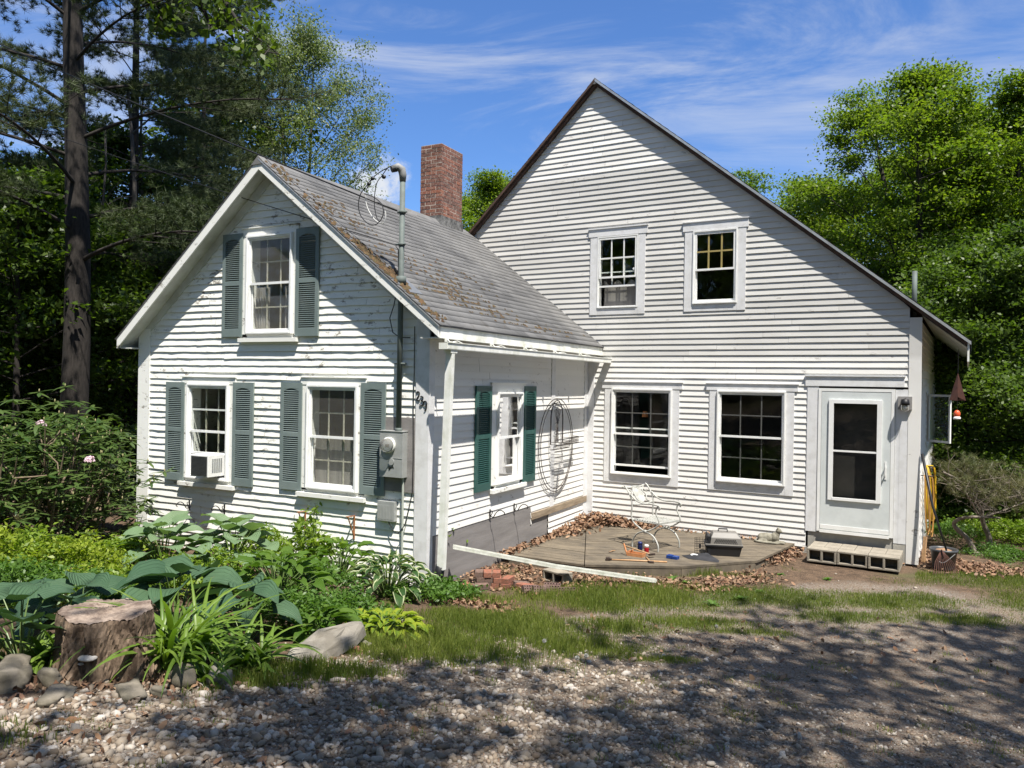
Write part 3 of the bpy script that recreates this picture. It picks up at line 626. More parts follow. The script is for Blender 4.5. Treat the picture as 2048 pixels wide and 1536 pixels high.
# ---- electric service: mast, weatherhead, meter
mast = part('service_mast', M_GALV, lambda b: (b.tube([(-.357, .085, 1.50), (-.355, .085, 4.50)], .032, 14), b.tube([(-.357, .085, 1.50), (-.357, .085, 1.55)], .042, 14), b.tube([(-.355, .085, 3.25), (-.355, .085, 3.34)], .06, 14), b.box(-.42, -.30, .03, .10, 2.30, 2.32), b.tube([(-.42, .085, 4.10), (-.29, .085, 4.10)], .012), b.tube([(-.44, .10, 3.72), (-.29, .10, 3.72)], .01), b.tube([(-.355, .085, 4.08), (-.355, .085, 4.12)], .042, 14), b.tube([(-.355, .085, 3.70), (-.355, .085, 3.735)], .04, 14)), GAB, smooth=True)
part('weatherhead', plain('weatherhead_alu', (.22, .22, .215), .6), lambda b: b.tube([(-.355, .085, 4.46), (-.355, .085, 4.54), (-.365, .095, 4.60), (-.395, .13, 4.625), (-.43, .17, 4.60)], [.036, .044, .050, .048, .04], 14), GAB, mast, smooth=True)
part('weatherhead_mouth', M_BLACK, lambda b: b.tube([(-.41, .145, 4.61), (-.445, .188, 4.59)], [.043, .04], 14), GAB, mast)
part('roof_flashing', plain('lead_sheet', (.13, .14, .155), .6), lambda b: b.add([(-.62+2.515-2.515+.08, -5.25+.07, 0), (0, 0, 0)], []) if 0 else b.add([(x, y, 4.965-.79*(x+2.515)+.012) for x, y in ((-.50, -5.20), (-.20, -5.20), (-.20, -4.88), (-.50, -4.88))], [(0, 1, 2, 3)]), WING, wroof)
part('meter_board', M_PLY, lambda b: b.box(-.62, -.165, .014, .027, .785, 1.672), GAB)['label'] = 'grey board behind the meter'
box_ = part('meter_box', M_METER, lambda b: (b.box(-.595, -.315+.05, .028, .13, .965, 1.507), b.box(-.60, -.26, .028, .137, 1.505, 1.515), b.box(-.59, -.27, .1305, .134, 1.19, 1.197), b.lathe([(.05, .0), (.05, .01)], 20)if 0 else None), GAB, bevel=.004)
box_['label'] = 'grey electric meter box with a round glass meter'
Mx = GAB @ frame(((1, 0, 0), (0, 0, 1), (0, 1, 0)), (-.455, .131, 1.345))
part('meter_ring', M_ALU, lambda b: b.lathe([(.092, 0), (.095, .02), (.085, .03), (.08, .03)], 28, caps=False), Mx, box_, smooth=True)
part('meter_glass', M_JAR, lambda b: b.lathe([(.078, .02), (.076, .085), (.065, .10), (0, .105)], 28, caps=False), Mx, box_, smooth=True)
part('meter_face', M_METER, lambda b: b.lathe([(.07, .0), (.07, .035), (0, .036)], 24, caps=False), Mx, box_)
part('meter_face', M_BLACK, lambda b: b.box(-.03, .03, .0365, .04, 0, .02) if 0 else b.box(-.028, .03, -.012, .012, .037, .041), Mx, box_)
part('hatch', M_METER, lambda b: b.lathe([(.04, 0), (.04, .012), (0, .013)], 20, caps=False), GAB @ frame(((1, 0, 0), (0, 0, 1), (0, 1, 0)), (-.42, .131, 1.15)), box_)
part('scribble', M_BLACK, lambda b: b.tube([(-.47, .134, 1.085), (-.44, .134, 1.09), (-.43, .134, 1.075), (-.45, .134, 1.07), (-.42, .134, 1.085), (-.395, .134, 1.095), (-.385, .134, 1.08)], .004, 5).tube([(-.455, .134, 1.07), (-.45, .134, 1.05), (-.43, .134, 1.07)], .003, 5), GAB, box_)
part('lower_conduit', plain('old_conduit', (.42, .45, .40), .5), lambda b: b.tube([(-.30, .06, .965), (-.30, .055, -.5)], .014, 8), GAB)
part('phone_box', M_METER, lambda b: (b.box(-.655, -.41, .012, .08, .43, .665), [b.box(-.635+i*.022, -.627+i*.022, .081, .084, .45, .62) for i in range(10)]), GAB, bevel=.006)
part('wall_cable', M_BLACK, lambda b: b.tube([(-.19, .03, 2.75), (-.185, .032, 2.2), (-.19, .03, 1.7), (-.18, .03, 1.2), (-.185, .03, .8), (-.22, .05, .6), (-.26, .07, .40), (-.34, .09, .30), (-.42, .08, .33), (-.5, .06, .42)], .0055, 6), GAB)
# ---- gutter and downspout of the wing
gut = part('gutter', M_ALU, lambda b: (b.box(.33, .336, -5.33, .02, 2.475, 2.535), b.box(.33, .44, -5.33, .02, 2.468, 2.475), b.box(.436, .442, -5.33, .02, 2.475, 2.54), b.box(.436, .452, -5.33, .02, 2.54, 2.548), b.box(.33, .44, -5.336, -5.33, 2.468, 2.54), b.box(.34, .43, -5.24, -5.10, 2.43, 2.468)), WING)
gut['label'] = 'white gutter hung below the wing eave'
for i, y in enumerate((-5.12, -4.05, -3.1, -2.1, -1.1)):
    part('gutter_hanger', M_ALU, lambda b: (b.tube([(.30, y, 2.60), (.335, y, 2.56), (.385, y, 2.555), (.44, y, 2.545)], .006, 6), b.tube([(.34, y+.05, 2.56), (.38, y+.1, 2.575), (.44, y+.12, 2.545)], .004, 5), b.box(.278, .30, y-.015, y+.015, 2.56, 2.64)), WING, gut)
part('downspout', M_ALU, lambda b: b.bar((.385, -5.18, 2.44), (.325, -5.20, -.02), .085, .062, (0, 1, 0)), WING)['label'] = 'white square downspout at the wing corner'
part('downspout_boot', M_BLACK, lambda b: b.tube([(.31, -5.20, .02), (.28, -5.18, -.12), (.25, -5.15, -.45)], .055, 14), WING, smooth=True)
# roof vent of the big house
part('vent_pipe', M_GALV, lambda b: b.tube([(1.17, .6, 3.2), (1.17, .6, 3.86)], .035, 12), None, smooth=True)
# ---------------------------------------------------------------- ground
rng = np.random.default_rng(11)
def smooth_noise(x, y, s, seed):
    r = np.random.default_rng(seed); t = np.zeros_like(x, float)
    for k in range(5):
        a = r.uniform(0, 2*math.pi, 4); f = s*(1.7**k); t += sum(np.sin(f*(x*math.cos(q)+y*math.sin(q))+r.uniform(0, 6.28)) for q in a)*(.62**k)
    return t/4.5
def axis(lo, hi, fa, fb, step, grow_=1.25):
    a = list(np.arange(fa, fb+1e-6, step)); s = step; x = fb
    while x < hi: s *= grow_; x += s; a.append(min(x, hi))
    s = step; x = fa
    while x > lo: s *= grow_; x -= s; a.insert(0, max(x, lo))
    return np.array(a)
gx = axis(-260, 260, -13, 7, .09); gy = axis(-120, 320, -12.5, 2.0, .09)
X, Y = np.meshgrid(gx, gy)
def seg_d(x, y, a, b):
    ax, ay = a; bx, by = b; t = np.clip(((x-ax)*(bx-ax)+(y-ay)*(by-ay))/((bx-ax)**2+(by-ay)**2), 0, 1); return np.hypot(x-ax-t*(bx-ax), y-ay-t*(by-ay))
# edge of the gravel drive, as a line on the ground
EDGE = [at(*p)[:2] for p in ((-500, 1440), (60, 1392), (330, 1372), (470, 1345), (700, 1315), (900, 1268), (1250, 1215), (1500, 1180), (1700, 1165), (1860, 1172), (2048, 1215), (2600, 1300))]
def gravel_mask(x, y):
    """1 on the drive, 0 in the beds"""
    ye = np.interp(x, [e[0] for e in EDGE], [e[1] for e in EDGE]) if all(EDGE[i][0] < EDGE[i+1][0] for i in range(len(EDGE)-1)) else np.interp(x, sorted(e[0] for e in EDGE), [e[1] for e in sorted(EDGE, key=lambda q: q[0])])
    return np.clip((ye-y+.18*smooth_noise(x, y, 3., 5))/.35+.5, 0, 1)
GR = [(at(860, 1290), .80, .55, 0), (at(1010, 1255), .85, .65, 0), (at(1180, 1200), .85, .55, -.1), (at(1130, 1290), .65, .35, 0), (at(1330, 1195), 1.0, .55, -.1), (at(1560, 1197), 1.1, .5, 0), (at(1780, 1203), 1.0, .38, 0), (at(1700, 1235), .7, .22, 0), (at(1380, 1245), .7, .22, 0), (at(1240, 1255), .5, .25, 0),
      (at(660, 1345), .55, .20, .1), (at(2000, 1160), 1.1, .45, 0), (at(1490, 1265), .5, .12, 0), (at(1320, 1320), .35, .10, 0), (at(1900, 1240), .5, .22, 0), (at(960, 1200), .4, .25, 0), (at(1400, 1150), .7, .12, 0), (at(2120, 1210), .8, .5, 0), (at(1850, 1150), .5, .15, 0), (at(500, 1365), .3, .08, 0)]
def grass_mask(x, y):
    m = np.zeros_like(x, float)
    for p, a, b, th in GR:
        dx = x-p[0]; dy = y-p[1]; th = th*.5+.53; u = dx*math.cos(th)+dy*math.sin(th); v = -dx*math.sin(th)+dy*math.cos(th)
        m = np.maximum(m, np.exp(-(u/a)**2-(v/b)**2))
    return np.clip(m*(1+.35*smooth_noise(x, y, 7.5, 18))+.30*smooth_noise(x, y, 4.5, 8)-.12, 0, 1)
def gz_(x, y): return ground_z(x, y)+.012*smooth_noise(x, y, 2.2, 1)*(np.hypot(x, y+5) < 14)+.10*smooth_noise(x, y, .35, 2)*np.clip((np.hypot(x, y+5)-14)/15, 0, 1)
Z = gz_(X, Y)
nxx, nyy = len(gx), len(gy); idx = np.arange(nxx*nyy).reshape(nyy, nxx)
F_ = np.stack([idx[:-1, :-1], idx[:-1, 1:], idx[1:, 1:], idx[1:, :-1]], -1).reshape(-1, 4)
M_GROUND, t, b_ = new_mat('ground_soil')
at_ = t.nodes.new('ShaderNodeVertexColor'); at_.layer_name = 'cover'; sp = t.nodes.new('ShaderNodeSeparateColor'); t.links.new(at_.outputs[0], sp.inputs[0])
tcn = t.nodes.new('ShaderNodeTexCoord')
def vor(scale, feature='F1', rnd=1.):
    v = t.nodes.new('ShaderNodeTexVoronoi'); v.inputs['Scale'].default_value = scale; v.feature = feature; v.inputs['Randomness'].default_value = rnd
    wv = t.nodes.new('ShaderNodeVectorMath'); wv.operation = 'ADD'; t.links.new(tcn.outputs['Object'], wv.inputs[0])
    nn = t.nodes.new('ShaderNodeTexNoise'); nn.inputs['Scale'].default_value = scale*.7; t.links.new(tcn.outputs['Object'], nn.inputs['Vector'])
    sc = t.nodes.new('ShaderNodeVectorMath'); sc.operation = 'SCALE'; sc.inputs['Scale'].default_value = .5/scale; t.links.new(nn.outputs['Color'], sc.inputs[0]); t.links.new(sc.outputs[0], wv.inputs[1]); t.links.new(wv.outputs[0], v.inputs['Vector']); return v
v1 = vor(62); v2 = vor(130)
s1 = t.nodes.new('ShaderNodeSeparateColor'); t.links.new(v1.outputs['Color'], s1.inputs[0]); s2 = t.nodes.new('ShaderNodeSeparateColor'); t.links.new(v2.outputs['Color'], s2.inputs[0])
g1 = mixc(t, s1.outputs[0], (.085, .068, .052), (.27, .245, .215)); g2 = mixc(t, s2.outputs[1], (.11, .085, .062), (.26, .22, .175))
gcol = mixc(t, rmp(t, nz(t, 1.6, 5, .6), .4, .6), g1, g2)
gcol = mixc(t, rmp(t, s1.outputs[1], .55, .6, 0, .8), gcol, mixc(t, nz(t, 40, 3), (.10, .065, .045), (.20, .15, .11)))
gcol = mixc(t, rmp(t, nz(t, .9, 6, .65), .52, .70, 0, .65), gcol, (.085, .066, .045))
soil = mixc(t, rmp(t, nz(t, 9, 7, .7), .35, .65), (.055, .038, .026), (.13, .088, .058)); soil = mixc(t, rmp(t, nz(t, 55, 4, .7), .55, .68, 0, .8), soil, (.24, .15, .09))
turf = mixc(t, nz(t, 30, 5, .7), (.050, .080, .018), (.10, .105, .045))
c0 = mixc(t, sp.outputs[0], soil, gcol); c0 = mixc(t, mth(t, 'MULTIPLY', sp.outputs[1], .8), c0, turf)
c0 = mixc(t, sp.outputs[2], c0, mixc(t, rmp(t, nz(t, 7, 6, .7), .3, .7), (.035, .030, .018), (.07, .075, .03)))
t.links.new(c0, b_.inputs['Base Color']); b_.inputs['Roughness'].default_value = .92; b_.inputs['Specular IOR Level'].default_value = .2
bump(t, b_, mth(t, 'ADD', mth(t, 'MULTIPLY', v1.outputs['Distance'], -1.0), mth(t, 'MULTIPLY', nz(t, 90, 4, .7), .5)), .9, .012)
V = np.stack([X.ravel(), Y.ravel(), Z.ravel()], -1)
ground = bulk('ground', V, F_, M_GROUND, smooth=True); tag(ground, kind='structure')
gm = gravel_mask(X, Y); gs = grass_mask(X, Y)*(Y > -9)*(Y < 1.2); fw = np.clip((np.hypot(X+1, Y+5)-12)/4, 0, 1)
ca = ground.data.color_attributes.new('cover', 'FLOAT_COLOR', 'POINT'); ca.data.foreach_set('color', np.stack([gm.ravel(), gs.ravel(), fw.ravel(), np.ones(gm.size)], -1).astype(np.float32).ravel())
# ---- gravel as loose stones
PHI = (1+5**.5)/2
ICO = np.array([(-1, PHI, 0), (1, PHI, 0), (-1, -PHI, 0), (1, -PHI, 0), (0, -1, PHI), (0, 1, PHI), (0, -1, -PHI), (0, 1, -PHI), (PHI, 0, -1), (PHI, 0, 1), (-PHI, 0, -1), (-PHI, 0, 1)], float)/1.9
ICF = np.array([(0, 11, 5), (0, 5, 1), (0, 1, 7), (0, 7, 10), (0, 10, 11), (1, 5, 9), (5, 11, 4), (11, 10, 2), (10, 7, 6), (7, 1, 8), (3, 9, 4), (3, 4, 2), (3, 2, 6), (3, 6, 8), (3, 8, 9), (4, 9, 5), (2, 4, 11), (6, 2, 10), (8, 6, 7), (9, 8, 1)])
def rand_rot(n, r, flat=None):
    q = r.normal(size=(n, 4)); 
    if flat is not None: q[:, 1:3] *= flat
    q /= np.linalg.norm(q, axis=1)[:, None]; w_, x, y, z = q.T
    return np.stack([np.stack([1-2*(y*y+z*z), 2*(x*y-z*w_), 2*(x*z+y*w_)], -1), np.stack([2*(x*y+z*w_), 1-2*(x*x+z*z), 2*(y*z-x*w_)], -1), np.stack([2*(x*z-y*w_), 2*(y*z+x*w_), 1-2*(x*x+y*y)], -1)], 1)
def stones(name, P, size, mat, r, squash=.55):
    n = len(P); S = np.stack([size*r.uniform(.8, 1.35, n), size*r.uniform(.65, 1.0, n), size*r.uniform(.35, .75, n)*squash/.55], -1)
    J = ICO[None]*(1+r.normal(0, .13, (n, 12, 1))); Vv = J*S[:, None]*.5
    Vv = np.einsum('nij,nkj->nki', rand_rot(n, r, .22), Vv); Vv += P[:, None]
    Fv = (ICF[None]+12*np.arange(n)[:, None, None]).reshape(-1, 3); return bulk(name, Vv.reshape(-1, 3), Fv, mat)
M_STONE, t, b_ = new_mat('gravel_stone'); r_ = island(t); rp = t.nodes.new('ShaderNodeValToRGB'); t.links.new(r_, rp.inputs[0]); e = rp.color_ramp
e.elements[0].color = (.07, .058, .048, 1); e.elements[1].color = (.52, .50, .47, 1)
for p_, c_ in ((.12, (.13, .105, .082)), (.3, (.20, .175, .145)), (.45, (.27, .245, .21)), (.55, (.165, .12, .085)), (.65, (.40, .385, .355)), (.8, (.30, .26, .205)), (.9, (.42, .40, .37))): q = e.elements.new(p_); q.color = col(c_)
t.links.new(mixc(t, rmp(t, nz(t, 70, 4, .6), .35, .7, .22, .6), rp.outputs[0], (.24, .175, .115)), b_.inputs['Base Color']); b_.inputs['Roughness'].default_value = .85; b_.inputs['Specular IOR Level'].default_value = .25
bump(t, b_, nz(t, 240, 3, .7), .3, .002)
def view_pts(n, r, d0, d1, px0=-80, px1=2130, pw=1.0):
    """points of the ground inside the wedge the photo looks over"""
    d = d0+(d1-d0)*r.random(n)**pw; px = r.uniform(px0, px1, n)
    dx = _F[0]+_R[0]*(px-1024)/FPX; dy = _F[1]+_R[1]*(px-1024)/FPX
    return CAM[0]+dx*d, CAM[1]+dy*d
r = np.random.default_rng(21)
x, y = view_pts(80000, r, 2.9, 11.5, pw=.85); k = np.maximum(gravel_mask(x, y), .10*(y < -.4)*(x > -3.2)*(np.abs(x-y*0) > 0))*(1-.85*grass_mask(x, y))
nzv = smooth_noise(x, y, 1.6, 31)*.35+.5; dc = np.hypot(x-CAM[0], y-CAM[1]); keep = r.random(len(x)) < k*np.clip(1.25-(dc-3)/5, .12, 1)*np.clip((nzv-.22)*2.2+.55*(dc < 6)*(x < 1.2), .06, 1); x = x[keep]; y = y[keep]; dc = dc[keep]
coarse = np.clip(1.15-(dc-3.6)/4.2, 0, 1)*np.clip(1.0-(x-.2)/2.6, .25, 1); sz = r.lognormal(math.log(.0145), .42, len(x))*(1+1.15*coarse)*(1+.25*smooth_noise(x, y, .9, 77)); sz = np.clip(sz, .007, .075)
gravel = stones('gravel', np.stack([x, y, gz_(x, y)+sz*.12], -1), sz, M_STONE, r); tag(gravel, 'pale crushed stone of the driveway', kind='stuff')
# ---- dead leaves, needles and wood chips
def litter(name, x, y, z, size, mat, r, curl=.5, aspect=.6, tilt=.5):
    n = len(x); T = np.array([(-1, 0, 0), (-.35, .6, .25), (.4, .55, .2), (1, 0, .1), (.4, -.55, .22), (-.35, -.6, .2)])
    Vv = np.repeat(T[None], n, 0)*np.stack([size, size*aspect*r.uniform(.7, 1.3, n), size*curl*r.uniform(.2, 1.6, n)], -1)[:, None]*.5
    Vv = np.einsum('nij,nkj->nki', rand_rot(n, r, tilt), Vv)+np.stack([x, y, z], -1)[:, None]
    Fv = (np.array([(0, 1, 2, 3), (0, 3, 4, 5)])[None]+6*np.arange(n)[:, None, None]).reshape(-1, 4); return bulk(name, Vv.reshape(-1, 3), Fv, mat)
M_DEAD, t, b_ = new_mat('dead_leaf'); rp = t.nodes.new('ShaderNodeValToRGB'); t.links.new(island(t), rp.inputs[0]); e = rp.color_ramp
e.elements[0].color = (.12, .06, .035, 1); e.elements[1].color = (.32, .205, .12, 1)
for p_, c_ in ((.3, (.17, .088, .048)), (.55, (.25, .145, .08)), (.8, (.20, .13, .085))): q = e.elements.new(p_); q.color = col(c_)
t.links.new(rp.outputs[0], b_.inputs['Base Color']); b_.inputs['Roughness'].default_value = .8
def strew(pts, n, spread, r):
    P = np.array([p[:2] for p in pts]); i = r.integers(0, len(P)-1, n); tt = r.random(n)[:, None]; q = P[i]*(1-tt)+P[i+1]*tt; return q[:, 0]+r.normal(0, spread, n), q[:, 1]+r.normal(0, spread, n)
xs, ys, zs, ss = [], [], [], []
def addl(x, y, z, s): xs.append(x); ys.append(y); zs.append(z); ss.append(s)
r = np.random.default_rng(5); DECKZ = -.262
wp = lambda a, b_: np.array([XS+a*ct-b_*st, a*st+b_*ct])
def clampwall(x, y):
    a = (x-XS)*ct+y*st; bb_ = -(x-XS)*st+y*ct; a = np.maximum(a, .05+.02*r.random(len(a))); x2 = XS+a*ct-bb_*st; y2 = a*st+bb_*ct; return x2, np.minimum(y2, -.03)
x, y = strew([wp(.10, -3.3), wp(.12, -2.2), wp(.16, -1.2)], 420, .06, r); x, y = clampwall(x, y); addl(x, y, DECKZ+.01+r.random(len(x))*.04, r.uniform(.03, .08, len(x)))
x, y = strew([wp(.2, -1.5), wp(.25, -.5), (XS+.5, -.2), (XS+1.2, -.12)], 1700, .13, r); x, y = clampwall(x, y); h = np.exp(-(np.hypot(x-XS-.3, y+.35)/.6)**2); addl(x, y, DECKZ+.01+r.random(len(x))*(.03+.16*h), r.uniform(.035, .09, len(x)))
x, y = strew([(XS+1.2, -.08), (-.6, -.07)], 120, .05, r); x, y = clampwall(x, y); addl(x, y, DECKZ+.01+r.random(len(x))*.02, r.uniform(.03, .07, len(x)))
for pts, n, sp_, hh in (([at(1000, 1138), at(1200, 1164), at(1400, 1174), at(1530, 1153)], 1500, .18, .03), ([at(1540, 1130), at(1600, 1105)], 480, .09, .08), ([at(900, 1125), at(1010, 1165), at(1130, 1185)], 1300, .21, .03), ([at(1850, 1125), at(1940, 1140), at(2040, 1150)], 1500, .22, .04), ([at(1845, 1110), at(1900, 1130)], 500, .12, .08),
                     ([at(860, 1200), at(960, 1210), at(1000, 1225)], 330, .13, .03), ([at(740, 1270), at(650, 1330)], 60, .2, .01), ([at(80, 1370), at(450, 1350)], 500, .18, .01), ([at(60, 1420), at(700, 1500)], 260, .5, .008), ([at(1100, 1250), at(1900, 1320)], 260, .6, .008)):
    x, y = strew(pts, n, sp_, r); addl(x, y, gz_(x, y)+.012+r.random(n)*hh, r.uniform(.02, .07, n))
xx = np.concatenate(xs); yy = np.concatenate(ys); zz = np.concatenate(zs); s_ = np.concatenate(ss)
tag(litter('dead_leaves', xx, yy, zz, s_*1.12, M_DEAD, r, .38, .75, .38), 'curled brown fallen leaves', kind='stuff')
x, y = view_pts(40000, r, 3, 10); kk = r.random(40000) < (gravel_mask(x, y)*.8+.1)*(1-grass_mask(x, y)); x = x[kk]; y = y[kk]
M_CHIP = plain('bark_chip', (.13, .075, .05), .9, (.22, .14, .09), 20, isl=.5)
tag(litter('bark_chips', x, y, gz_(x, y)+.010, r.uniform(.008, .03, len(x)), M_CHIP, r, .3, .3), 'brown twigs and chips among the gravel', kind='stuff')
# ---- grass
M_GRASS = foliage('grass_blade', (.080, .120, .018), (.21, .235, .055), .40, rough=.5)
def blades(name, x, y, z, h, wd, mat, r, lean=.5, parent=None):
    n = len(x); a = r.uniform(0, 6.283, n); la = r.uniform(0, 6.283, n); ln = h*lean*r.random(n)
    sx, sy = np.cos(a)*wd/2, np.sin(a)*wd/2; lx, ly = np.cos(la)*ln, np.sin(la)*ln
    Vv = np.stack([np.stack([x-sx, y-sy, z], -1), np.stack([x+sx, y+sy, z], -1), np.stack([x+sx*.8+lx*.35, y+sy*.8+ly*.35, z+h*.6], -1), np.stack([x-sx*.8+lx*.35, y-sy*.8+ly*.35, z+h*.6], -1), np.stack([x+lx, y+ly, z+h*.95], -1)], 1)
    o = (5*np.arange(n))[:, None]; Q = np.concatenate([o+np.array([[0, 1, 2, 3]]), ], 0); T = o+np.array([[3, 2, 4, 4]])
    me_F = np.concatenate([Q, T], 0); me_F = me_F
    # tip as a thin quad
    Vv2 = np.concatenate([Vv, (Vv[:, 4:5]+np.array([.0012, 0, 0]))], 1); o = (6*np.arange(n))[:, None]
    return bulk(name, Vv2.reshape(-1, 3), np.concatenate([o+np.array([[0, 1, 2, 3]]), o+np.array([[3, 2, 5, 4]])], 0), mat, parent)
x, y = view_pts(700000, r, 3.6, 14.5, pw=.9); k = grass_mask(x, y); k = (k > .05)*k
inb = (y > -1.0)*(x < 1.3); keep = (r.random(len(x)) < k**.95*1.7)*(~inb.astype(bool)); x = x[keep]; y = y[keep]; kk = k[keep]
hh = r.uniform(.022, .075, len(x))*(.55+.75*kk)*np.where(x < -.9, 1.5, .8)
tag(blades('grass', x, y, gz_(x, y)-.003, hh, .0050, M_GRASS, r), 'short patchy lawn grass', kind='stuff')
# sparse weeds through the gravel
x, y = view_pts(2600, r, 4, 9); x2 = np.repeat(x[:160], 22)+r.normal(0, .035, 160*22); y2 = np.repeat(y[:160], 22)+r.normal(0, .035, 160*22)
k = gravel_mask(x2, y2) > .5; tag(blades('weeds', x2[k], y2[k], gz_(x2[k], y2[k]), r.uniform(.015, .045, k.sum()), .004, M_GRASS, r, 1.1), 'thin grass tufts growing through the gravel', kind='stuff')

x, y = view_pts(60000, r, 3.8, 12, pw=.9); k = grass_mask(x, y); keep = (r.random(len(x)) < np.clip(k-.12, 0, 1)*.9*(smooth_noise(x, y, 3.3, 44) > -.15))*(~((y > -1.0)*(x < 1.3))); x = x[keep]; y = y[keep]
n = len(x); s_ = r.uniform(.010, .024, n); T = np.array([(-.5, 0, 0), (-.1, .42, .1), (.5, 0, 0), (-.1, -.42, .1)]); Vv = np.einsum('nij,nkj->nki', rand_rot(n, r, .25), T[None]*s_[:, None, None])+np.stack([x, y, gz_(x, y)+r.uniform(.005, .035, n)], -1)[:, None]
tag(bulk('clover', Vv.reshape(-1, 3), np.arange(4*n).reshape(n, 4), foliage('clover_leaf', (.045, .095, .016), (.10, .16, .03), .3)), 'small clover leaves mixed into the grass', kind='stuff')
# ---------------------------------------------------------------- trees
LT = np.array([(-.5, 0, 0), (-.12, .30, .07), (.5, 0, -.06), (-.12, -.30, .07)])
def leaf_mesh(name, P, size, mat, r, tilt=.45, parent=None, aspect=1., droop=None):
    n = len(P); s = size*r.uniform(.65, 1.3, n)
    Vv = LT[None]*np.stack([s, s*aspect, s], -1)[:, None]
    Vv = np.einsum('nij,nkj->nki', rand_rot(n, r, tilt), Vv)+P[:, None]
    return bulk(name, Vv.reshape(-1, 3), (np.arange(4*n).reshape(n, 4)), mat, parent)
M_BARK = plain('dark_bark', (.036, .030, .026), .95, (.014, .012, .010), 20, .38, .64, bmp=1.0, bs=34, stretch=(1.6, 1.6, .35))
M_BARK2 = plain('grey_bark', (.13, .115, .10), .95, (.055, .048, .042), 7, .35, .7, bmp=.7, bs=12, stretch=(1.6, 1.6, .4))
M_LMAPLE = foliage('maple_leaf_spring', (.058, .112, .012), (.180, .228, .026), .45)
M_LDARK = foliage('understory_leaf', (.034, .068, .010), (.10, .15, .024), .42)
M_LOAK = foliage('oak_leaf', (.040, .075, .010), (.10, .14, .020), .38)
M_LASH = foliage('pale_ash_leaf', (.105, .150, .045), (.20, .235, .09), .40, (1.2, 1.35, .6))
M_NEEDLE = foliage('pine_needle', (.038, .062, .022), (.085, .105, .040), .18, (1.1, 1.3, .6), .6)
def bezier(p0, p1, p2, n=6): return [(1-t)**2*p0+2*t*(1-t)*p1+t*t*p2 for t in np.linspace(0, 1, n)]
def skeleton(h, lo, R, tr_, r, nl=26, sub=6, up=(.25, .9), bend=.3, env=None, lean=(0, 0), multi=1, wig=.02, twig=3, spread=.22):
    """trunk, limbs and twigs as tubes; returns the tube builder and the leaf clump centres"""
    b = MB(); cl = []
    for m_ in range(multi):
        az0 = 2*math.pi*m_/max(1, multi)+r.uniform(0, 1); sp_ = (0 if multi == 1 else spread*h)
        n = 9; pts = []; off = np.zeros(2)
        for i in range(n+1):
            t_ = i/n; off = off+r.normal(0, wig*h/n*1.2, 2); pts.append(np.array([lean[0]*t_+off[0]*t_+math.cos(az0)*sp_*t_**1.3, lean[1]*t_+off[1]*t_+math.sin(az0)*sp_*t_**1.3, h*.96*t_-.1]))
        rad = [tr_*(1.25 if i == 0 else 1-.86*(i/n)**1.1) for i in range(n+1)]
        b.tube(pts, rad, 9)
        for k in range(nl//multi):
            f = (k+r.random())/(nl//multi); z = lo+(h*.97-lo)*f; i = min(n-1, max(0, int(z/(h*.96)*n))); t_ = min(1, z/(h*.96)*n-i); p = pts[i]*(1-t_)+pts[i+1]*t_
            e = env(f) if env else math.sin(math.pi*min(1, .18+.82*f)**.9)**.7
            ln = max(.25, R*e*r.uniform(.7, 1.12)); az = k*2.4+r.uniform(-.5, .5); el = up[0]+(up[1]-up[0])*f+r.uniform(-.1, .15)
            d = np.array([math.cos(az)*math.cos(el), math.sin(az)*math.cos(el), math.sin(el)])
            q = p+d*ln; mid = p+d*ln*.5+np.array([0, 0, -bend*ln*.25+r.normal(0, .06*ln)])
            lr = rad[i]*.42*min(1, .35+ln/R*.5); L_ = bezier(p, mid, q, 6); b.tube(L_, [max(.008, lr*(1-.8*j/5)) for j in range(6)], 5, caps=False)
            cl.append(q)
            for s in range(sub):
                g = .30+.70*(s+r.random())/sub; j = min(4, int(g*5)); pp = L_[j]*(1-(g*5-j))+L_[min(5, j+1)]*(g*5-j); sl_ = ln*.42*(1.15-g*.6)*r.uniform(.6, 1.2); a2 = az+(1 if s % 2 else -1)*r.uniform(.5, 1.3); e2 = el*.6+r.uniform(-.3, .5)
                qq = pp+np.array([math.cos(a2)*math.cos(e2), math.sin(a2)*math.cos(e2), math.sin(e2)])*sl_
                b.tube([pp, (pp+qq)/2+np.array([0, 0, -.04*sl_]), qq], [max(.006, lr*.4), max(.005, lr*.3), .004], 4, caps=False); cl.append(qq)
                for u_ in range(twig): cl.append(pp+(qq-pp)*r.uniform(.3, 1.1)+r.normal(0, .16*sl_, 3))
    return b, np.array(cl)
def broad(name, label, pos, h, lo, R, tr_, mat, nleaf, size, seed, group=None, flat=.42, crad=.42, bark=None, rz=0, s=1, tilt=.40, cat='tree', aspect=1., **kw):
    r = np.random.default_rng(seed); b, cl = skeleton(h, lo, R, tr_, r, **kw)
    o = thing(name, label, cat, pos, rz, group); o.scale = (s, s, s)
    b.build('trunk', bark or M_BARK, o, smooth=True)
    i = r.integers(0, len(cl), nleaf); w_ = r.uniform(.55, 1.35, len(cl))[i]
    P = cl[i]+r.normal(0, 1, (nleaf, 3))*np.array([crad, crad, crad*flat])*w_[:, None]*.62
    leaf_mesh('crown', P, size, mat, r, tilt, o, aspect); return o
def again(o, label, pos, rz, s, group=None):
    c = copy_tree(o); c.location = tuple(map(float, pos)); c.rotation_euler = (0, 0, rz); c.scale = (s, s, s*random.uniform(.95, 1.08)); c['label'] = label
    if group: c['group'] = group
    return c
GL = 'woodland trees left of the house'; GRt = 'leafy trees right of the house'; GB = 'treetops showing behind the house'; GS = 'shade trees round the drive'
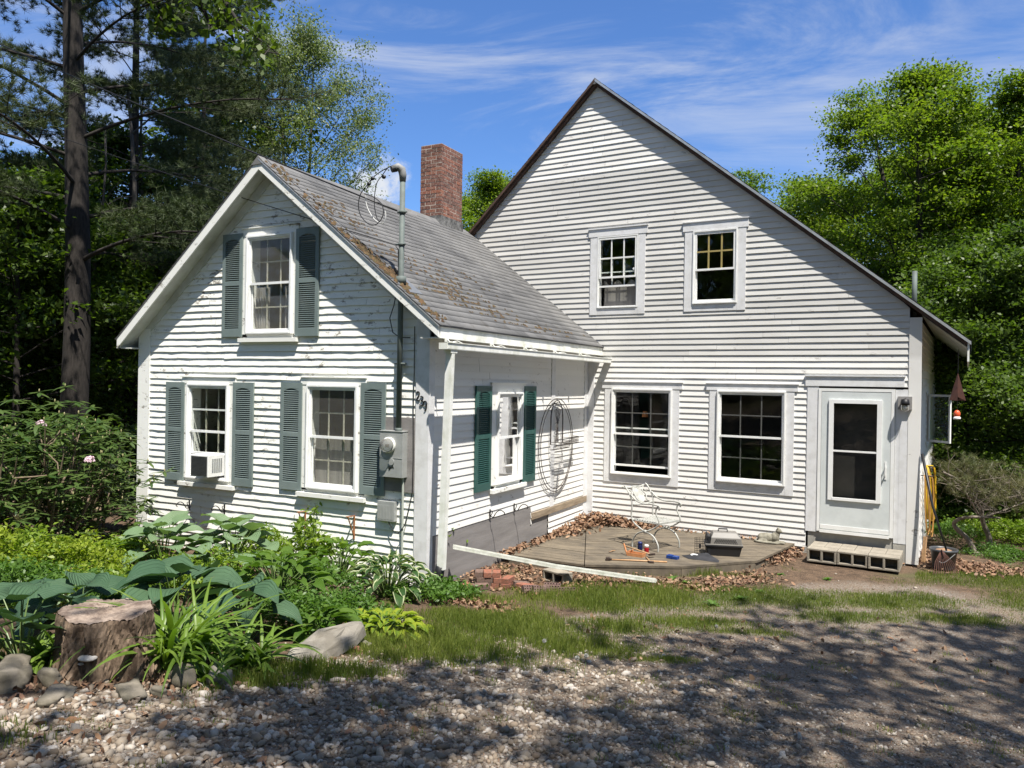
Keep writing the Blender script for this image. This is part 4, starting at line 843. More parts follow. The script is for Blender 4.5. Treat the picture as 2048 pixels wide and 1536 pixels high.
# right: tall maples
m1 = broad('maple_tree', 'tall bright green maple, its high crown nearest the roof edge on the right', far(1845, 25), 11.2, 1.4, 4.0, .20, M_LMAPLE, 100000, .10, 101, GRt, nl=54, sub=6, multi=3, up=(.25, 1.15), crad=.46, flat=.34, tilt=.36, twig=1, spread=.15)
m2 = broad('maple_tree', 'yellow green maple with a rounded top at the right edge of the photo', far(2030, 27), 11.0, 1.2, 4.2, .18, M_LMAPLE, 100000, .10, 102, GRt, nl=54, sub=6, multi=3, up=(.25, 1.15), crad=.46, flat=.34, tilt=.36, twig=1, spread=.15)
t3 = broad('maple_tree', 'low wide leafy tree between the big roof and the tall maples', far(1640, 31), 10.2, .8, 4.4, .16, M_LMAPLE, 60000, .12, 103, GRt, nl=36, sub=6, crad=.55, flat=.4)
u1 = broad('understory_tree', 'dark bushy tree in shade beyond the hanging bell', far(1935, 19), 5.6, .3, 2.5, .07, M_LDARK, 44000, .085, 104, GRt, nl=34, sub=6, crad=.45, flat=.35, up=(.0, .6))
again(u1, 'dark bushy tree low at the right edge of the photo', far(2090, 18), 2.1, 1.05)
again(u1, 'bushy tree close to the far corner of the house', far(1900, 24), 4.4, 1.25)
again(m2, 'maple filling in behind the two tall maples on the right', far(1940, 32), 3.9, 1.0)
again(m2, 'maple just outside the right side of the view', far(2230, 27), 1.0, .95)
again(t3, 'hazy green tree showing above the long roof slope', far(1570, 42), .8, 1.10)
again(t3, 'leafy tree filling in behind the understory on the right', far(1960, 34), 2.8, 1.05)
again(t3, 'broad tree deep behind the right maples', far(2120, 32), 4.2, 1.1)
again(m1, 'second tall maple standing further back', far(1900, 36), 2.2, 1.12)
# behind the house
again(m2, 'round green treetop between the chimney and the tall gable', far(985, 33), .5, 1.03, GB)
again(t3, 'small treetop just left of the brick chimney', far(832, 42), 1.9, 1.06, GB)
again(m2, 'treetop peeking over the middle of the long roof slope', far(1432, 40), 3.3, 1.20, GB)
# left: pale airy tree over the wing ridge
ash = broad('ash_tree', 'airy pale green tree rising against the sky above the wing roof', far(590, 27), 13.6, 4.0, 3.1, .13, M_LASH, 60000, .09, 111, GL, nl=42, sub=7, multi=2, spread=.05, up=(.5, 1.1), crad=.42, flat=.6, bark=M_BARK2, tilt=.8, env=lambda f: .35+.75*math.sin(math.pi*min(1, f*.9+.08)), aspect=.8)
again(ash, 'pale tree with small yellow leaves just above the wing ridge', far(690, 34), 2.5, .72)
# left woods
d1 = broad('understory_tree', 'dark leafy tree behind the rhododendron at the left edge', far(30, 17.5), 6.4, .5, 3.0, .085, M_LDARK, 24000, .12, 121, GL, nl=32, sub=6, crad=.42, flat=.35, up=(.0, .6))
d2 = broad('woodland_tree', 'slim dark tree with leaves from low on its trunk, beside the big pine', far(215, 23), 9.0, 1.5, 3.2, .13, M_LDARK, 26000, .13, 122, GL, nl=38, sub=6, crad=.42, flat=.36, up=(.1, .8))
d3 = broad('oak_tree', 'oak with coarse yellow green leaves', far(420, 27), 12.4, 3.0, 3.6, .17, M_LOAK, 24000, .16, 123, GL, nl=34, sub=6, crad=.42, flat=.5, up=(.2, .9), tilt=.6)
d3['label'] = 'oak with coarse leaves behind the left slope of the wing roof'
for px, D, rz, s, lab, src in ((110, 21, 1.0, 1.05, 'dark leafy tree just right of the pine trunk', d1), (-120, 20, 2.0, 1.1, 'dark leafy tree outside the left side of the view', d1), (290, 20, 3.1, 1.0, 'dark leafy tree beside the left corner of the wing', d1), (200, 27, 5, 1.15, 'low leafy tree between the two pines', d1), (380, 23, 4, 1.05, 'low leafy tree hidden by the wing wall', d1),
                       (40, 28, 2.2, .8, 'tall dark tree at the far left of the woods', d2), (330, 29, 4.0, .86, 'tall dark tree in the middle of the left woods', d2), (130, 38, .4, .85, 'tall dark tree deep behind the big pine', d2), (480, 34, 1.2, .8, 'tall dark tree rising behind the wing roof peak', d2), (-200, 24, 3.0, 1.0, 'tall dark tree well outside the left side', d2),
                       (560, 40, 2.0, .72, 'oak far behind the wing ridge', d3), (90, 24, 4.1, .66, 'oak with hanging leaves beside the pine trunk', d3), (380, 40, .3, .85, 'oak deep in the woods behind the wing', d3)):
    again(src, lab, far(px, D), rz, s)
# oak that reaches into the top of the picture from the left
def reach_oak():
    r = np.random.default_rng(131); o = thing('oak_tree', 'overhanging oak limb with big leaves crossing the sky at the top left', 'tree', far(-330, 12.5), 0, GL)
    base = np.array(o.location); b = MB(); top = np.array([0, 0, 11.]); b.tube([(0, 0, -.1), (.1, 0, 4), (.05, .1, 8), top], [.16, .14, .12, .09], 9)
    def pt(px, py, D): d = _F+_R*(px-1024)/FPX-_U*(py-768)/FPX; return CAM+d*(D/d[:2].dot(_F[:2]/np.linalg.norm(_F[:2])))-base
    cl = []
    for path in (((330, -140, 12), (430, -30, 11.4), (480, 50, 11), (560, 110, 10.8)), ((330, -140, 12), (390, -20, 11.8), (425, 60, 11.6)), ((330, -140, 12), (300, -10, 11.9), (330, 60, 11.9)), ((400, -160, 12), (500, -90, 11.3), (560, -40, 11)), ((300, -150, 12), (440, 0, 12), (470, 90, 12))):
        P = [np.array(pt(*q)) for q in path]; b.tube([top]+P, [.07, .05, .035, .02, .008][:len(P)+1], 6, caps=False)
        for i in range(len(P)-1):
            for k in range(7):
                q = P[i]+(P[i+1]-P[i])*r.random(); e = q+r.normal(0, .20, 3)+np.array([0, 0, -.08]); b.tube([q, e], [.010, .004], 4, caps=False); cl += [e, q+(e-q)*.6]
    cl = np.array(cl); b.build('trunk', M_BARK, o, smooth=True); n = 1500; i = r.integers(0, len(cl), n); leaf_mesh('crown', cl[i]+r.normal(0, .10, (n, 3)), .12, M_LOAK, r, .9, o)
reach_oak()
# ---- pines
def needles(name, tufts, mat, r, parent, per=34, ln=.13, wd=.0050, dirs=None):
    n = len(tufts); d = r.normal(size=(n, per, 3)); d[..., 2] = d[..., 2]*.8+.45
    if dirs is not None: d += dirs[:, None]*1.6
    d /= np.linalg.norm(d, axis=-1)[..., None]; l = ln*r.uniform(.6, 1.2, (n, per, 1)); s = np.cross(d, r.normal(size=(n, per, 3))); s /= np.linalg.norm(s, axis=-1)[..., None]+1e-6
    B_ = tufts[:, None]+r.normal(0, .012, (n, per, 3)); Vv = np.stack([B_-s*wd/2, B_+s*wd/2, B_+d*l], 2).reshape(-1, 3)
    return bulk(name, Vv, np.arange(len(Vv)).reshape(-1, 3), mat, parent)
def pine(label, pos, h, lo, R, tr_, seed, group=None, nl=34, sub=8, lean=(0, 0), per=34, wd=.006, curve=None, name='pine_tree', env=None, keep=None, ln=.14):
    r = np.random.default_rng(seed); o = thing(name, label, 'tree', pos, 0, group); b = MB(); n = 12
    pts = [np.array([lean[0]*i/n+(curve(i/n)[0] if curve else 0), lean[1]*i/n+(curve(i/n)[1] if curve else 0), h*i/n-.1]) for i in range(n+1)]
    rad = [tr_*(1.3 if i == 0 else 1.-.80*i/n) for i in range(n+1)]; b.tube(pts, rad, 14); T_ = []; Dr = []
    for k in range(nl):
        f = (k+r.random()*.8)/nl; z = lo+(h-lo)*f; i = min(n-1, int(z/h*n)); t_ = z/h*n-i; p = pts[i]*(1-t_)+pts[i+1]*t_
        az = k*2.39996+r.uniform(-.4, .4)
        ln_ = R*(env(f) if env else (1-.75*f))*r.uniform(.65, 1.1)
        if keep and not keep(az, f): ln_ *= .25
        el = .05+.55*f+r.uniform(-.12, .15); d = np.array([math.cos(az)*math.cos(el), math.sin(az)*math.cos(el), math.sin(el)])
        q = p+d*ln_; mid = p+d*ln_*.5+np.array([0, 0, .10*ln_]); q[2] -= .05*ln_; L_ = bezier(p, mid, q, 8); lr = rad[i]*.19; b.tube(L_, [max(.010, lr*(1-.82*j/7)) for j in range(8)], 6, caps=False)
        for s in range(sub):
            g = .28+.72*(s+r.random())/sub; j = min(6, int(g*7)); pp = L_[j]+(L_[j+1]-L_[j])*(g*7-j); sl_ = ln_*.34*(1.2-.75*g)*r.uniform(.7, 1.3)+.2; a2 = az+(1 if s % 2 else -1)*r.uniform(.4, 1.1)
            dd = np.array([math.cos(a2), math.sin(a2), r.uniform(-.05, .35)]); qq = pp+dd*sl_; b.tube([pp, (pp+qq)/2+np.array([0, 0, -.03]), qq], [max(.007, lr*.3), .006, .004], 4, caps=False)
            for u_ in range(int(8+sl_*14)):
                g2 = r.uniform(.25, 1.05); T_.append(pp+(qq-pp)*g2+r.normal(0, .09+.05*sl_, 3)*np.array([1, 1, .5])); Dr.append(dd*.5)
    b.build('trunk', M_BARK, o, smooth=True); needles('crown', np.array(T_), M_NEEDLE, r, o, per, ln, wd, np.array(Dr)); return o
pb = far(140, 15.5)
pine('large old pine with a thick dark trunk, left of the wing', pb, 19, 4.3, 4.6, .245, 201, GL, nl=52, sub=11, per=34, wd=.0085, curve=lambda t: (.10*math.sin(t*9), .06*math.sin(t*7)), env=lambda f: .95-.35*f)
p2 = pine('thinner pine with a forked trunk behind the large one', far(262, 21), 15.5, 4.0, 3.6, .16, 202, GL, nl=46, sub=10, per=30, wd=.010, env=lambda f: .85-.25*f, ln=.17)
c = copy_tree(p2); c.location = tuple(far(400, 24)); c.rotation_euler = (0, 0, 2.2); c.scale = (.85, .85, .86); c['label'] = 'pine with blue green needles just left of the wing roof peak'
# bare young trunks between them
for px, D, h, rr, lab in ((245, 19.5, 9, .085, 'bare grey trunk leaning beside the left end of the wing roof'), (182, 19, 8, .05, 'thin bare trunk right of the large pine'), (278, 22.5, 10, .07, 'thin dark trunk nearest the wing corner')):
    r = np.random.default_rng(int(px)); o = thing('bare_tree', lab, 'tree', far(px, D), 0, GL); b = MB(); ph = r.uniform(0, 6)
    pts = [(.12*math.sin(ph+i*.8)+.02*i, .1*math.cos(ph+i*.7), h*i/9-.1) for i in range(10)]; b.tube(pts, [rr*(1.1-.75*i/9) for i in range(10)], 9)
    for k in range(9):
        z = r.uniform(.35, .95); p = np.array(pts[int(z*9)]); a = r.uniform(0, 6.28); q = p+np.array([math.cos(a), math.sin(a), .5])*r.uniform(.5, 1.3); b.tube([p, (p+q)/2+np.array([0, 0, .08]), q], [rr*.3, rr*.2, .006], 5, caps=False)
    b.build('trunk', M_BARK2, o, smooth=True)
# shade trees around and behind the camera: they throw the dappled shade on the drive
sh = broad('shade_tree', 'tall tree behind the camera shading the drive', (4.4, -13.3, .6), 13.5, 7.0, 3.6, .2, M_LMAPLE, 3000, .20, 141, GS, nl=22, sub=5, crad=.5, flat=.35)
for x, y, rz, s, lab in ((5.9, -8.9, 1.1, .95, 'tree shading the right side of the drive'), (.3, -14.9, 2.5, .95, 'tree right behind the photographer'), (8.4, -12.6, 3.9, 1.1, 'tree at the back right of the drive'), (-2.6, -16.2, 5.1, 1.0, 'tree at the back left of the drive'), (9.6, -8.2, .6, 1.1, 'tree beyond the right side of the drive'),
                       (3.2, -19.5, 1.8, 1.2, 'tall tree far behind the photographer'), (-8.5, -17, 2.2, 1.1, 'tree far left behind the photographer'), (14, -4.5, 3.0, 1.05, 'tree standing right of the house'), (12, -18, 3.6, 1.2, 'tree far right behind the photographer')):
    again(sh, lab, (x, y, float(ground_z(x, y))), rz, s)
hedge = broad('understory_tree', 'bushy edge of the woods across the drive behind the photographer', (-1.5, -24, .6), 6.0, .3, 3.2, .08, M_LDARK, 12000, .18, 142, GS, nl=26, sub=6, crad=.5, flat=.4, up=(0, .6))
for x, y, rz, lab in ((5, -25, 1, 'bushy woods edge behind the photographer on the right'), (-8, -23, 2, 'bushy woods edge behind the photographer on the left'), (11, -22, 3, 'bushy woods edge at the far back right'), (-14, -19, 4, 'bushy woods edge at the far back left'), (16, -15, 5, 'bushy woods edge beside the drive')): again(hedge, lab, (x, y, float(ground_z(x, y))), rz, 1.1)
# ---- the mass of the far woods
def farwoods():
    r = np.random.default_rng(151); n = 52000; a = r.uniform(-1.45, 1.25, n)+YAW; D = r.uniform(46, 78, n); ht = np.where(a < YAW, 5.2, 7.5)+2.0*smooth_noise(a*30, D*.15, 1.0, 9); z = ht*r.random(n)**.75
    x = CAM[0]+np.sin(a)*D; y = CAM[1]+np.cos(a)*D; cl = r.normal(0, .5, (n, 3)); P = np.stack([x, y, gz_(x, y)+z], -1)+cl*.6
    o = leaf_mesh('far_woods', P, .75, M_LDARK, r, .6); tag(o, 'dense far woodland', kind='stuff')
    n = 34000; a = r.uniform(1.45, 2*math.pi-1.6, n)+YAW; D = r.uniform(20, 32, n); ht = 11+3.0*smooth_noise(a*12, D*.15, 1.0, 19); z = ht*r.random(n)**.85
    P = np.stack([CAM[0]+np.sin(a)*D, CAM[1]+np.cos(a)*D, .8+z], -1)+r.normal(0, .4, (n, 3)); o = leaf_mesh('near_woods', P, .55, M_LDARK, r, .7); tag(o, 'dense woodland across the drive', kind='stuff')
    n = 9000; px = np.concatenate([r.uniform(-150, 320, n//2), r.uniform(1880, 2300, n//2)]); D = r.uniform(20, 45, n); q = np.array([far(a_, b_) for a_, b_ in zip(px, D)]); P = q+np.stack([r.normal(0, .3, n), r.normal(0, .3, n), r.random(n)**2*1.0], -1)
    o = leaf_mesh('brush', P, .28, M_LDARK, r, .5); tag(o, 'low brush on the forest floor', kind='stuff')
farwoods()
# ---------------------------------------------------------------- deck, steps and the things on them
def clip_poly(poly, a, b, c):      # keep a*x+b*y<=c
    out_ = []
    for i in range(len(poly)):
        p, q = poly[i], poly[(i+1) % len(poly)]; dp, dq = a*p[0]+b*p[1]-c, a*q[0]+b*q[1]-c
        if dp <= 0: out_.append(p)
        if dp*dq < 0: s = dp/(dp-dq); out_.append((p[0]+(q[0]-p[0])*s, p[1]+(q[1]-p[1])*s))
    return out_
def plate(b, poly, z0, z1):
    n = len(poly)
    if n < 3: return
    v = [(x, y, z0) for x, y in poly]+[(x, y, z1) for x, y in poly]
    ar = sum(poly[i][0]*poly[(i+1) % n][1]-poly[(i+1) % n][0]*poly[i][1] for i in range(n))
    f = [tuple(reversed(range(n))), tuple(range(n, 2*n))]+[(i, (i+1) % n, (i+1) % n+n, i+n) for i in range(n)]
    b.add(v, f if ar > 0 else [tuple(reversed(q)) for q in f])
def boards(b, poly, ang, w_, z0, z1, r, gap=.006):
    c, s = math.cos(ang), math.sin(ang); t_ = [-x*s+y*c for x, y in poly]; k = min(t_)
    while k < max(t_):
        q = clip_poly(poly, s, -c, -k); q = clip_poly(q, -s, c, k+w_-gap); dz = r.normal(0, .0018); plate(b, q, z0, z1+dz) if len(q) > 2 else None; k += w_
dz_ = DECKZ
P_ = {k: tuple(at(*p, dz_)[:2]) for k, p in dict(rt=(1588, 1088), fr=(1515, 1121), f2=(1363, 1133), f3=(1168, 1129), fl=(985, 1104)).items()}
wl = wp(.04, -3.15); P_['fl'] = tuple(wl); cor = (XS+.03, -.03); mid = P_['f3']; P_['rt'] = (P_['rt'][0], -.04)
M_DECK = plain('weathered_deck_board', (.150, .122, .085), .85, (.070, .058, .044), 3.2, .35, .68, isl=.14, bmp=.5, bs=22, stretch=(1, 2.2, 1))
r = np.random.default_rng(41)
deck = thing('deck', 'low weathered wooden deck in the corner of the two walls', 'deck', (P_['f2'][0], P_['f2'][1], -.42)); dl = np.array(deck.location)
def shift(b): b.v = [tuple(np.array(p)-dl) for p in b.v]; return b
a1 = math.atan2(P_['f3'][1]-P_['fl'][1], P_['f3'][0]-P_['fl'][0]); a2 = math.atan2(P_['f2'][1]-P_['f3'][1], P_['f2'][0]-P_['f3'][0])
b = MB(); boards(b, [cor, P_['fl'], P_['f3']], a1, .138, dz_-.03, dz_, r); boards(b, [(cor[0]+.012, cor[1]), (P_['f3'][0]+.012, P_['f3'][1]), P_['f2'], P_['fr'], P_['rt']], a2, .138, dz_-.03, dz_, r); shift(b).build('deck_boards', M_DECK, deck)
b = MB(); ring = [P_['fl'], P_['f3'], P_['f2'], P_['fr'], P_['rt']]; cx_ = np.mean([p[0] for p in ring]); cy_ = np.mean([p[1] for p in ring]); inr = [(cx_+(p[0]-cx_)*.965, cy_+(p[1]-cy_)*.965) for p in ring]
for i in range(4): p, q = inr[i], inr[i+1]; b.bar((p[0], p[1], dz_-.11), (q[0], q[1], dz_-.11), .03, .15)
shift(b).build('skirt', M_DECK, deck)
# concrete block steps
M_CONC = plain('concrete_block', (.27, .24, .19), .95, (.17, .15, .12), 6, .35, .7, bmp=.6, bs=60, isl=.06)
def block(label, x, y, z, rz=0, w_=.39, d=.19, h=.19, holes=2, group='concrete blocks of the door step'):
    b = MB(); t_ = .03; fc = .028
    b.box(0, w_, 0, d, 0, fc).box(0, w_, 0, d, h-fc, h)
    ws = [0, (w_-t_)/2, w_-t_] if holes == 2 else [0, w_-t_]
    for x_ in ws: b.box(x_, x_+t_, 0, d, fc, h-fc)
    b.box(t_, w_-t_, d-.012, d, fc, h-fc)
    o = b.build('concrete_block', M_CONC, bevel=.006); o.location = (x, y, z); o.rotation_euler = (0, 0, rz); return tag(o, label, 'block', group)
zb = -.365
for i, lab in enumerate(('left block of the front row of the door step, two dark hollows showing', 'middle block of the front row of the door step', 'right block of the front row of the door step')):
    block(lab, -.065+i*.398, -.70+.012*(i % 2), zb, .03*(i-1)*.3)
for i in range(6): block('%s block of the back row of the step, right under the door' % ('leftmost', 'second', 'third', 'fourth', 'fifth', 'rightmost')[i], -.06+i*.198, -.505, zb+.002*(i % 3), 0, .193, .40, .19, 1)
# ---- white cast chair
M_CAST = plain('white_cast_metal', (.42, .42, .39), .45, (.24, .24, .21), 14, .4, .7, bmp=.2)
A_, B_ = at(1264.7, 1094, dz_), at(1316, 1105, dz_); fwd = B_-A_; ln_ = np.linalg.norm(fwd[:2]); yaw_ = math.atan2(fwd[1], fwd[0]); mid_ = (A_+B_)/2
cw = .50; n_ = np.array([-math.sin(yaw_), math.cos(yaw_), 0]); org = mid_+n_*cw/2
chair = thing('garden_chair', 'ornate white cast metal armchair standing on the deck', 'chair', org, yaw_)
hw = ln_/2*1.0
def smooth_path(P, k=6):
    Q = []
    for i in range(len(P)-1):
        p0, p1, p2, p3 = [np.array(P[j], float) for j in (max(i-1, 0), i, i+1, min(i+2, len(P)-1))]
        for t_ in np.linspace(0, 1, k, endpoint=False): Q.append(.5*((2*p1)+(-p0+p2)*t_+(2*p0-5*p1+4*p2-p3)*t_**2+(-p0+3*p1-3*p2+p3)*t_**3))
    Q.append(np.array(P[-1], float)); return Q
for sd in (-1, 1):
    y_ = sd*cw/2; b = MB(); X3 = lambda P: [(x, y_, z) for x, z in P]
    b.tube(smooth_path(X3([(-hw, 0), (-hw*.98, .10), (-hw*.62, .21), (0, .255), (hw*.62, .21), (hw*.98, .10), (hw, 0)])), .012, 8)
    b.tube(smooth_path(X3([(0, .255), (-hw*.45, .30), (-hw*.95, .37), (-hw*1.12, .47), (-hw*1.08, .60), (-hw*1.2, .72), (-hw*1.55, .84), (-hw*1.75, .875)])), .0115, 8)
    b.tube(smooth_path(X3([(0, .262), (hw*.45, .30), (hw*.98, .38), (hw*1.02, .45), (hw*.8, .54), (hw*.82, .61), (hw*1.0, .655), (hw*1.1, .625), (hw*1.0, .60)])), .0115, 8)
    b.tube(smooth_path(X3([(hw*1.0, .655), (hw*.5, .665), (-hw*.2, .655), (-hw*.8, .69), (-hw*1.2, .76)])), .0115, 8)
    b.lathe([(0, -.012), (.024, -.012), (.024, .012), (0, .012)], 12, (0, 0, 0)) if 0 else None
    b.box(-.025, .025, y_-.012, y_+.012, .235, .28); b.build('side_frame', M_CAST, chair, smooth=True)
b = MB(); sr = np.random.default_rng(2)
for i in range(11): x = -hw*1.0+2*hw*i/10; b.tube([(x, -cw/2, .405), (x, 0, .393), (x, cw/2, .405)], .0075, 6)
for j in range(12): y_ = -cw/2+cw*j/11; b.tube([(-hw*1.05, y_, .40), (0, y_, .392), (hw*1.02, y_, .402)], .0065, 6)
b.box(hw*.98, hw*1.04, -cw/2, cw/2, .385, .412); b.build('seat', M_CAST, chair)
b = MB(); bx = lambda z: -hw*1.08-(z-.60)*.55 if z < .75 else -hw*1.08-.0825-(z-.75)*1.0
for P in ([(-cw/2, .62), (-.1, .605), (.1, .605), (cw/2, .62)], [(-cw/2, .85), (-.12, .835), (0, .845), (.12, .835), (cw/2, .85)]): b.tube(smooth_path([(bx(z), y, z) for y, z in P]), .012, 7)
b.tube([(bx(.73+.105*math.sin(a)), .095*math.cos(a), .73+.105*math.sin(a)) for a in np.linspace(0, 2*math.pi, 20, endpoint=False)], .010, 6, closed=True)
b.add([(bx(.73+.10*math.sin(a))+.002, .088*math.cos(a), .73+.10*math.sin(a)) for a in np.linspace(0, 2*math.pi, 20, endpoint=False)], [tuple(range(20))])
for sd in (-1, 1): b.tube(smooth_path([(bx(.84), sd*.22, .84), (bx(.78), sd*.13, .78), (bx(.72), sd*.16, .72), (bx(.66), sd*.13, .66), (bx(.62), sd*.2, .62)]), .009, 6); b.tube(smooth_path([(bx(.79), sd*.10, .79), (bx(.81), sd*.16, .81), (bx(.76), sd*.21, .76)]), .008, 6)
b.build('backrest', M_CAST, chair, smooth=True)
# ---- pet carrier
c0 = at(1411, 1111, dz_); c1 = at(1466, 1114, dz_); v_ = c1-c0; yaw_ = math.atan2(v_[1], v_[0]); Lc = .47; Wc = .30
car = thing('pet_carrier', 'beige topped pet carrier with its wire door standing open', 'carrier', c0, yaw_); car.scale = (1.05, 1.05, 1.12)
M_CTOP = plain('carrier_top', (.17, .16, .145), .5, (.145, .135, .12), 4); M_CBOT = plain('carrier_bottom', (.018, .018, .02), .4)
def taper(b, x0, x1, y0, y1, z0, z1, i): b.add([(x0, y0, z0), (x1, y0, z0), (x1, y1, z0), (x0, y1, z0), (x0+i, y0+i, z1), (x1-i, y0+i, z1), (x1-i, y1-i, z1), (x0+i, y1-i, z1)], [(0, 3, 2, 1), (4, 5, 6, 7), (0, 1, 5, 4), (1, 2, 6, 5), (2, 3, 7, 6), (3, 0, 4, 7)])
b = MB(); taper(b, .0, Lc, 0, Wc, .12, .0, -.0) if 0 else None
b.add([(.02, .02, .0), (Lc-.03, .02, 0), (Lc-.03, Wc-.02, 0), (.02, Wc-.02, 0), (.0, 0, .125), (Lc, 0, .125), (Lc, Wc, .125), (0, Wc, .125)], [(0, 3, 2, 1), (4, 5, 6, 7), (0, 1, 5, 4), (1, 2, 6, 5), (2, 3, 7, 6), (3, 0, 4, 7)])
b.box(-.012, Lc+.012, -.012, Wc+.012, .120, .132); b.build('base_shell', M_CBOT, car, bevel=.008)
b = MB(); b.box(-.008, Lc+.012, -.012, Wc+.012, .133, .148); b.add([(.06, 0, .148), (Lc, 0, .148), (Lc, Wc, .148), (.06, Wc, .148), (.07, .01, .225), (Lc-.015, .01, .225), (Lc-.015, Wc-.01, .225), (.07, Wc-.01, .225), (.10, .06, .285), (Lc-.07, .06, .285), (Lc-.07, Wc-.06, .285), (.10, Wc-.06, .285)], [(8, 9, 10, 11), (0, 1, 5, 4), (1, 2, 6, 5), (2, 3, 7, 6), (3, 0, 4, 7), (4, 5, 9, 8), (5, 6, 10, 9), (6, 7, 11, 10), (7, 4, 8, 11)])
b.build('top_shell', M_CTOP, car, bevel=.006)
b = MB()
for k in range(3):
    for i in range(14-k): x = .11+.022*i+.011*k; b.box(x, x+.012, -.0015, .008, .160+k*.02, .170+k*.02)
b.build('vents', M_CBOT, car)
part2 = lambda name, mat, fn, par, **k: (lambda b: (fn(b), b.build(name, mat, par, **k))[1])(MB())
part2('front_frame', M_CBOT, lambda b: (b.tube([(.02+.0*i, .15+.14*math.cos(a), .13+.13*math.sin(a)) for i, a in enumerate(np.linspace(0, math.pi, 12))], .012, 6), b.box(.03, .06, .005, Wc-.005, .02, .24)), car)
part2('handle', M_CBOT, lambda b: b.tube([(.17, .15, .283), (.175, .15, .318), (.285, .15, .318), (.29, .15, .283)], .009, 8), car)
part2('wire_door', M_BLACKIRON, lambda b: ([b.tube([(-.005-.14*i/7, -.02-.05*i/7, .01), (-.005-.14*i/7, -.02-.05*i/7, .235)], .0026, 5) for i in range(8)], [b.tube([(-.005, -.02, .01+.225*i/8), (-.145, -.07, .01+.225*i/8)], .0026, 5) for i in range(9)], b.box(-.09, -.065, -.055, -.04, .10, .15)), car)
# ---- black cloth bag with an oval emblem, blue case, cans
p0 = at(1405, 1116, dz_); bag = part2('cloth_bag', plain('black_canvas', (.016, .017, .020), .85, (.03, .03, .035), 8, bmp=.3), lambda b: b.add([(-.27, -.10, .004), (-.10, -.20, .004), (.30, -.09, .004), (.24, .03, .004), (.02, .16, .004), (-.20, .08, .004), (-.20, -.08, .022), (-.07, -.14, .03), (.21, -.06, .022), (.17, .02, .03), (.01, .10, .06), (-.14, .05, .03)], [(0, 1, 7, 6), (1, 2, 8, 7), (2, 3, 9, 8), (3, 4, 10, 9), (4, 5, 11, 10), (5, 0, 6, 11), (6, 7, 10, 11), (7, 8, 9, 10)]), None)
bag.location = tuple(p0); bag.rotation_euler = (0, 0, -.25); tag(bag, 'flat black bag with a white oval emblem, in front of the pet carrier', 'bag')
part2('emblem', plain('white_print', (.75, .75, .75), .7), lambda b: b.add([(-.09+.058*math.cos(a), -.060+.030*math.sin(a), .0365+.03*(.030*math.sin(a))/.1) for a in np.linspace(0, 2*math.pi, 20, endpoint=False)], [tuple(range(20))]), bag)
part2('emblem', M_BLACK, lambda b: b.add([(-.13, -.063, .0385), (-.085, -.075, .0385), (-.05, -.055, .0385), (-.085, -.058, .0385)], [(0, 1, 2, 3)]), bag)
p0 = at(1345, 1117, dz_); o = part2('plastic_case', plain('blue_plastic', (.012, .045, .20), .4), lambda b: (b.box(-.075, .0, -.045, .045, .0, .045), b.box(.008, .085, -.05, .04, .0, .040), b.box(-.06, -.01, -.02, .02, .045, .052)), None, bevel=.008); o.location = tuple(p0); o.rotation_euler = (0, 0, -.1); tag(o, 'small blue plastic case lying left of the black bag', 'case')
def can(label, px, py, cb, ct_, s=1.):
    p = at(px, py, dz_); o = thing('drink_can', label, 'can', p); part2('can_body', plain(label[:12].replace(' ', '_')+'_enamel', cb, .3, metal=.2), lambda b: b.lathe([(0, 0), (.027*s, .0), (.033*s, .008), (.033*s, .078*s if ct_ else .115*s), (.033*s, .079*s if ct_ else .116*s)], 20), o, smooth=True)
    part2('can_top', plain(label[:12].replace(' ', '_')+'_top', ct_ or (.5, .5, .5), .35, metal=.3), lambda b: b.lathe([(.033*s, .079*s), (.033*s, .108*s), (.027*s, .118*s), (.025*s, .118*s), (.024*s, .114*s), (0, .114*s)], 20), o, smooth=True)
can('red and white drink can standing by the chair leg', 1293, 1106, (.45, .012, .02), (.7, .66, .64)); can('dark blue drink can left of the red one', 1280, 1101, (.012, .02, .10), (.02, .03, .12), 1.05)
# ---- tool tote and tools
M_ORW = plain('new_pine_wood', (.46, .20, .085), .6, (.34, .15, .06), 20, stretch=(1, 6, 1)); M_HANDLE = plain('hickory_handle', (.44, .27, .14), .55, (.33, .19, .09), 20); M_STEEL = plain('rusty_tool_steel', (.075, .05, .04), .5, (.03, .025, .022), 20, metal=.5)
p0 = at(1271, 1112, dz_); tt_ = thing('tool_tote', 'open orange wood tool tote lying on the deck', 'tool box', p0, -.05)
part2('tray', M_ORW, lambda b: (b.box(-.10, .11, -.05, -.038, 0, .045), b.box(-.10, .11, .06, .072, 0, .045), b.box(-.11, -.10, -.05, .072, 0, .06), b.box(.11, .12, -.05, .072, 0, .05), b.box(-.10, .11, -.038, .06, 0, .008)), tt_)
part2('carry_bar', M_ORW, lambda b: (b.bar((-.105, -.045, .01), (-.17, -.02, .155), .02, .012),b.bar((-.12, .06, .01), (-.02, -.045, .09), .016, .012)), tt_)
def tool(name, label, a, b_, hw_, fn, cat='tool', zo=.012):
    A = at(*a, dz_+zo); B = at(*b_, dz_+zo); v = B-A; o = thing(name, label, cat, (A[0], A[1], dz_), math.atan2(v[1], v[0])); l = np.linalg.norm(v[:2])
    part2('handle', M_HANDLE, lambda b: b.tube([(0, 0, zo), (l*.5, .004, zo+.002), (l, 0, zo)], [hw_*.9, hw_, hw_*1.15], 8), o, smooth=True); part2('head', M_STEEL, lambda b: fn(b, l, zo), o, bevel=.003); return o
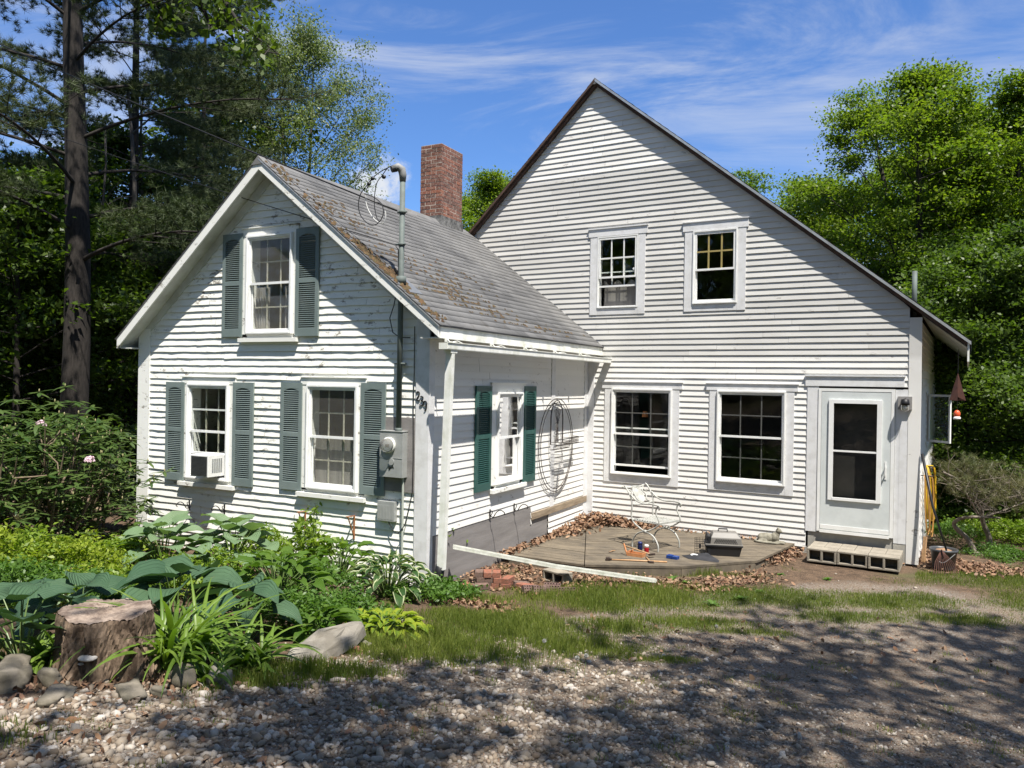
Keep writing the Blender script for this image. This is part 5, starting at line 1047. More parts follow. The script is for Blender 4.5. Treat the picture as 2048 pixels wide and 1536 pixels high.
tool('sledge_maul', 'long pale handled maul lying along the front of the deck', (1216, 1119), (1334, 1124), .011, lambda b, l, z: (b.box(-.03, .03, -.045, .045, z-.01, z+.03), b.box(.0, .05, -.02, .02, z-.008, z+.02)))
tool('hammer', 'hammer with an orange handle leaning over the tool tote', (1303, 1109), (1250, 1092), .010, lambda b, l, z: b.box(-.015, .015, -.055, .045, z-.012, z+.014), zo=.045)
tool('hatchet', 'small dark hatchet head at the deck edge', (1302, 1124), (1292, 1114), .008, lambda b, l, z: b.add([(-.04, -.03, z-.008), (.05, -.05, z-.008), (.04, .04, z-.008), (-.03, .03, z-.008), (-.04, -.03, z+.012), (.05, -.05, z+.006), (.04, .04, z+.012), (-.03, .03, z+.016)], [(3, 2, 1, 0), (4, 5, 6, 7), (0, 1, 5, 4), (1, 2, 6, 5), (2, 3, 7, 6), (3, 0, 4, 7)]))
tool('pliers', 'small dark pliers left of the tool tote', (1218, 1104), (1230, 1101), .006, lambda b, l, z: (b.tube([(0, 0, z), (.04, .015, z), (.09, .01, z)], .006, 6), b.tube([(0, 0, z), (.04, -.015, z), (.09, -.012, z)], .006, 6)))
# ---- stone cat
M_CAT = plain('cast_stone', (.25, .235, .185), .95, (.14, .13, .10), 18, .4, .65, bmp=.7, bs=60)
def ell(b, c, s, rz=0, n=14, m=9):
    v = []; f = []
    for i in range(m+1):
        th_ = math.pi*i/m
        for k in range(n):
            a = 2*math.pi*k/n; x, y, z = s[0]*math.sin(th_)*math.cos(a), s[1]*math.sin(th_)*math.sin(a), s[2]*math.cos(th_); v.append((c[0]+x*math.cos(rz)-y*math.sin(rz), c[1]+x*math.sin(rz)+y*math.cos(rz), c[2]+z))
    for i in range(m):
        for k in range(n): l = (k+1) % n; f.append((i*n+k, (i+1)*n+k, (i+1)*n+l, i*n+l))
    b.add(v, f)
b = MB(); ell(b, (-.06, 0, .075), (.125, .075, .075)); ell(b, (-.12, 0, .07), (.075, .08, .072)); ell(b, (.06, 0, .09), (.07, .06, .075)); ell(b, (.095, .0, .145), (.042, .042, .055)); ell(b, (.115, -.005, .195), (.043, .045, .040)); ell(b, (.150, -.008, .185), (.020, .024, .018))
for s_i in (-1, 1): ell(b, (.105, .030*s_i-.004, .232), (.012, .015, .018)); ell(b, (.14, .04*s_i, .020), (.085, .021, .021)); ell(b, (-.10, .07*s_i, .035), (.07, .03, .035))
b.tube(smooth_path([(-.19, .02, .03), (-.22, -.05, .022), (-.13, -.105, .02), (.02, -.105, .02), (.10, -.09, .018)]), .019, 8); ell(b, (0, 0, .012), (.20, .10, .014))
cat = b.build('cat_statue', M_CAT, smooth=True); md = cat.modifiers.new('remesh', 'REMESH'); md.mode = 'VOXEL'; md.voxel_size = .007; md.use_smooth_shade = True; sm = cat.modifiers.new('smooth', 'SMOOTH'); sm.iterations = 4; sm.factor = .5
p0 = at(1541, 1086, dz_); cat.location = tuple(p0+np.array([0, 0, .002])); cat.rotation_euler = (0, 0, .05); tag(cat, 'weathered stone cat lying with its head up at the deck corner', 'statue')
# ---- loose white gutter length lying from the wing corner over the leaves
d_ = _F+_R*(906-1024)/FPX-_U*(1096-768)/FPX; nw = np.array([ct, st, 0]); A = CAM+d_*(((np.array([XS, 0, 0])+nw*.14-CAM)@nw)/(d_@nw)); B = at(1312, 1172); B[2] += .05
o = thing('loose_gutter', 'long white length of gutter lying from the wing corner to the grass', 'gutter', (B[0], B[1], B[2]-.03)); b = MB(); pA = A-np.array(o.location); pB = B-np.array(o.location); m_ = (pA+pB)/2+np.array([0, 0, -.03])
for p, q in ((pA, m_), (m_, pB)):
    b.bar(p, q, .078, .010); d_ = (q-p)/np.linalg.norm(q-p); s_ = np.cross(d_, (0, 0, 1)); s_ /= np.linalg.norm(s_); b.bar(p+s_*.032+np.array([0, 0, .018]), q+s_*.032+np.array([0, 0, .018]), .007, .038); b.bar(p-s_*.032+np.array([0, 0, .018]), q-s_*.032+np.array([0, 0, .018]), .007, .038)
b.build('channel', plain('dull_white_gutter', (.56, .565, .52), .5, (.38, .39, .33), 9), o)
# ---- bricks
M_BR2 = {k: plain(n, c, .9, c2, 22, .4, .65, bmp=.5, bs=70) for k, (n, c, c2) in dict(o=('orange_brick', (.26, .098, .060), (.14, .075, .052)), d=('dirty_brick', (.16, .10, .078), (.085, .062, .05)), p=('purple_brick', (.10, .060, .052), (.16, .105, .09))).items()}
def brick(label, p, rz, kind='d', tilt=(0, 0), holes=False, grp='solid bricks stacked by the leaves'):
    b = MB(); l, w_, h = .20, .095, .062
    if holes:
        # a perforated face on top: strips between the holes
        nx, ny = 6, 3; b.box(-l/2, l/2, -w_/2, w_/2, 0, h-.014); ex = [-l/2+l*(i+.5)/nx for i in range(nx)]; ey = [-w_/2+w_*(j+.5)/ny for j in range(ny)]; hr = .0085
        ys = [-w_/2]+[q for e_ in ey for q in (e_-hr, e_+hr)]+[w_/2]; xs_ = [-l/2]+[q for e_ in ex for q in (e_-hr, e_+hr)]+[l/2]
        for i in range(0, len(ys)-1, 2): b.box(-l/2, l/2, ys[i], ys[i+1], h-.014, h)
        for j in range(1, len(ys)-1, 2):
            for i in range(0, len(xs_)-1, 2): b.box(xs_[i], xs_[i+1], ys[j], ys[j+1], h-.014, h)
    else: b.box(-l/2, l/2, -w_/2, w_/2, 0, h)
    o = b.build('brick', M_BR2[kind], bevel=0 if holes else .004); o.location = tuple(map(float, p)); o.rotation_euler = (tilt[0], tilt[1], rz); return tag(o, label, 'brick', grp)
bp = at(958, 1172); g0 = bp[2]+.0; dr = np.array([math.cos(.53), math.sin(.53), 0]); dn_ = np.array([-math.sin(.53), math.cos(.53), 0]); e1 = .45-math.pi/2+math.pi/2
def bpos(u_, v_, lev): q = bp+dr*u_+dn_*v_; return (q[0], q[1], float(ground_z(q[0], q[1]))+lev*.063)
k_ = 'od'; place = ((0, 0, 0, 'left'), (.10, .01, 0, 'second'), (.20, 0, 0, 'third'), (.02, 0, 1, 'left'), (.12, .01, 1, 'middle'), (.22, .0, 1, 'right'), (-.0, .01, 2, 'left'), (.10, .0, 2, 'middle'), (.21, .02, 2, 'right'))
for i, (u_, v_, lv, w_) in enumerate(place): brick('%s brick of the %s layer in the brick stack' % (w_, ('bottom', 'middle', 'top')[lv]), bpos(u_, v_, lv), (.53)+math.pi/2+.05*math.sin(i*3), 'ddo'[i % 3] if lv < 2 else ('d', 'o', 'o')[i % 3])
for i, (u_, v_, lv, rz, kk, lab) in enumerate(((.34, -.02, 0, 1.2, 'o', 'lower orange brick of the pair right of the stack'), (.345, -.01, 1, 1.15, 'o', 'upper orange brick of the pair right of the stack'), (.50, .05, 0, .4, 'd', 'tilted brick lying between the pair and the holed bricks'), (.55, -.06, 0, -.5, 'o', 'orange brick lying flat nearest the holed bricks'), (.02, -.16, 0, .2, 'd', 'brick lying in front of the stack in the weeds'), (-.16, -.25, 0, .9, 'o', 'half buried brick nearest the garden plants'))):
    brick(lab, bpos(u_, v_, lv), (.53)+rz, kk, (.0, .15 if i == 2 else 0), grp='loose bricks beside the stack')
bq = at(1075, 1186)
for i, (u_, v_, rz, tx, ty, lab) in enumerate(((-.10, -.02, .5, 1.0, .1, 'holed brick leaning leftmost'), (.03, -.03, .3, 1.05, .1, 'holed brick leaning second from the left'), (.15, .0, .2, 1.0, .05, 'holed brick leaning in the middle of the holed row'), (.18, .12, -.1, .9, 0, 'holed brick lying behind the leaning row'), (.34, -.02, .0, 1.2, 0, 'dark holed brick at the right end of the row'))):
    q = bq+dr*u_+dn_*v_; brick(lab, (q[0], q[1], float(ground_z(q[0], q[1]))+.03), (.53)+rz, 'p', (tx, ty), True, 'dark bricks with rows of round holes')
q = at(1085, 1160); block('broken grey concrete block lying in the leaves behind the holed bricks', q[0], q[1], q[2]-.01, -.3, .36, .17, .15, 2, 'spare masonry')
# ---- air conditioner in the lower left window
ac = thing('air_conditioner', 'small white air conditioner sticking out of the lower left window', 'air conditioner', tuple(GAB @ np.array([-3.485, 0, .765, 1]))[:3]); al = np.array(ac.location)
Mac = np.eye(4); Mac[:3, 3] = -al; Mac = Mac @ GAB
part2('case', M_VINYL, lambda b: b.box(-3.655, -3.315, -.12, .262, .768, 1.065).xf(Mac), ac, bevel=.006)
part2('rear_grille', plain('coil_grille', (.055, .058, .055), .6), lambda b: (b.box(-3.635, -3.335, .2625, .266, .785, 1.045), [b.box(-3.635, -3.335, .266, .269, .79+i*.0165, .797+i*.0165) for i in range(16)], b.xf(Mac)), ac)
part2('side_louvres', M_METER, lambda b: ([b.box(-3.3148, -3.311, .03+j*.036, .055+j*.036, .83+i*.016, .838+i*.016) for i in range(12) for j in range(5)], b.xf(Mac)), ac)
part2('side_panel', M_VINYL, lambda b: (b.box(-3.95, -3.656, -.03, -.02, .765, 1.05), b.box(-3.314, -3.25, -.03, -.02, .765, 1.05), b.xf(Mac)), ac)
# ---- wire planter on the wing's long wall
M_WIRE = plain('rusty_black_wire', (.020, .017, .016), .6, (.05, .03, .02), 30)
pl_ = thing('wire_planter', 'oval black wire wall planter with an arched basket', 'planter', tuple(SIDE @ np.array([-1.405, .04, .40, 1]))[:3]); Mp = np.eye(4); Mp[:3, 3] = -np.array(pl_.location); Mp = Mp @ SIDE
part2('oval_frame', M_WIRE, lambda b: (b.tube([(-1.405+.665*math.sin(a), .045, 1.13+.735*math.cos(a)) for a in np.linspace(0, 2*math.pi, 48, endpoint=False)], .0065, 6, closed=True), b.tube([(-1.405+.60*math.sin(a), .05, 1.12+.68*math.cos(a)) for a in np.linspace(0, 2*math.pi, 48, endpoint=False)], .0055, 6, closed=True), b.xf(Mp)), pl_)
def basket(b):
    yc = -1.412; W_ = .243
    arch = lambda w_, z0, zt, o: [(yc-w_, o, z0), (yc-w_, o, zt-w_)]+[(yc-w_*math.cos(a), o, zt-w_+w_*1.25*math.sin(a)) for a in np.linspace(.2, math.pi-.2, 9)]+[(yc+w_, o, zt-w_), (yc+w_, o, z0)]
    for w_ in (W_, W_-.025): b.tube(arch(w_, 1.15, 1.78, .05), .0055, 5)
    for i in range(15):   # crossing wires of the narrow net
        z = 1.16+.62*i/14; b.tube([(yc-.10*math.sin(1.0+i), .06, z), (yc+.10*math.sin(1.5+i*.8), .06, z+.05)], .003, 4)
    for i in range(9): a = i/8; b.tube([(yc-.13+.26*a, .06, 1.74-.10*abs(a-.5)), (yc+.03*math.sin(i*2), .06, 1.45), (yc-.08+.16*((a*1.7) % 1), .06, 1.17)], .003, 4)
    for w_, z, o in ((.25, 1.15, .20), (.25, 1.19, .20), (.25, 1.08, .15)):
        b.tube([(yc-w_, .05, z), (yc-w_, o, z), (yc+w_, o, z), (yc+w_, .05, z)], .0045, 5)
    for i in range(17): y_ = yc-.24+.03*i; b.tube([(y_, .20, 1.195), (y_, .17, 1.08), (y_, .05, 1.06)], .003, 4)
    for i in range(12): z = 1.0-.09*i*.6; b.tube([(yc-.22+.012*i, .05, z), (yc, .05+.11-.008*i, z-.02), (yc+.22-.012*i, .05, z)], .003, 4)
    b.xf(Mp)
part2('basket', M_WIRE, basket, pl_)
part2('side_shelf', M_WIRE, lambda b: ([b.tube([(-1.16, .05, z), (-1.16, .16, z), (-.76, .16, z), (-.76, .05, z)], .004, 5) for z in (1.14, 1.165, 1.19, 1.24)], [b.tube([(-1.16+.035*i, .16, 1.24), (-1.16+.035*i, .16, 1.14)], .0025, 4) for i in range(12)], b.xf(Mp)), pl_)
# ---- iron plant hooks screwed to the walls
def hook(label, M, u_, z0, z1, mat, curl=True, rch=.22):
    o = thing('plant_hook', label, 'hook', tuple(M @ np.array([u_, 0, z1, 1]))[:3], 0, 'plant hooks on the wing walls'); Mh = np.eye(4); Mh[:3, 3] = -np.array(o.location); Mh = Mh @ M
    b = MB(); b.bar((u_, .02, z1), (u_, .02, z0), .022, .008, (0, 1, 0))
    if curl: b.tube(smooth_path([(u_, .025, z0-.09), (u_, .07, z0-.10), (u_, .12, z0-.03), (u_, .18, z0+.0), (u_, rch+.02, z0-.03), (u_, rch, z0-.06)]), .006, 6); b.tube(smooth_path([(u_, .025, z0-.10), (u_, .06, z0-.03), (u_, .03, z0-.02)]), .005, 6)
    else: b.bar((u_, .02, z0), (u_, .17, z0+.01), .02, .01); b.bar((u_, .03, z1+.05), (u_, .14, z0), .014, .008)
    b.xf(Mh).build('bracket', mat, o)
M_ORHOOK = plain('rusty_orange_bracket', (.38, .15, .05), .7, (.22, .09, .04), 30)
hook('black curled hook low on the long wing wall, nearer the downspout', SIDE, -3.515, .40, .275, M_BLACKIRON); hook('black curled hook low on the long wing wall, nearer the deck', SIDE, -2.80, .385, .27, M_BLACKIRON)
hook('black hook below the air conditioner window', GAB, -3.948, .38, .25, M_BLACKIRON); hook('black hook between the lower wing windows', GAB, -3.265, .385, .25, M_BLACKIRON)
hook('rusty orange bracket below the lower right wing window', GAB, -1.83, .42, .12, M_ORHOOK, False); hook('rusty orange bracket left of the grey phone box', GAB, -1.045, .435, .15, M_ORHOOK, False)
# ---- right end: bell, little hanging bird, cords, bucket, rake
M_RUST = plain('rusty_sheet', (.115, .048, .034), .7, (.065, .03, .025), 12, .4, .7)
bx0 = np.array([1.755, -.10, 1.96]); bell = thing('wind_bell', 'rust red four sided bell hanging from the right eave', 'bell', bx0)
part2('fins', M_RUST, lambda b: [b.add([(0, 0, .385), (.095*math.cos(a), .095*math.sin(a), .0), (.02*math.cos(a+.4), .02*math.sin(a+.4), .0)], [(0, 1, 2)]) for a in ()] or b.add([(0, 0, .385), (.10, 0, 0), (0, .10, 0), (-.10, 0, 0), (0, -.10, 0), (0, 0, .05)], [(0, 1, 5), (0, 5, 2) if 0 else (0, 2, 5), (0, 3, 5), (0, 4, 5), (0, 1, 2) if 0 else (0, 2, 1), (0, 4, 3)]), bell)
part2('chain', M_BLACKIRON, lambda b: (b.tube([(0, 0, .38), (0, 0, .70)], .004, 5), b.tube([(0, 0, .1), (0, 0, -.10)], .003, 5)), bell)
bird = thing('hanging_ornament', 'tiny red and white ornament dangling under the bell', 'ornament', (1.752, -.10, 1.70))
b = MB(); ell(b, (0, 0, .075), (.042, .035, .055)); b.build('body', plain('orange_red_enamel', (.62, .10, .035), .4), bird, smooth=True)
b = MB(); b.lathe([(.0, 0), (.045, .004), (.048, .02), (.035, .04)], 14); b.build('dish', M_VINYL, bird, smooth=True)
part2('hanger', M_BLACKIRON, lambda b: b.tube([(0, 0, .12), (.01, 0, .17), (0, 0, .175)], .003, 5), bird)
def coil(name, label, mat, px, z_top, z_bot, y_, wdt, n, rr, seed):
    rr_ = np.random.default_rng(seed); o = thing(name, label, 'cord', (RX+.05, y_, z_bot)); b = MB()
    for k in range(n):
        w1 = wdt*rr_.uniform(.6, 1.1); zb_ = (z_bot)*rr_.uniform(.92, 1.05)+rr_.uniform(0, .18)*(z_top-z_bot)*.5; ox = rr_.uniform(0, .10); P = [(ox*.3, 0, z_top-z_bot), (ox+.03, w1*.45, z_top-z_bot-.05), (ox+.05, w1*.5, .3), (ox+.04, w1*.25, zb_-z_bot), (ox+.02, -w1*.2, zb_-z_bot), (ox, -w1*.5, .28), (ox*.5, -w1*.4, z_top-z_bot-.06), (0, -.01, z_top-z_bot)]
        b.tube(smooth_path(P), rr, 6)
    b.build('coil', mat, o, smooth=True); part2('wall_hook', M_BLACKIRON, lambda b: b.tube([(-.05, 0, z_top-z_bot), (.12, 0, z_top-z_bot-.005), (.13, 0, z_top-z_bot+.03)], .008, 6), o)
coil('extension_cord', 'yellow extension cord coiled on a hook at the right wall', plain('yellow_cord', (.62, .40, .02), .45), 0, .93, .12, 1.15, .30, 14, .0075, 5)
coil('extension_cord', 'short brown and orange cord hanging nearest the house corner', plain('brown_cord', (.38, .20, .05), .5), 0, .84, -.02, .55, .18, 5, .006, 6)
p0 = at(1872, 1120); p0 = np.array([1.62, .02, float(ground_z(1.62, .02))]); bk = thing('bucket', 'black plastic bucket of raked debris at the right corner of the house', 'bucket', p0)
part2('tub', plain('black_bucket', (.045, .048, .052), .4, (.09, .09, .09), 5), lambda b: b.lathe([(0, 0), (.125, 0), (.135, .02), (.165, .25), (.178, .252), (.180, .29), (.168, .292), (.160, .27), (.14, .20)], 28, caps=False), bk, smooth=True)
part2('debris', M_DEAD, lambda b: b.lathe([(.15, .235), (.10, .27), (.0, .30)], 12, caps=False), bk); part2('bail', M_METALEDGE, lambda b: b.tube(smooth_path([(-.15, .11, .25), (-.02, -.175, .12), (.14, -.11, .25)]), .004, 6), bk)
A = np.array([1.66, -.38, -.36]); B = np.array([1.335, -.03, 1.20]); rk = thing('rake', 'black handled rake with red tines leaning on the house corner', 'rake', A)
part2('handle', M_BLACK, lambda b: b.tube([(0, 0, .30), tuple((B-A)*.55), tuple(B-A)], [.012, .016, .020], 8), rk, smooth=True)
part2('tines', M_RUST, lambda b: [b.tube([tuple((B-A)*.19+np.array([0, 0, 0])), tuple((B-A)*.09+np.array([.02*i, .012*i, 0])), (.028*i, .02*i, .02), (.028*i, .02*i-.04, .0)], .004, 5) for i in range(-5, 6)], rk)
o = part2('wood_scrap', M_HANDLE, lambda b: b.bar((0, 0, 0), (.02, .03, .36), .05, .02), None); o.location = (1.36, .25, -.37); tag(o, 'short bare board standing behind the bucket', 'board')
# ---- overhead cables
def gp(u_, o_, z): return (GAB @ np.array([u_, o_, z, 1]))[:3]
def pxp(px, py, D): d = _F+_R*(px-1024)/FPX-_U*(py-768)/FPX; return CAM+d*D
def cable(name, label, A, B, sag, r_, n=24, extra=None):
    A = np.array(A); B = np.array(B); P = [A+(B-A)*t_+np.array([0, 0, -sag*4*t_*(1-t_)]) for t_ in np.linspace(0, 1, n)]+(extra or []); b = MB().tube(P, r_, 6); o = b.build(name, M_BLACK, None, smooth=True); return tag(o, label, 'cable', 'overhead cables to the wing')
m0 = gp(-.42, .10, 4.12)
cable('power_cable', 'thick upper cable running to the mast over the wing peak', pxp(-420, -110, 16), m0, .12, .011)
cable('phone_cable', 'thin lower cable crossing the wing gable', pxp(-420, 60, 16), gp(-.44, .11, 3.72), .18, .006, extra=[np.array(gp(*q)) for q in ((-.40, .09, 3.66), (-.395, .08, 3.3), (-.45, .09, 3.0), (-.5, .10, 2.85), (-.46, .09, 2.68), (-.38, .06, 2.62), (-.25, .03, 2.62))])
lp = thing('service_loops', 'looped drip wires hanging from the weatherhead', 'cable', m0, 0, 'overhead cables to the wing'); l0 = np.array(lp.location)
def lpx(pts, o_=.22): return smooth_path([np.array(gp(-.43-(793-a)*.0066, o_, 4.60-(b_-345)*.0066))-l0 for a, b_ in pts])
M_WWIRE = plain('white_insulation', (.6, .6, .58), .5)
part2('wire', M_BLACK, lambda b: b.tube(lpx([(792, 343), (770, 350), (752, 360), (740, 372), (727, 385), (722, 405), (728, 425), (745, 441), (760, 444), (772, 437), (778, 425), (776, 412), (768, 402), (752, 392), (735, 386)]), .0055, 6), lp)
part2('wire', M_BLACK, lambda b: b.tube(lpx([(792, 346), (785, 352), (778, 360), (768, 370), (763, 390), (763, 412), (768, 432), (773, 440)], .26), .005, 6), lp)
part2('wire', M_WWIRE, lambda b: b.tube(lpx([(750, 361), (742, 368), (736, 385), (738, 405), (747, 422), (760, 436), (775, 442), (781, 432), (780, 420)], .2), .0055, 6), lp)
for a_, b_ in ((753, 360), (745, 369), (778, 360)):
    part2('splice', M_BLACK, lambda b: ell(b, tuple(np.array(gp(-.43-(793-a_)*.0066, .22, 4.60-(b_-345)*.0066))-l0), (.028, .022, .024)), lp)
# ---------------------------------------------------------------- garden
def blade_leaf(base, az, el, ln, wd, droop, cup=.15, nu=5, nv=8, heart=0., wave=0., ph=0., tw=0.):
    """one broad leaf as a small grid: base point, heading, start elevation, arching down by droop"""
    v = np.linspace(0, 1, nv); u_ = np.linspace(-1, 1, nu); e = el-droop*v
    ds = ln/(nv-1); cx = np.concatenate([[0], np.cumsum(np.cos((e[1:]+e[:-1])/2)*ds)]); cz = np.concatenate([[0], np.cumsum(np.sin((e[1:]+e[:-1])/2)*ds)])
    wv = np.sin(math.pi*np.clip(v*.93+.07+heart*(1-v)**3, 0, 1)**(.80))**.85*wd/2; wv[-1] = .002; wv[0] = max(wv[0], .004)
    X_ = cx[:, None]-heart*.28*ln*np.abs(u_)[None]**1.5*(1-v[:, None])**2; Y_ = u_[None]*wv[:, None]; Z_ = cz[:, None]+cup*wv[:, None]*u_[None]**2*2+wave*wd*np.sin(v*14+ph)[:, None]*np.abs(u_)[None]
    if tw: c, s = math.cos(tw), math.sin(tw); Y_, Z_ = Y_*c-(Z_-cz[:, None])*s, cz[:, None]+Y_*s+(Z_-cz[:, None])*c
    c, s = math.cos(az), math.sin(az); P = np.stack([base[0]+X_*c-Y_*s, base[1]+X_*s+Y_*c, base[2]+Z_], -1).reshape(-1, 3)
    uv = np.stack([np.repeat(((u_+1)/2)[None], nv, 0), np.repeat(v[:, None], nu, 1)], -1).reshape(-1, 2)
    i = np.arange(nu*nv).reshape(nv, nu); F = np.stack([i[:-1, :-1], i[:-1, 1:], i[1:, 1:], i[1:, :-1]], -1).reshape(-1, 4); return P, F, uv
class Leaves:
    def __init__(s): s.P = []; s.F = []; s.U = []; s.n = 0
    def add(s, t_): P, F, U = t_; s.P.append(P); s.F.append(F+s.n); s.U.append(U); s.n += len(P)
    def build(s, name, mat, parent=None): return bulk(name, np.concatenate(s.P), np.concatenate(s.F), mat, parent, np.concatenate(s.U), smooth=True)
def hosta_mat(name, a, c, margin=None, mw=.22, vein=.5, trans=.25, rough=.42, center=None):
    m, t, b = new_mat(name); src = mixc(t, island(t), a, c); uv = t.nodes.new('ShaderNodeUVMap'); s = t.nodes.new('ShaderNodeSeparateXYZ'); t.links.new(uv.outputs[0], s.inputs[0])
    au = mth(t, 'ABSOLUTE', mth(t, 'SUBTRACT', mth(t, 'MULTIPLY', s.outputs[0], 2.), 1.))
    if center: src = mixc(t, rmp(t, au, .2, .6), center, src)
    if margin: src = mixc(t, rmp(t, mth(t, 'ADD', au, mth(t, 'MULTIPLY', nz(t, 40, 3), .25)), 1.0-mw+.1, 1.06-mw+.1), src, margin)
    src = mixc(t, rmp(t, nz(t, 5, 3), .35, .7, 0, .35), src, tuple(x*.6 for x in a)); src = mixc(t, rmp(t, nz(t, 26, 4, .7), .66, .72, 0, .7), src, (.16, .13, .06))
    t.links.new(src, b.inputs['Base Color']); b.inputs['Roughness'].default_value = rough; b.inputs['Specular IOR Level'].default_value = .22
    w_ = mth(t, 'SINE', mth(t, 'MULTIPLY', mth(t, 'ADD', au, mth(t, 'MULTIPLY', s.outputs[1], .35)), 34.)); bump(t, b, w_, vein, .010)
    tl = t.nodes.new('ShaderNodeBsdfTranslucent'); t.links.new(mixc(t, 1., src, (1.4, 1.6, .6), 'MULTIPLY'), tl.inputs[0]); ms = t.nodes.new('ShaderNodeMixShader'); ms.inputs[0].default_value = trans
    t.links.new(b.outputs[0], ms.inputs[1]); t.links.new(tl.outputs[0], ms.inputs[2]); t.links.new(ms.outputs[0], t.nodes['Material Output'].inputs[0]); return m
M_HB = hosta_mat('sage_hosta_leaf', (.15, .235, .12), (.19, .27, .15), rough=.55); M_HD = hosta_mat('dark_blue_hosta_leaf', (.042, .092, .050), (.072, .130, .068), trans=.18, rough=.62); M_HG = hosta_mat('green_hosta_leaf', (.075, .15, .022), (.12, .20, .035), trans=.32)
M_HV = hosta_mat('variegated_hosta_leaf', (.028, .072, .020), (.05, .10, .028), (.42, .45, .26), .24, .35); M_HY = hosta_mat('chartreuse_hosta_leaf', (.24, .32, .03), (.34, .38, .04), None, center=(.13, .23, .03), trans=.3); M_STALK = foliage('leaf_stalk', (.10, .16, .05), (.14, .20, .06), .1)
M_BUDS = foliage('pink_bud', (.10, .14, .05), (.12, .16, .05), .1)
def hosta(label, p, n, ln, wd, R_, hgt, mat, seed, squash=(1, 1), cup=.22, heart=.5, droop=1.1, wave=.02, group='hostas in the garden bed', name='hosta', face=None):
    r = np.random.default_rng(seed); o = thing(name, label, 'hosta', p, 0, group); Lf = Leaves(); st_ = MB()
    for k in range(n):
        f = (k+.5)/n; az = k*2.39996+r.uniform(-.25, .25); rad = R_*math.sqrt(f)*r.uniform(.75, 1.05); q = np.array([math.cos(az)*rad*squash[0], math.sin(az)*rad*squash[1], hgt*(1-.62*f**1.5)*r.uniform(.85, 1.1)])
        el = .75-.75*f+r.uniform(-.2, .2); s = r.uniform(.75, 1.12)*(.8+.25*f); Lf.add(blade_leaf(q, az+r.uniform(-.5, .5), el, ln*s, wd*s, droop*r.uniform(.7, 1.2), cup, heart=heart, wave=wave, ph=r.uniform(0, 6), tw=r.uniform(-.3, .3)))
        st_.tube([(q[0]*.05, q[1]*.05, -.03), (q[0]*.55, q[1]*.55, q[2]*.72), tuple(q)], [.007, .006, .004], 5, caps=False)
    Lf.build('leaves', mat, o); st_.build('stalks', M_STALK, o); return o
def G(px, py, dz=0.): p = at(px, py); p[2] += dz-.02; return p
hosta('large pale blue hosta against the wall under the left wing window', G(325, 1160), 36, .30, .30, .50, .60, M_HB, 1, (1.25, .6), droop=.8, cup=.12)
hosta('large pale blue hosta under the middle of the wing wall', G(465, 1160), 38, .31, .31, .50, .64, M_HB, 2, (1.2, .6), droop=.8, cup=.12)
hosta('dark blue hosta with big cupped leaves at the left edge of the photo', G(40, 1320), 20, .32, .32, .42, .42, M_HD, 3, cup=.14, droop=.9)
hosta('dark blue hosta just behind the tree stump', G(160, 1258), 13, .32, .32, .36, .34, M_HD, 4, cup=.14, droop=.9)
hosta('tall dark blue hosta behind the large daylily', G(350, 1258), 16, .36, .36, .34, .50, M_HD, 5, cup=.2, droop=1.0)
hosta('dark blue hosta with a drooping leaf at the right of the large daylily', G(490, 1280), 12, .34, .31, .28, .40, M_HD, 6, cup=.22, droop=1.5)
hosta('broad fresh green hosta in the middle of the bed', G(555, 1215), 64, .20, .125, .46, .50, M_HG, 7, wave=.05)
hosta('fresh green hosta behind the variegated one', G(680, 1165), 44, .18, .12, .42, .46, M_HG, 8, wave=.04)
hosta('fresh green hosta beside the slanted flat stone', G(640, 1272), 34, .19, .12, .30, .22, M_HG, 9)
hosta('white edged variegated hosta in front of the wing corner', G(775, 1192), 74, .20, .10, .46, .42, M_HV, 10, droop=1.3, heart=.2, wave=.05)
hosta('low chartreuse hosta by the lawn edge', G(775, 1266), 95, .11, .085, .37, .17, M_HY, 11, (1.1, .8), heart=.4)
# bleeding heart and astilbe like mounds: fine divided leaves
M_FINE = foliage('fine_garden_leaf', (.085, .155, .016), (.20, .27, .03), .38); M_FINE2 = foliage('mid_green_garden_leaf', (.050, .115, .018), (.11, .19, .035), .36); M_YEL = foliage('yellow_green_leaf', (.16, .22, .025), (.27, .32, .035), .4)
def mound(label, p, rx, ry, h, n, size, mat, seed, aspect=.8, tilt=.5, name='perennial', group='leafy perennials in the bed', stems=14):
    r = np.random.default_rng(seed); o = thing(name, label, 'plant', p, 0, group); k = max(12, n//55); a = r.uniform(0, 6.283, k); q = np.sqrt(r.random(k)); C_ = np.stack([np.cos(a)*q*rx, np.sin(a)*q*ry, h*(1-.55*q**2)*r.uniform(.45, 1.05, k)], -1)
    i = r.integers(0, k, n); P = C_[i]+r.normal(0, 1, (n, 3))*np.array([.11, .11, .05])*max(.6, h*1.4)*1.0; P[:, 2] = np.maximum(P[:, 2], .02); leaf_mesh('leaves', P, size, mat, r, tilt, o, aspect)
    b = MB()
    for j in range(stems): c_ = C_[j % k]; b.tube([(c_[0]*.25, c_[1]*.25, -.05), (c_[0]*.7, c_[1]*.7, c_[2]*.6), tuple(c_)], [.006, .005, .003], 4, caps=False)
    b.build('stems', M_STALK, o); return o
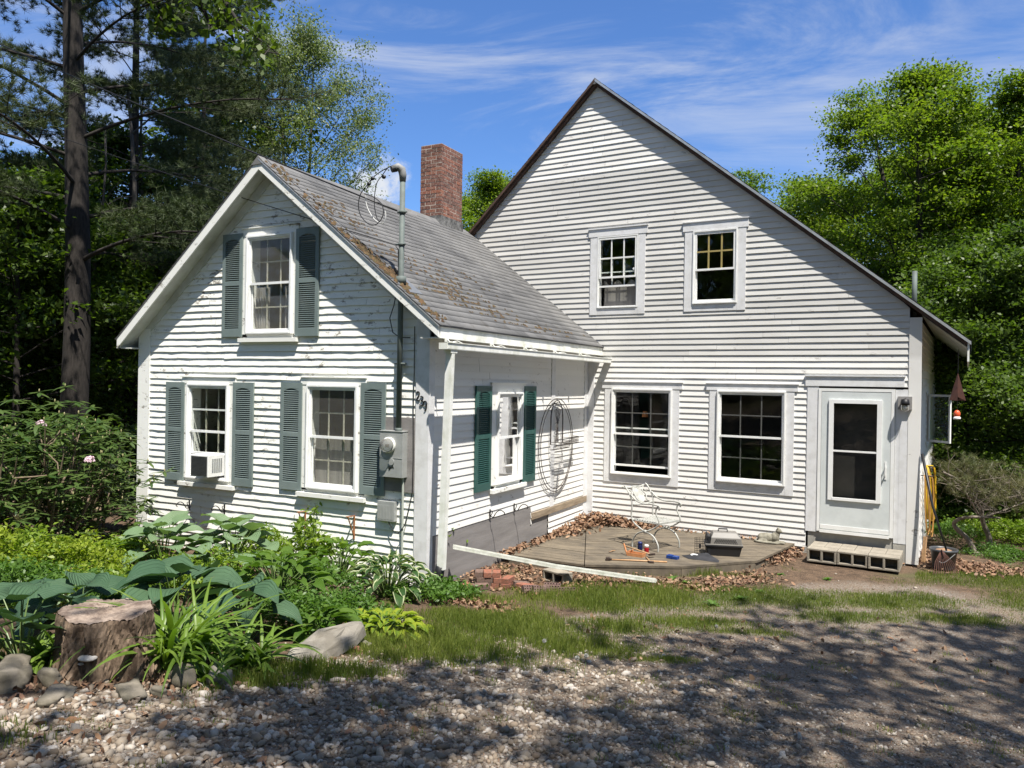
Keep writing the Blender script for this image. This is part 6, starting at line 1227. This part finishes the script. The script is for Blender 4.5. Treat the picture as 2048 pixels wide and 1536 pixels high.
PM = [(-60, 1160, .8, .6, .60, 'yellow green mound at the far left of the bed', M_YEL), (60, 1160, .65, .5, .55, 'bright leafy mound in front of the rhododendron', M_FINE), (150, 1165, .6, .5, .52, 'yellow topped leafy mound left of the pale hostas', M_YEL), (235, 1150, .5, .45, .45, 'fresh green mound at the left corner of the wing', M_FINE), (10, 1210, .6, .5, .38, 'darker leafy mound behind the left dark hosta', M_FINE2),
      (120, 1215, .6, .45, .36, 'mid green mound between the hostas and the yellow mound', M_FINE2), (240, 1205, .5, .4, .40, 'leafy mound between the pale and the dark hostas', M_FINE), (410, 1200, .6, .35, .48, 'leafy mound in front of the right pale hosta', M_FINE), (620, 1205, .55, .4, .46, 'mid green mound right of the middle hosta', M_FINE2), (590, 1258, .5, .35, .32, 'low leafy mound behind the small green hosta', M_FINE2), (700, 1235, .45, .3, .18, 'low mound between the variegated and chartreuse hostas', M_FINE2), (845, 1200, .34, .28, .24, 'dark green mound at the foot of the wing corner', M_FINE2), (905, 1195, .28, .24, .18, 'low green weeds left of the brick stack', M_FINE2), (530, 1130, .5, .3, .45, 'leafy plant against the wall right of the pale hostas', M_FINE)]
for i, (px, py, rx, ry, h, lab, mt) in enumerate(PM): mound(lab, G(px, py), rx, ry, h, int(2600*(rx+.3)), .055 if mt is not M_FINE2 else .05, mt, 300+i)
# tall wild stems and creeper round the meter
def wild(label, p, stems, h, seed, leaves=14, spread=.3, sz=.09, mat=None):
    r = np.random.default_rng(seed); o = thing('wild_shrub', label, 'plant', p, 0, 'tall weeds at the wing corner'); b = MB(); P = []
    for k in range(stems):
        a = r.uniform(0, 6.28); q = np.array([math.cos(a), math.sin(a), 0])*spread*r.uniform(.2, 1); tp = q*1.6+np.array([0, 0, h*r.uniform(.55, 1.05)]); L_ = bezier(q*.3, q+np.array([0, 0, tp[2]*.6]), tp, 8); b.tube(L_, [.006*(1-.7*j/7) for j in range(8)], 5, caps=False)
        for j in range(leaves):
            f = r.uniform(.25, 1); i = min(6, int(f*7)); c_ = L_[i]+(L_[i+1]-L_[i])*(f*7-i); a2 = r.uniform(0, 6.28); e_ = c_+np.array([math.cos(a2), math.sin(a2), -.1])*r.uniform(.05, .14); b.tube([c_, e_], [.003, .002], 4, caps=False)
            for m_ in range(5): P.append(e_+r.normal(0, .045, 3)*np.array([1, 1, .5]))
    b.build('stems', M_STALK, o); P = np.array(P); leaf_mesh('leaves', P, sz, mat or M_FINE, r, .55, o, .9)
wild('tall climbing weed below the electric meter', G(745, 1140), 10, 1.15, 401, 12, .22); wild('leafy creeper on the wing corner board', G(820, 1145), 9, 1.15, 402, 11, .20); wild('leaning leafy weed beside the downspout', G(880, 1150), 10, .75, 403, 12, .22, .075); wild('tall thin weed under the lower right wing window', G(700, 1130), 7, 1.25, 404, 10, .18, .06)
wild('leafy stems rising in front of the wing wall', G(620, 1150), 9, .85, 405, 12, .3, .09)
# daylilies: arching straps
M_DAY = foliage('daylily_strap', (.080, .150, .018), (.16, .235, .040), .34, rough=.4)
def daylily(label, p, n, h, seed, sp_=.14):
    r = np.random.default_rng(seed); o = thing('daylily', label, 'daylily', p, 0, 'daylilies near the stump'); Lf = Leaves()
    for k in range(n):
        a = r.uniform(0, 6.283); l = h*r.uniform(.6, 1.15); rr_ = sp_*math.sqrt(r.random()); a0 = r.uniform(0, 6.28); Lf.add(blade_leaf((rr_*math.cos(a0), rr_*math.sin(a0), -.02), a, r.uniform(1.15, 1.5), l, r.uniform(.026, .044), r.uniform(1.0, 2.5), -.4, nu=3, nv=11))
    Lf.build('leaves', M_DAY, o)
daylily('large daylily clump arching over the right side of the stump', G(350, 1335), 120, .78, 501, .17); daylily('daylily clump left of the slanted stone', G(500, 1335), 75, .55, 502, .12); daylily('small daylily clump on the left side of the stump', G(100, 1325), 55, .48, 503, .09); daylily('low daylily in front of the stone group', G(415, 1362), 26, .36, 504, .06)
# ---- rhododendrons
M_RHO = foliage('rhododendron_leaf', (.030, .064, .014), (.085, .125, .034), .16, rough=.32, spec=.6); M_TWIG = plain('pale_shrub_branch', (.22, .165, .11), .85, (.12, .09, .06), 12)
M_RBUD = foliage('rhododendron_bud', (.22, .22, .09), (.34, .30, .16), .1)
def rhodo(label, p, R_, h, seed, nw=330, flowers=()):
    r = np.random.default_rng(seed); o = thing('rhododendron', label, 'shrub', p, 0, 'rhododendrons left of the wing'); b = MB(); tips = []
    for k in range(16):
        a = k*2.4+r.uniform(-.3, .3); q = np.array([math.cos(a)*R_*r.uniform(.35, .95), math.sin(a)*R_*r.uniform(.35, .95), h*r.uniform(.5, .95)]); L_ = bezier(np.array([r.normal(0, .15), r.normal(0, .15), -.05]), q*np.array([.75, .75, .35])+r.normal(0, .12, 3), q, 7); b.tube(L_, [.026*(1-.75*j/6) for j in range(7)], 6, caps=False)
        for m_ in range(5):
            f = r.uniform(.45, 1); i = min(5, int(f*6)); c_ = L_[i]; e_ = c_+r.normal(0, .22, 3)*R_*.6+np.array([0, 0, .14]); b.tube([c_, (c_+e_)/2+r.normal(0, .04, 3), e_], [.011, .009, .005], 5, caps=False); tips.append(e_)
    tips = np.array(tips); k = nw-len(tips); a = r.uniform(0, 6.283, k); e = np.arccos(r.uniform(-.05, 1, k)); rr_ = r.uniform(.72, 1.04, k); T_ = np.concatenate([tips, np.stack([np.cos(a)*np.sin(e)*R_*rr_, np.sin(a)*np.sin(e)*R_*rr_, .1+np.cos(e)*(h-.1)*rr_], -1)*(1+.12*smooth_noise(a*3, e*3, 2, seed))[:, None]]); T_[:, 2] = np.clip(T_[:, 2], .08, h*1.1)
    b.build('branches', M_TWIG, o, smooth=True); Lf = Leaves(); bd = MB()
    for c_ in T_:
        nl = r.integers(6, 10); a0 = r.uniform(0, 6.28); od = np.array([c_[0], c_[1], 0])/R_*.35
        for j in range(nl):
            Lf.add(blade_leaf(c_+r.normal(0, .01, 3), a0+j*6.283/nl+r.uniform(-.2, .2), r.uniform(-.25, .45), r.uniform(.12, .20), r.uniform(.040, .060), r.uniform(.2, .8), -.15, nu=3, nv=4))
        if r.random() < .45: ell(bd, tuple(c_+np.array([0, 0, .025])), (.009, .009, .024), n=6, m=4)
    Lf.build('leaves', M_RHO, o); tag(bd.build('buds', M_RBUD, o, smooth=True), kind='stuff')
    for f_ in flowers:
        lo_ = np.array(f_)-np.array(p); fb = MB()
        for j in range(26):
            d_ = r.normal(size=3); d_[2] = abs(d_[2])*.8; d_ /= np.linalg.norm(d_); c_ = lo_+d_*.05; t1 = np.cross(d_, r.normal(size=3)); t1 /= np.linalg.norm(t1); t2 = np.cross(d_, t1); fb.add([c_-t1*.022, c_-t2*.020+d_*.012, c_+t1*.022, c_+t2*.02+d_*.012], [(0, 1, 2, 3)])
        fb.build('blossom', M_FLOWER, o)
M_FLOWER = foliage('pale_pink_petal', (.62, .42, .50), (.78, .66, .68), .3, (1.1, .9, 1.))
rp_ = at(120, 1105); fD = np.linalg.norm((rp_-CAM)[:2])/1.0
rhodo('big rhododendron with a pale pink blossom, left of the wing', G(70, 1108), 1.45, 2.05, 601, 400, [pxp(82, 850, 9.1), pxp(180, 922, 9.0)])
rhodo('rhododendron filling the gap beside the wing corner', G(165, 1068), .85, 1.75, 602, 240)
rhodo('rhododendron at the left edge of the photo', G(-90, 1120), 1.3, 1.9, 603, 280)
# ---- stump
M_STBARK = plain('stump_bark', (.055, .036, .023), .95, (.23, .165, .115), 16, .40, .62, bmp=1.0, bs=40, stretch=(1, 1, .45)); M_CUT = plain('weathered_cut_wood', (.30, .235, .185), .85, (.11, .078, .06), 9, .38, .60, bmp=.7, bs=30)
sp0 = at(212, 1352); sp0 = sp0; top = float(np.linalg.norm(sp0[:2]-CAM[:2])); R_s = .27
stump = thing('tree_stump', 'broad sawn tree stump with bracket fungi at the front left', 'stump', (sp0[0]-.16, sp0[1]+.10, sp0[2]-.04)); rs = np.random.default_rng(8); n = 140; hs = .42
ang_ = np.linspace(0, 2*math.pi, n, endpoint=False); prof = 1+.05*np.sin(5*ang_+1)+.06*np.sin(3*ang_)+.03*np.sin(9*ang_+2)-.10*np.exp(-((ang_-5.15)/.09)**2)-.07*np.exp(-((ang_-4.5)/.05)**2)
b = MB(); ridge = np.abs(np.sin(ang_*17+2*np.sin(ang_*5)))**.6*.055+np.abs(np.sin(ang_*29+3*np.sin(ang_*4)))**.7*.035; m0_ = 14
for i_ in range(m0_):
    f = i_/(m0_-1); q = 1.0+.26*(1-f)**4+.03*(1-f); z = hs*f
    sh_ = np.roll(ridge, int(4*math.sin(f*5)))*(1-.35*(i_ == m0_-1))
    for k in range(n): a = ang_[k]; rr_ = R_s*(1+(prof[k]-1)*(1+.8*(1-f)**2))*q*(1+sh_[k]-.05+rs.normal(0, .012)); b.v.append((rr_*math.cos(a)*1.12, rr_*math.sin(a), z+(0 if i_ < m0_-1 else .012*math.sin(2*a)+.008*math.sin(7*a)+.014*math.sin(13*a)*0)))
rows = list(range(m0_))
for i in range(m0_-1):
    for k in range(n): l = (k+1) % n; b.f.append((i*n+k, i*n+l, (i+1)*n+l, (i+1)*n+k))
b.build('bark', M_STBARK, stump)
b = MB()
for q, dz in ((.985, .0), (.90, .004), (.6, .002), (.3, -.006), (.05, .0)):
    for k in range(n): a = 2*math.pi*k/n; rr_ = R_s*prof[k]*q; b.v.append((rr_*math.cos(a)*1.12, rr_*math.sin(a), hs+.003+dz+.012*math.sin(2*a)*q+.008*math.sin(7*a)*q**3+rs.normal(0, .003)))
for i in range(4):
    for k in range(n): l = (k+1) % n; b.f.append((i*n+k, i*n+l, (i+1)*n+l, (i+1)*n+k))
b.f.append(tuple(4*n+k for k in range(n))); b.build('sawn_top', M_CUT, stump, smooth=True)
M_FUNG = plain('bracket_fungus', (.36, .33, .30), .7, (.55, .53, .49), 30)
for a, z, s in ((-.98, .20, .060), (-1.32, .12, .042), (-1.12, .16, .02)):
    part2('fungus', M_FUNG, lambda b: ell(b, (R_s*1.12*math.cos(a)*1.04, R_s*math.sin(a)*1.04, z), (s*1.1, s*.9, s*.28)), stump, smooth=True)
# ---- rocks along the bed
M_ROCK = plain('grey_fieldstone', (.19, .165, .13), .9, (.085, .075, .052), 5, .38, .64, bmp=.8, bs=14); M_ROCK2 = plain('pale_flat_stone', (.245, .225, .19), .9, (.14, .125, .10), 4, .38, .64, bmp=.8, bs=12)
def rock(label, p, s, rz, mat, seed, tilt=(0, 0), rough_=.15, name='rock', sink=.25, sq=.62):
    r = np.random.default_rng(seed); o = MB(); n, m = 20, 12; off = r.uniform(0, 9, 3)
    for i in range(m+1):
        th_ = math.pi*i/m
        for k in range(n):
            a = 2*math.pi*k/n; d = np.array([math.sin(th_)*math.cos(a), math.sin(th_)*math.sin(a), math.cos(th_)]); f = 1+rough_*(math.sin(3*d[0]+off[0]+2*d[1])+math.sin(4*d[1]+off[1])+.6*math.sin(6*d[2]+off[2]+3*d[0])+.5*math.sin(11*d[0]+off[1]+7*d[1])*math.sin(9*d[2]+off[0]))+r.normal(0, .012)
            d = np.sign(d)*np.abs(d)**sq; o.v.append(tuple(d*f*np.array(s)/2))
    for i in range(m):
        for k in range(n): l = (k+1) % n; o.f.append((i*n+k, (i+1)*n+k, (i+1)*n+l, i*n+l))
    q = o.build(name, mat, smooth=True); q.location = (p[0], p[1], p[2]+s[2]*(.5-sink)); q.rotation_euler = (tilt[0], tilt[1], rz); return tag(q, label, 'rock', 'stones edging the bed')
rock('large rounded grey boulder at the left edge of the photo', at(20, 1368), (.34, .22, .17), -.8, M_ROCK, 1); rock('small round stone between the boulder and the stump', at(100, 1368), (.14, .12, .12), .3, M_ROCK, 2); rock('flat brown stone sunk in front of the small round stone', at(110, 1398), (.32, .18, .07), -.7, M_ROCK, 3, sink=.4)
rock('long flat stone in front of the stump', at(262, 1388), (.34, .14, .07), -.35, M_ROCK, 4, sink=.4); rock('brown stone under the daylily', at(365, 1365), (.26, .18, .13), -.4, M_ROCK, 5); rock('pale angular stone right of the daylily', at(440, 1362), (.20, .15, .12), -.9, M_ROCK2, 6, rough_=.2)
sa, sb_ = at(572, 1322), at(724, 1288); sv = sb_-sa; sl_ = float(np.linalg.norm(sv[:2])); r = np.random.default_rng(61)
b = MB(); up_ = [(0, -.02), (.10, -.085), (.28, -.13), (.52, -.125), (.74, -.10), (.93, -.05), (1.0, .01), (.95, .06), (.78, .10), (.55, .13), (.30, .105), (.10, .05)]
for q, z in ((1.10, -.06), (1.04, .0), (.98, .022), (.88, .036), (.5, .042)):
    for u_, v_ in up_: b.v.append((((u_-.5)*q+.5)*sl_, v_*q*1.15+r.normal(0, .004), z+.055*u_**1.3+.012*math.sin(u_*9+v_*20)+r.normal(0, .005)))
n_ = len(up_)
for i in range(4):
    for k in range(n_): l = (k+1) % n_; b.f.append((i*n_+k, i*n_+l, (i+1)*n_+l, (i+1)*n_+k))
b.f.append(tuple(4*n_+k for k in range(n_))); q = b.build('stone_slab', M_ROCK2, bevel=.006); q.location = (sa[0], sa[1], sa[2]+.01); q.rotation_euler = (.10, 0, math.atan2(sv[1], sv[0])); tag(q, 'long slanted pale stone slab at the bed edge', 'rock', 'stones edging the bed')
rock('small whitish stone beside the chartreuse hosta', at(728, 1292), (.16, .08, .06), -.2, M_ROCK2, 8); rock('small red brown stone beside the chartreuse hosta', at(712, 1302), (.09, .07, .05), .5, M_BR2['o'], 9)
rock('small grey stone among the gravel in front of the long flat stone', at(318, 1390), (.12, .09, .06), .2, M_ROCK, 12)
# ---- right side: gnarled dwarf pine, ferns and ground cover
r = np.random.default_rng(71); jp = np.array([2.75, 1.6, 0]); jp = at(1955, 1108); o = thing('dwarf_pine', 'gnarled dwarf pine with bare grey branches right of the house', 'shrub', jp)
def jx(px, py, off=0.0):     # point at the shrub's own distance
    D = (jp-CAM)@_F+off; d = _F+_R*(px-1024)/FPX-_U*(py-768)/FPX; return CAM+d*D-jp
b = MB(); tips = []
TR = (((1952, 1108, 0), (1935, 1078, .1), (1908, 1050, .1), (1925, 1036, 0), (1965, 1034, -.1), (2000, 1036, 0)), ((1978, 1106, .2), (1978, 1075, .2), (1966, 1045, .15), (1962, 1020, .1), (1945, 990, 0), (1915, 960, -.1), (1885, 944, -.2)), ((1962, 1020, .1), (1945, 975, .1), (1935, 950, .2)), ((1962, 1020, .1), (1990, 990, .3), (2015, 965, .3), (2045, 985, .4)), ((1965, 1034, -.1), (2010, 1020, -.1), (2060, 1000, 0)), ((2140, 960, .4), (2050, 985, .3), (2000, 1000, .1)), ((1966, 1045, .15), (1940, 1000, -.2), (1925, 975, -.3)))
for T_i, path in enumerate(TR):
    P = smooth_path([jx(*q) for q in path]); r0 = .045 if T_i < 2 else .018; b.tube(P, [r0*(1-.7*i/len(P)) for i in range(len(P))], 8, caps=False)
    if T_i:
        for k in range(16 if T_i > 1 else 22):
            c_ = P[int(len(P)*r.uniform(.3, .99))]; e_ = c_+r.normal(0, .20, 3)*np.array([1.2, 1, .7])+np.array([0, 0, .12]); b.tube([c_, (c_+e_)/2+r.normal(0, .03, 3), e_], [.007, .005, .003], 5, caps=False); tips.append(e_)
            for m_ in range(3): e2 = e_+r.normal(0, .11, 3); b.tube([e_, e2], [.003, .002], 4, caps=False); tips.append(e2)
b.build('branches', plain('grey_dead_branch', (.22, .185, .15), .9, (.12, .10, .08), 14, bmp=.5), o, smooth=True); tips = np.array(tips)
up_ = jx(1950, 985)[2]; top_t = tips[tips[:, 2] > up_-.10]; more = np.stack([r.uniform(*sorted((jx(1895, 930)[0], jx(2060, 930)[0])), 230), r.uniform(-.3, .6, 230), np.zeros(230)], -1)
cc_ = [(1905, 940), (1925, 925), (1945, 920), (1960, 932), (1978, 940), (1900, 955), (1930, 948), (1995, 948), (2012, 965), (2035, 972), (2055, 962), (1968, 960), (2000, 980), (2070, 985), (1990, 1000), (2030, 1005), (1940, 965), (1893, 945), (1955, 985), (2045, 1020)]
more = np.array([jx(a+r.normal(0, 9), c_+r.normal(0, 7), r.normal(0, .16)+.25*math.sin(a)) for a, c_ in cc_ for q in range(13)])
T2 = np.concatenate([top_t, more]); needles('foliage', T2, foliage('dry_pine_needle', (.065, .085, .030), (.15, .13, .055), .15), r, o, 34, .085, .0045)
RG = [(1900, 1085, .5, .5, .38, 'green ground plants behind the bucket', M_FINE2, .045), (1960, 1075, .6, .5, .40, 'ferny plant under the dwarf pine', M_FINE, .05), (2035, 1085, .6, .5, .40, 'bright ferny plant at the right edge of the photo', M_FINE, .05), (2120, 1100, .7, .6, .5, 'leafy plant just past the right edge', M_FINE, .05), (1925, 1045, .8, .6, .55, 'taller green plants beyond the yellow cord', M_FINE2, .055), (2020, 1040, 1.0, .7, .55, 'green brush behind the dwarf pine', M_FINE2, .06), (1990, 1112, .4, .25, .18, 'low weeds at the foot of the dwarf pine', M_FINE2, .04), (2050, 1125, .5, .25, .2, 'low weeds at the far right of the leaf litter', M_FINE2, .04)]
for i, (px, py, rx, ry, h, lab, mt, sz_) in enumerate(RG): mound(lab, G(px, py), rx, ry, h, int(2600*(rx+.3)), sz_, mt, 700+i, group='plants right of the house')
# plantain and clover weeds in the lawn, dandelion clocks
def plantain(label, p, seed, s=.10):
    r = np.random.default_rng(seed); o = thing('broadleaf_weed', label, 'weed', p, 0, 'broad leaved weeds in the lawn'); Lf = Leaves()
    for k in range(9): Lf.add(blade_leaf((0, 0, 0), k*.7+r.uniform(-.2, .2), r.uniform(.3, 1.0), s*r.uniform(.7, 1.2), s*.42, .8, .1, nu=3, nv=5))
    Lf.build('leaves', M_FINE2, o)
for i, (px, py, lab) in enumerate(((1425, 1210, 'pale weed standing up in the lawn band'), (1345, 1160, 'weed at the foot of the deck front'), (1370, 1168, 'weed under the deck front near the chair'), (1300, 1190, 'weed near the end of the loose gutter'), (1480, 1200, 'dark weed right of the pale one'), (1135, 1190, 'weed right of the holed bricks'), (1560, 1150, 'weed below the deck corner'), (1655, 1160, 'weed left of the step blocks'), (1230, 1205, 'weed in the middle of the lawn'), (1520, 1185, 'weed in the lawn below the stone cat'))): plantain(lab, at(px, py), 800+i, .11 if i < 6 else .08)
def dandelion(label, p, h, seed):
    r = np.random.default_rng(seed); o = thing('dandelion', label, 'dandelion', p, 0, 'dandelion clocks at the lawn edge'); part2('stem', M_STALK, lambda b: b.tube([(0, 0, 0), (.01, .005, h*.6), (.015, 0, h)], .002, 5), o)
    d = r.normal(size=(220, 3)); d /= np.linalg.norm(d, axis=1)[:, None]; c_ = np.array([.015, 0, h]); s_ = np.cross(d, r.normal(size=(220, 3))); V = np.stack([c_+d*.002, c_+d*.017-s_*.0035, c_+d*.017+s_*.0035], 1).reshape(-1, 3); bulk('seed_head', V, np.arange(len(V)).reshape(-1, 3), M_CLOCK, o)
M_CLOCK = foliage('dandelion_fluff', (.5, .5, .47), (.62, .62, .58), .5, (1, 1, 1))
for i, (px, py, lab, h) in enumerate(((1150, 1358, 'taller dandelion clock at the gravel edge', .16), (1168, 1350, 'shorter dandelion clock beside the taller one', .15), (1085, 1300, 'dandelion clock in the grass left of the pair', .08), (1430, 1262, 'dandelion clock on the bare patch to the right', .05))): dandelion(lab, at(px, py), h, 850+i)
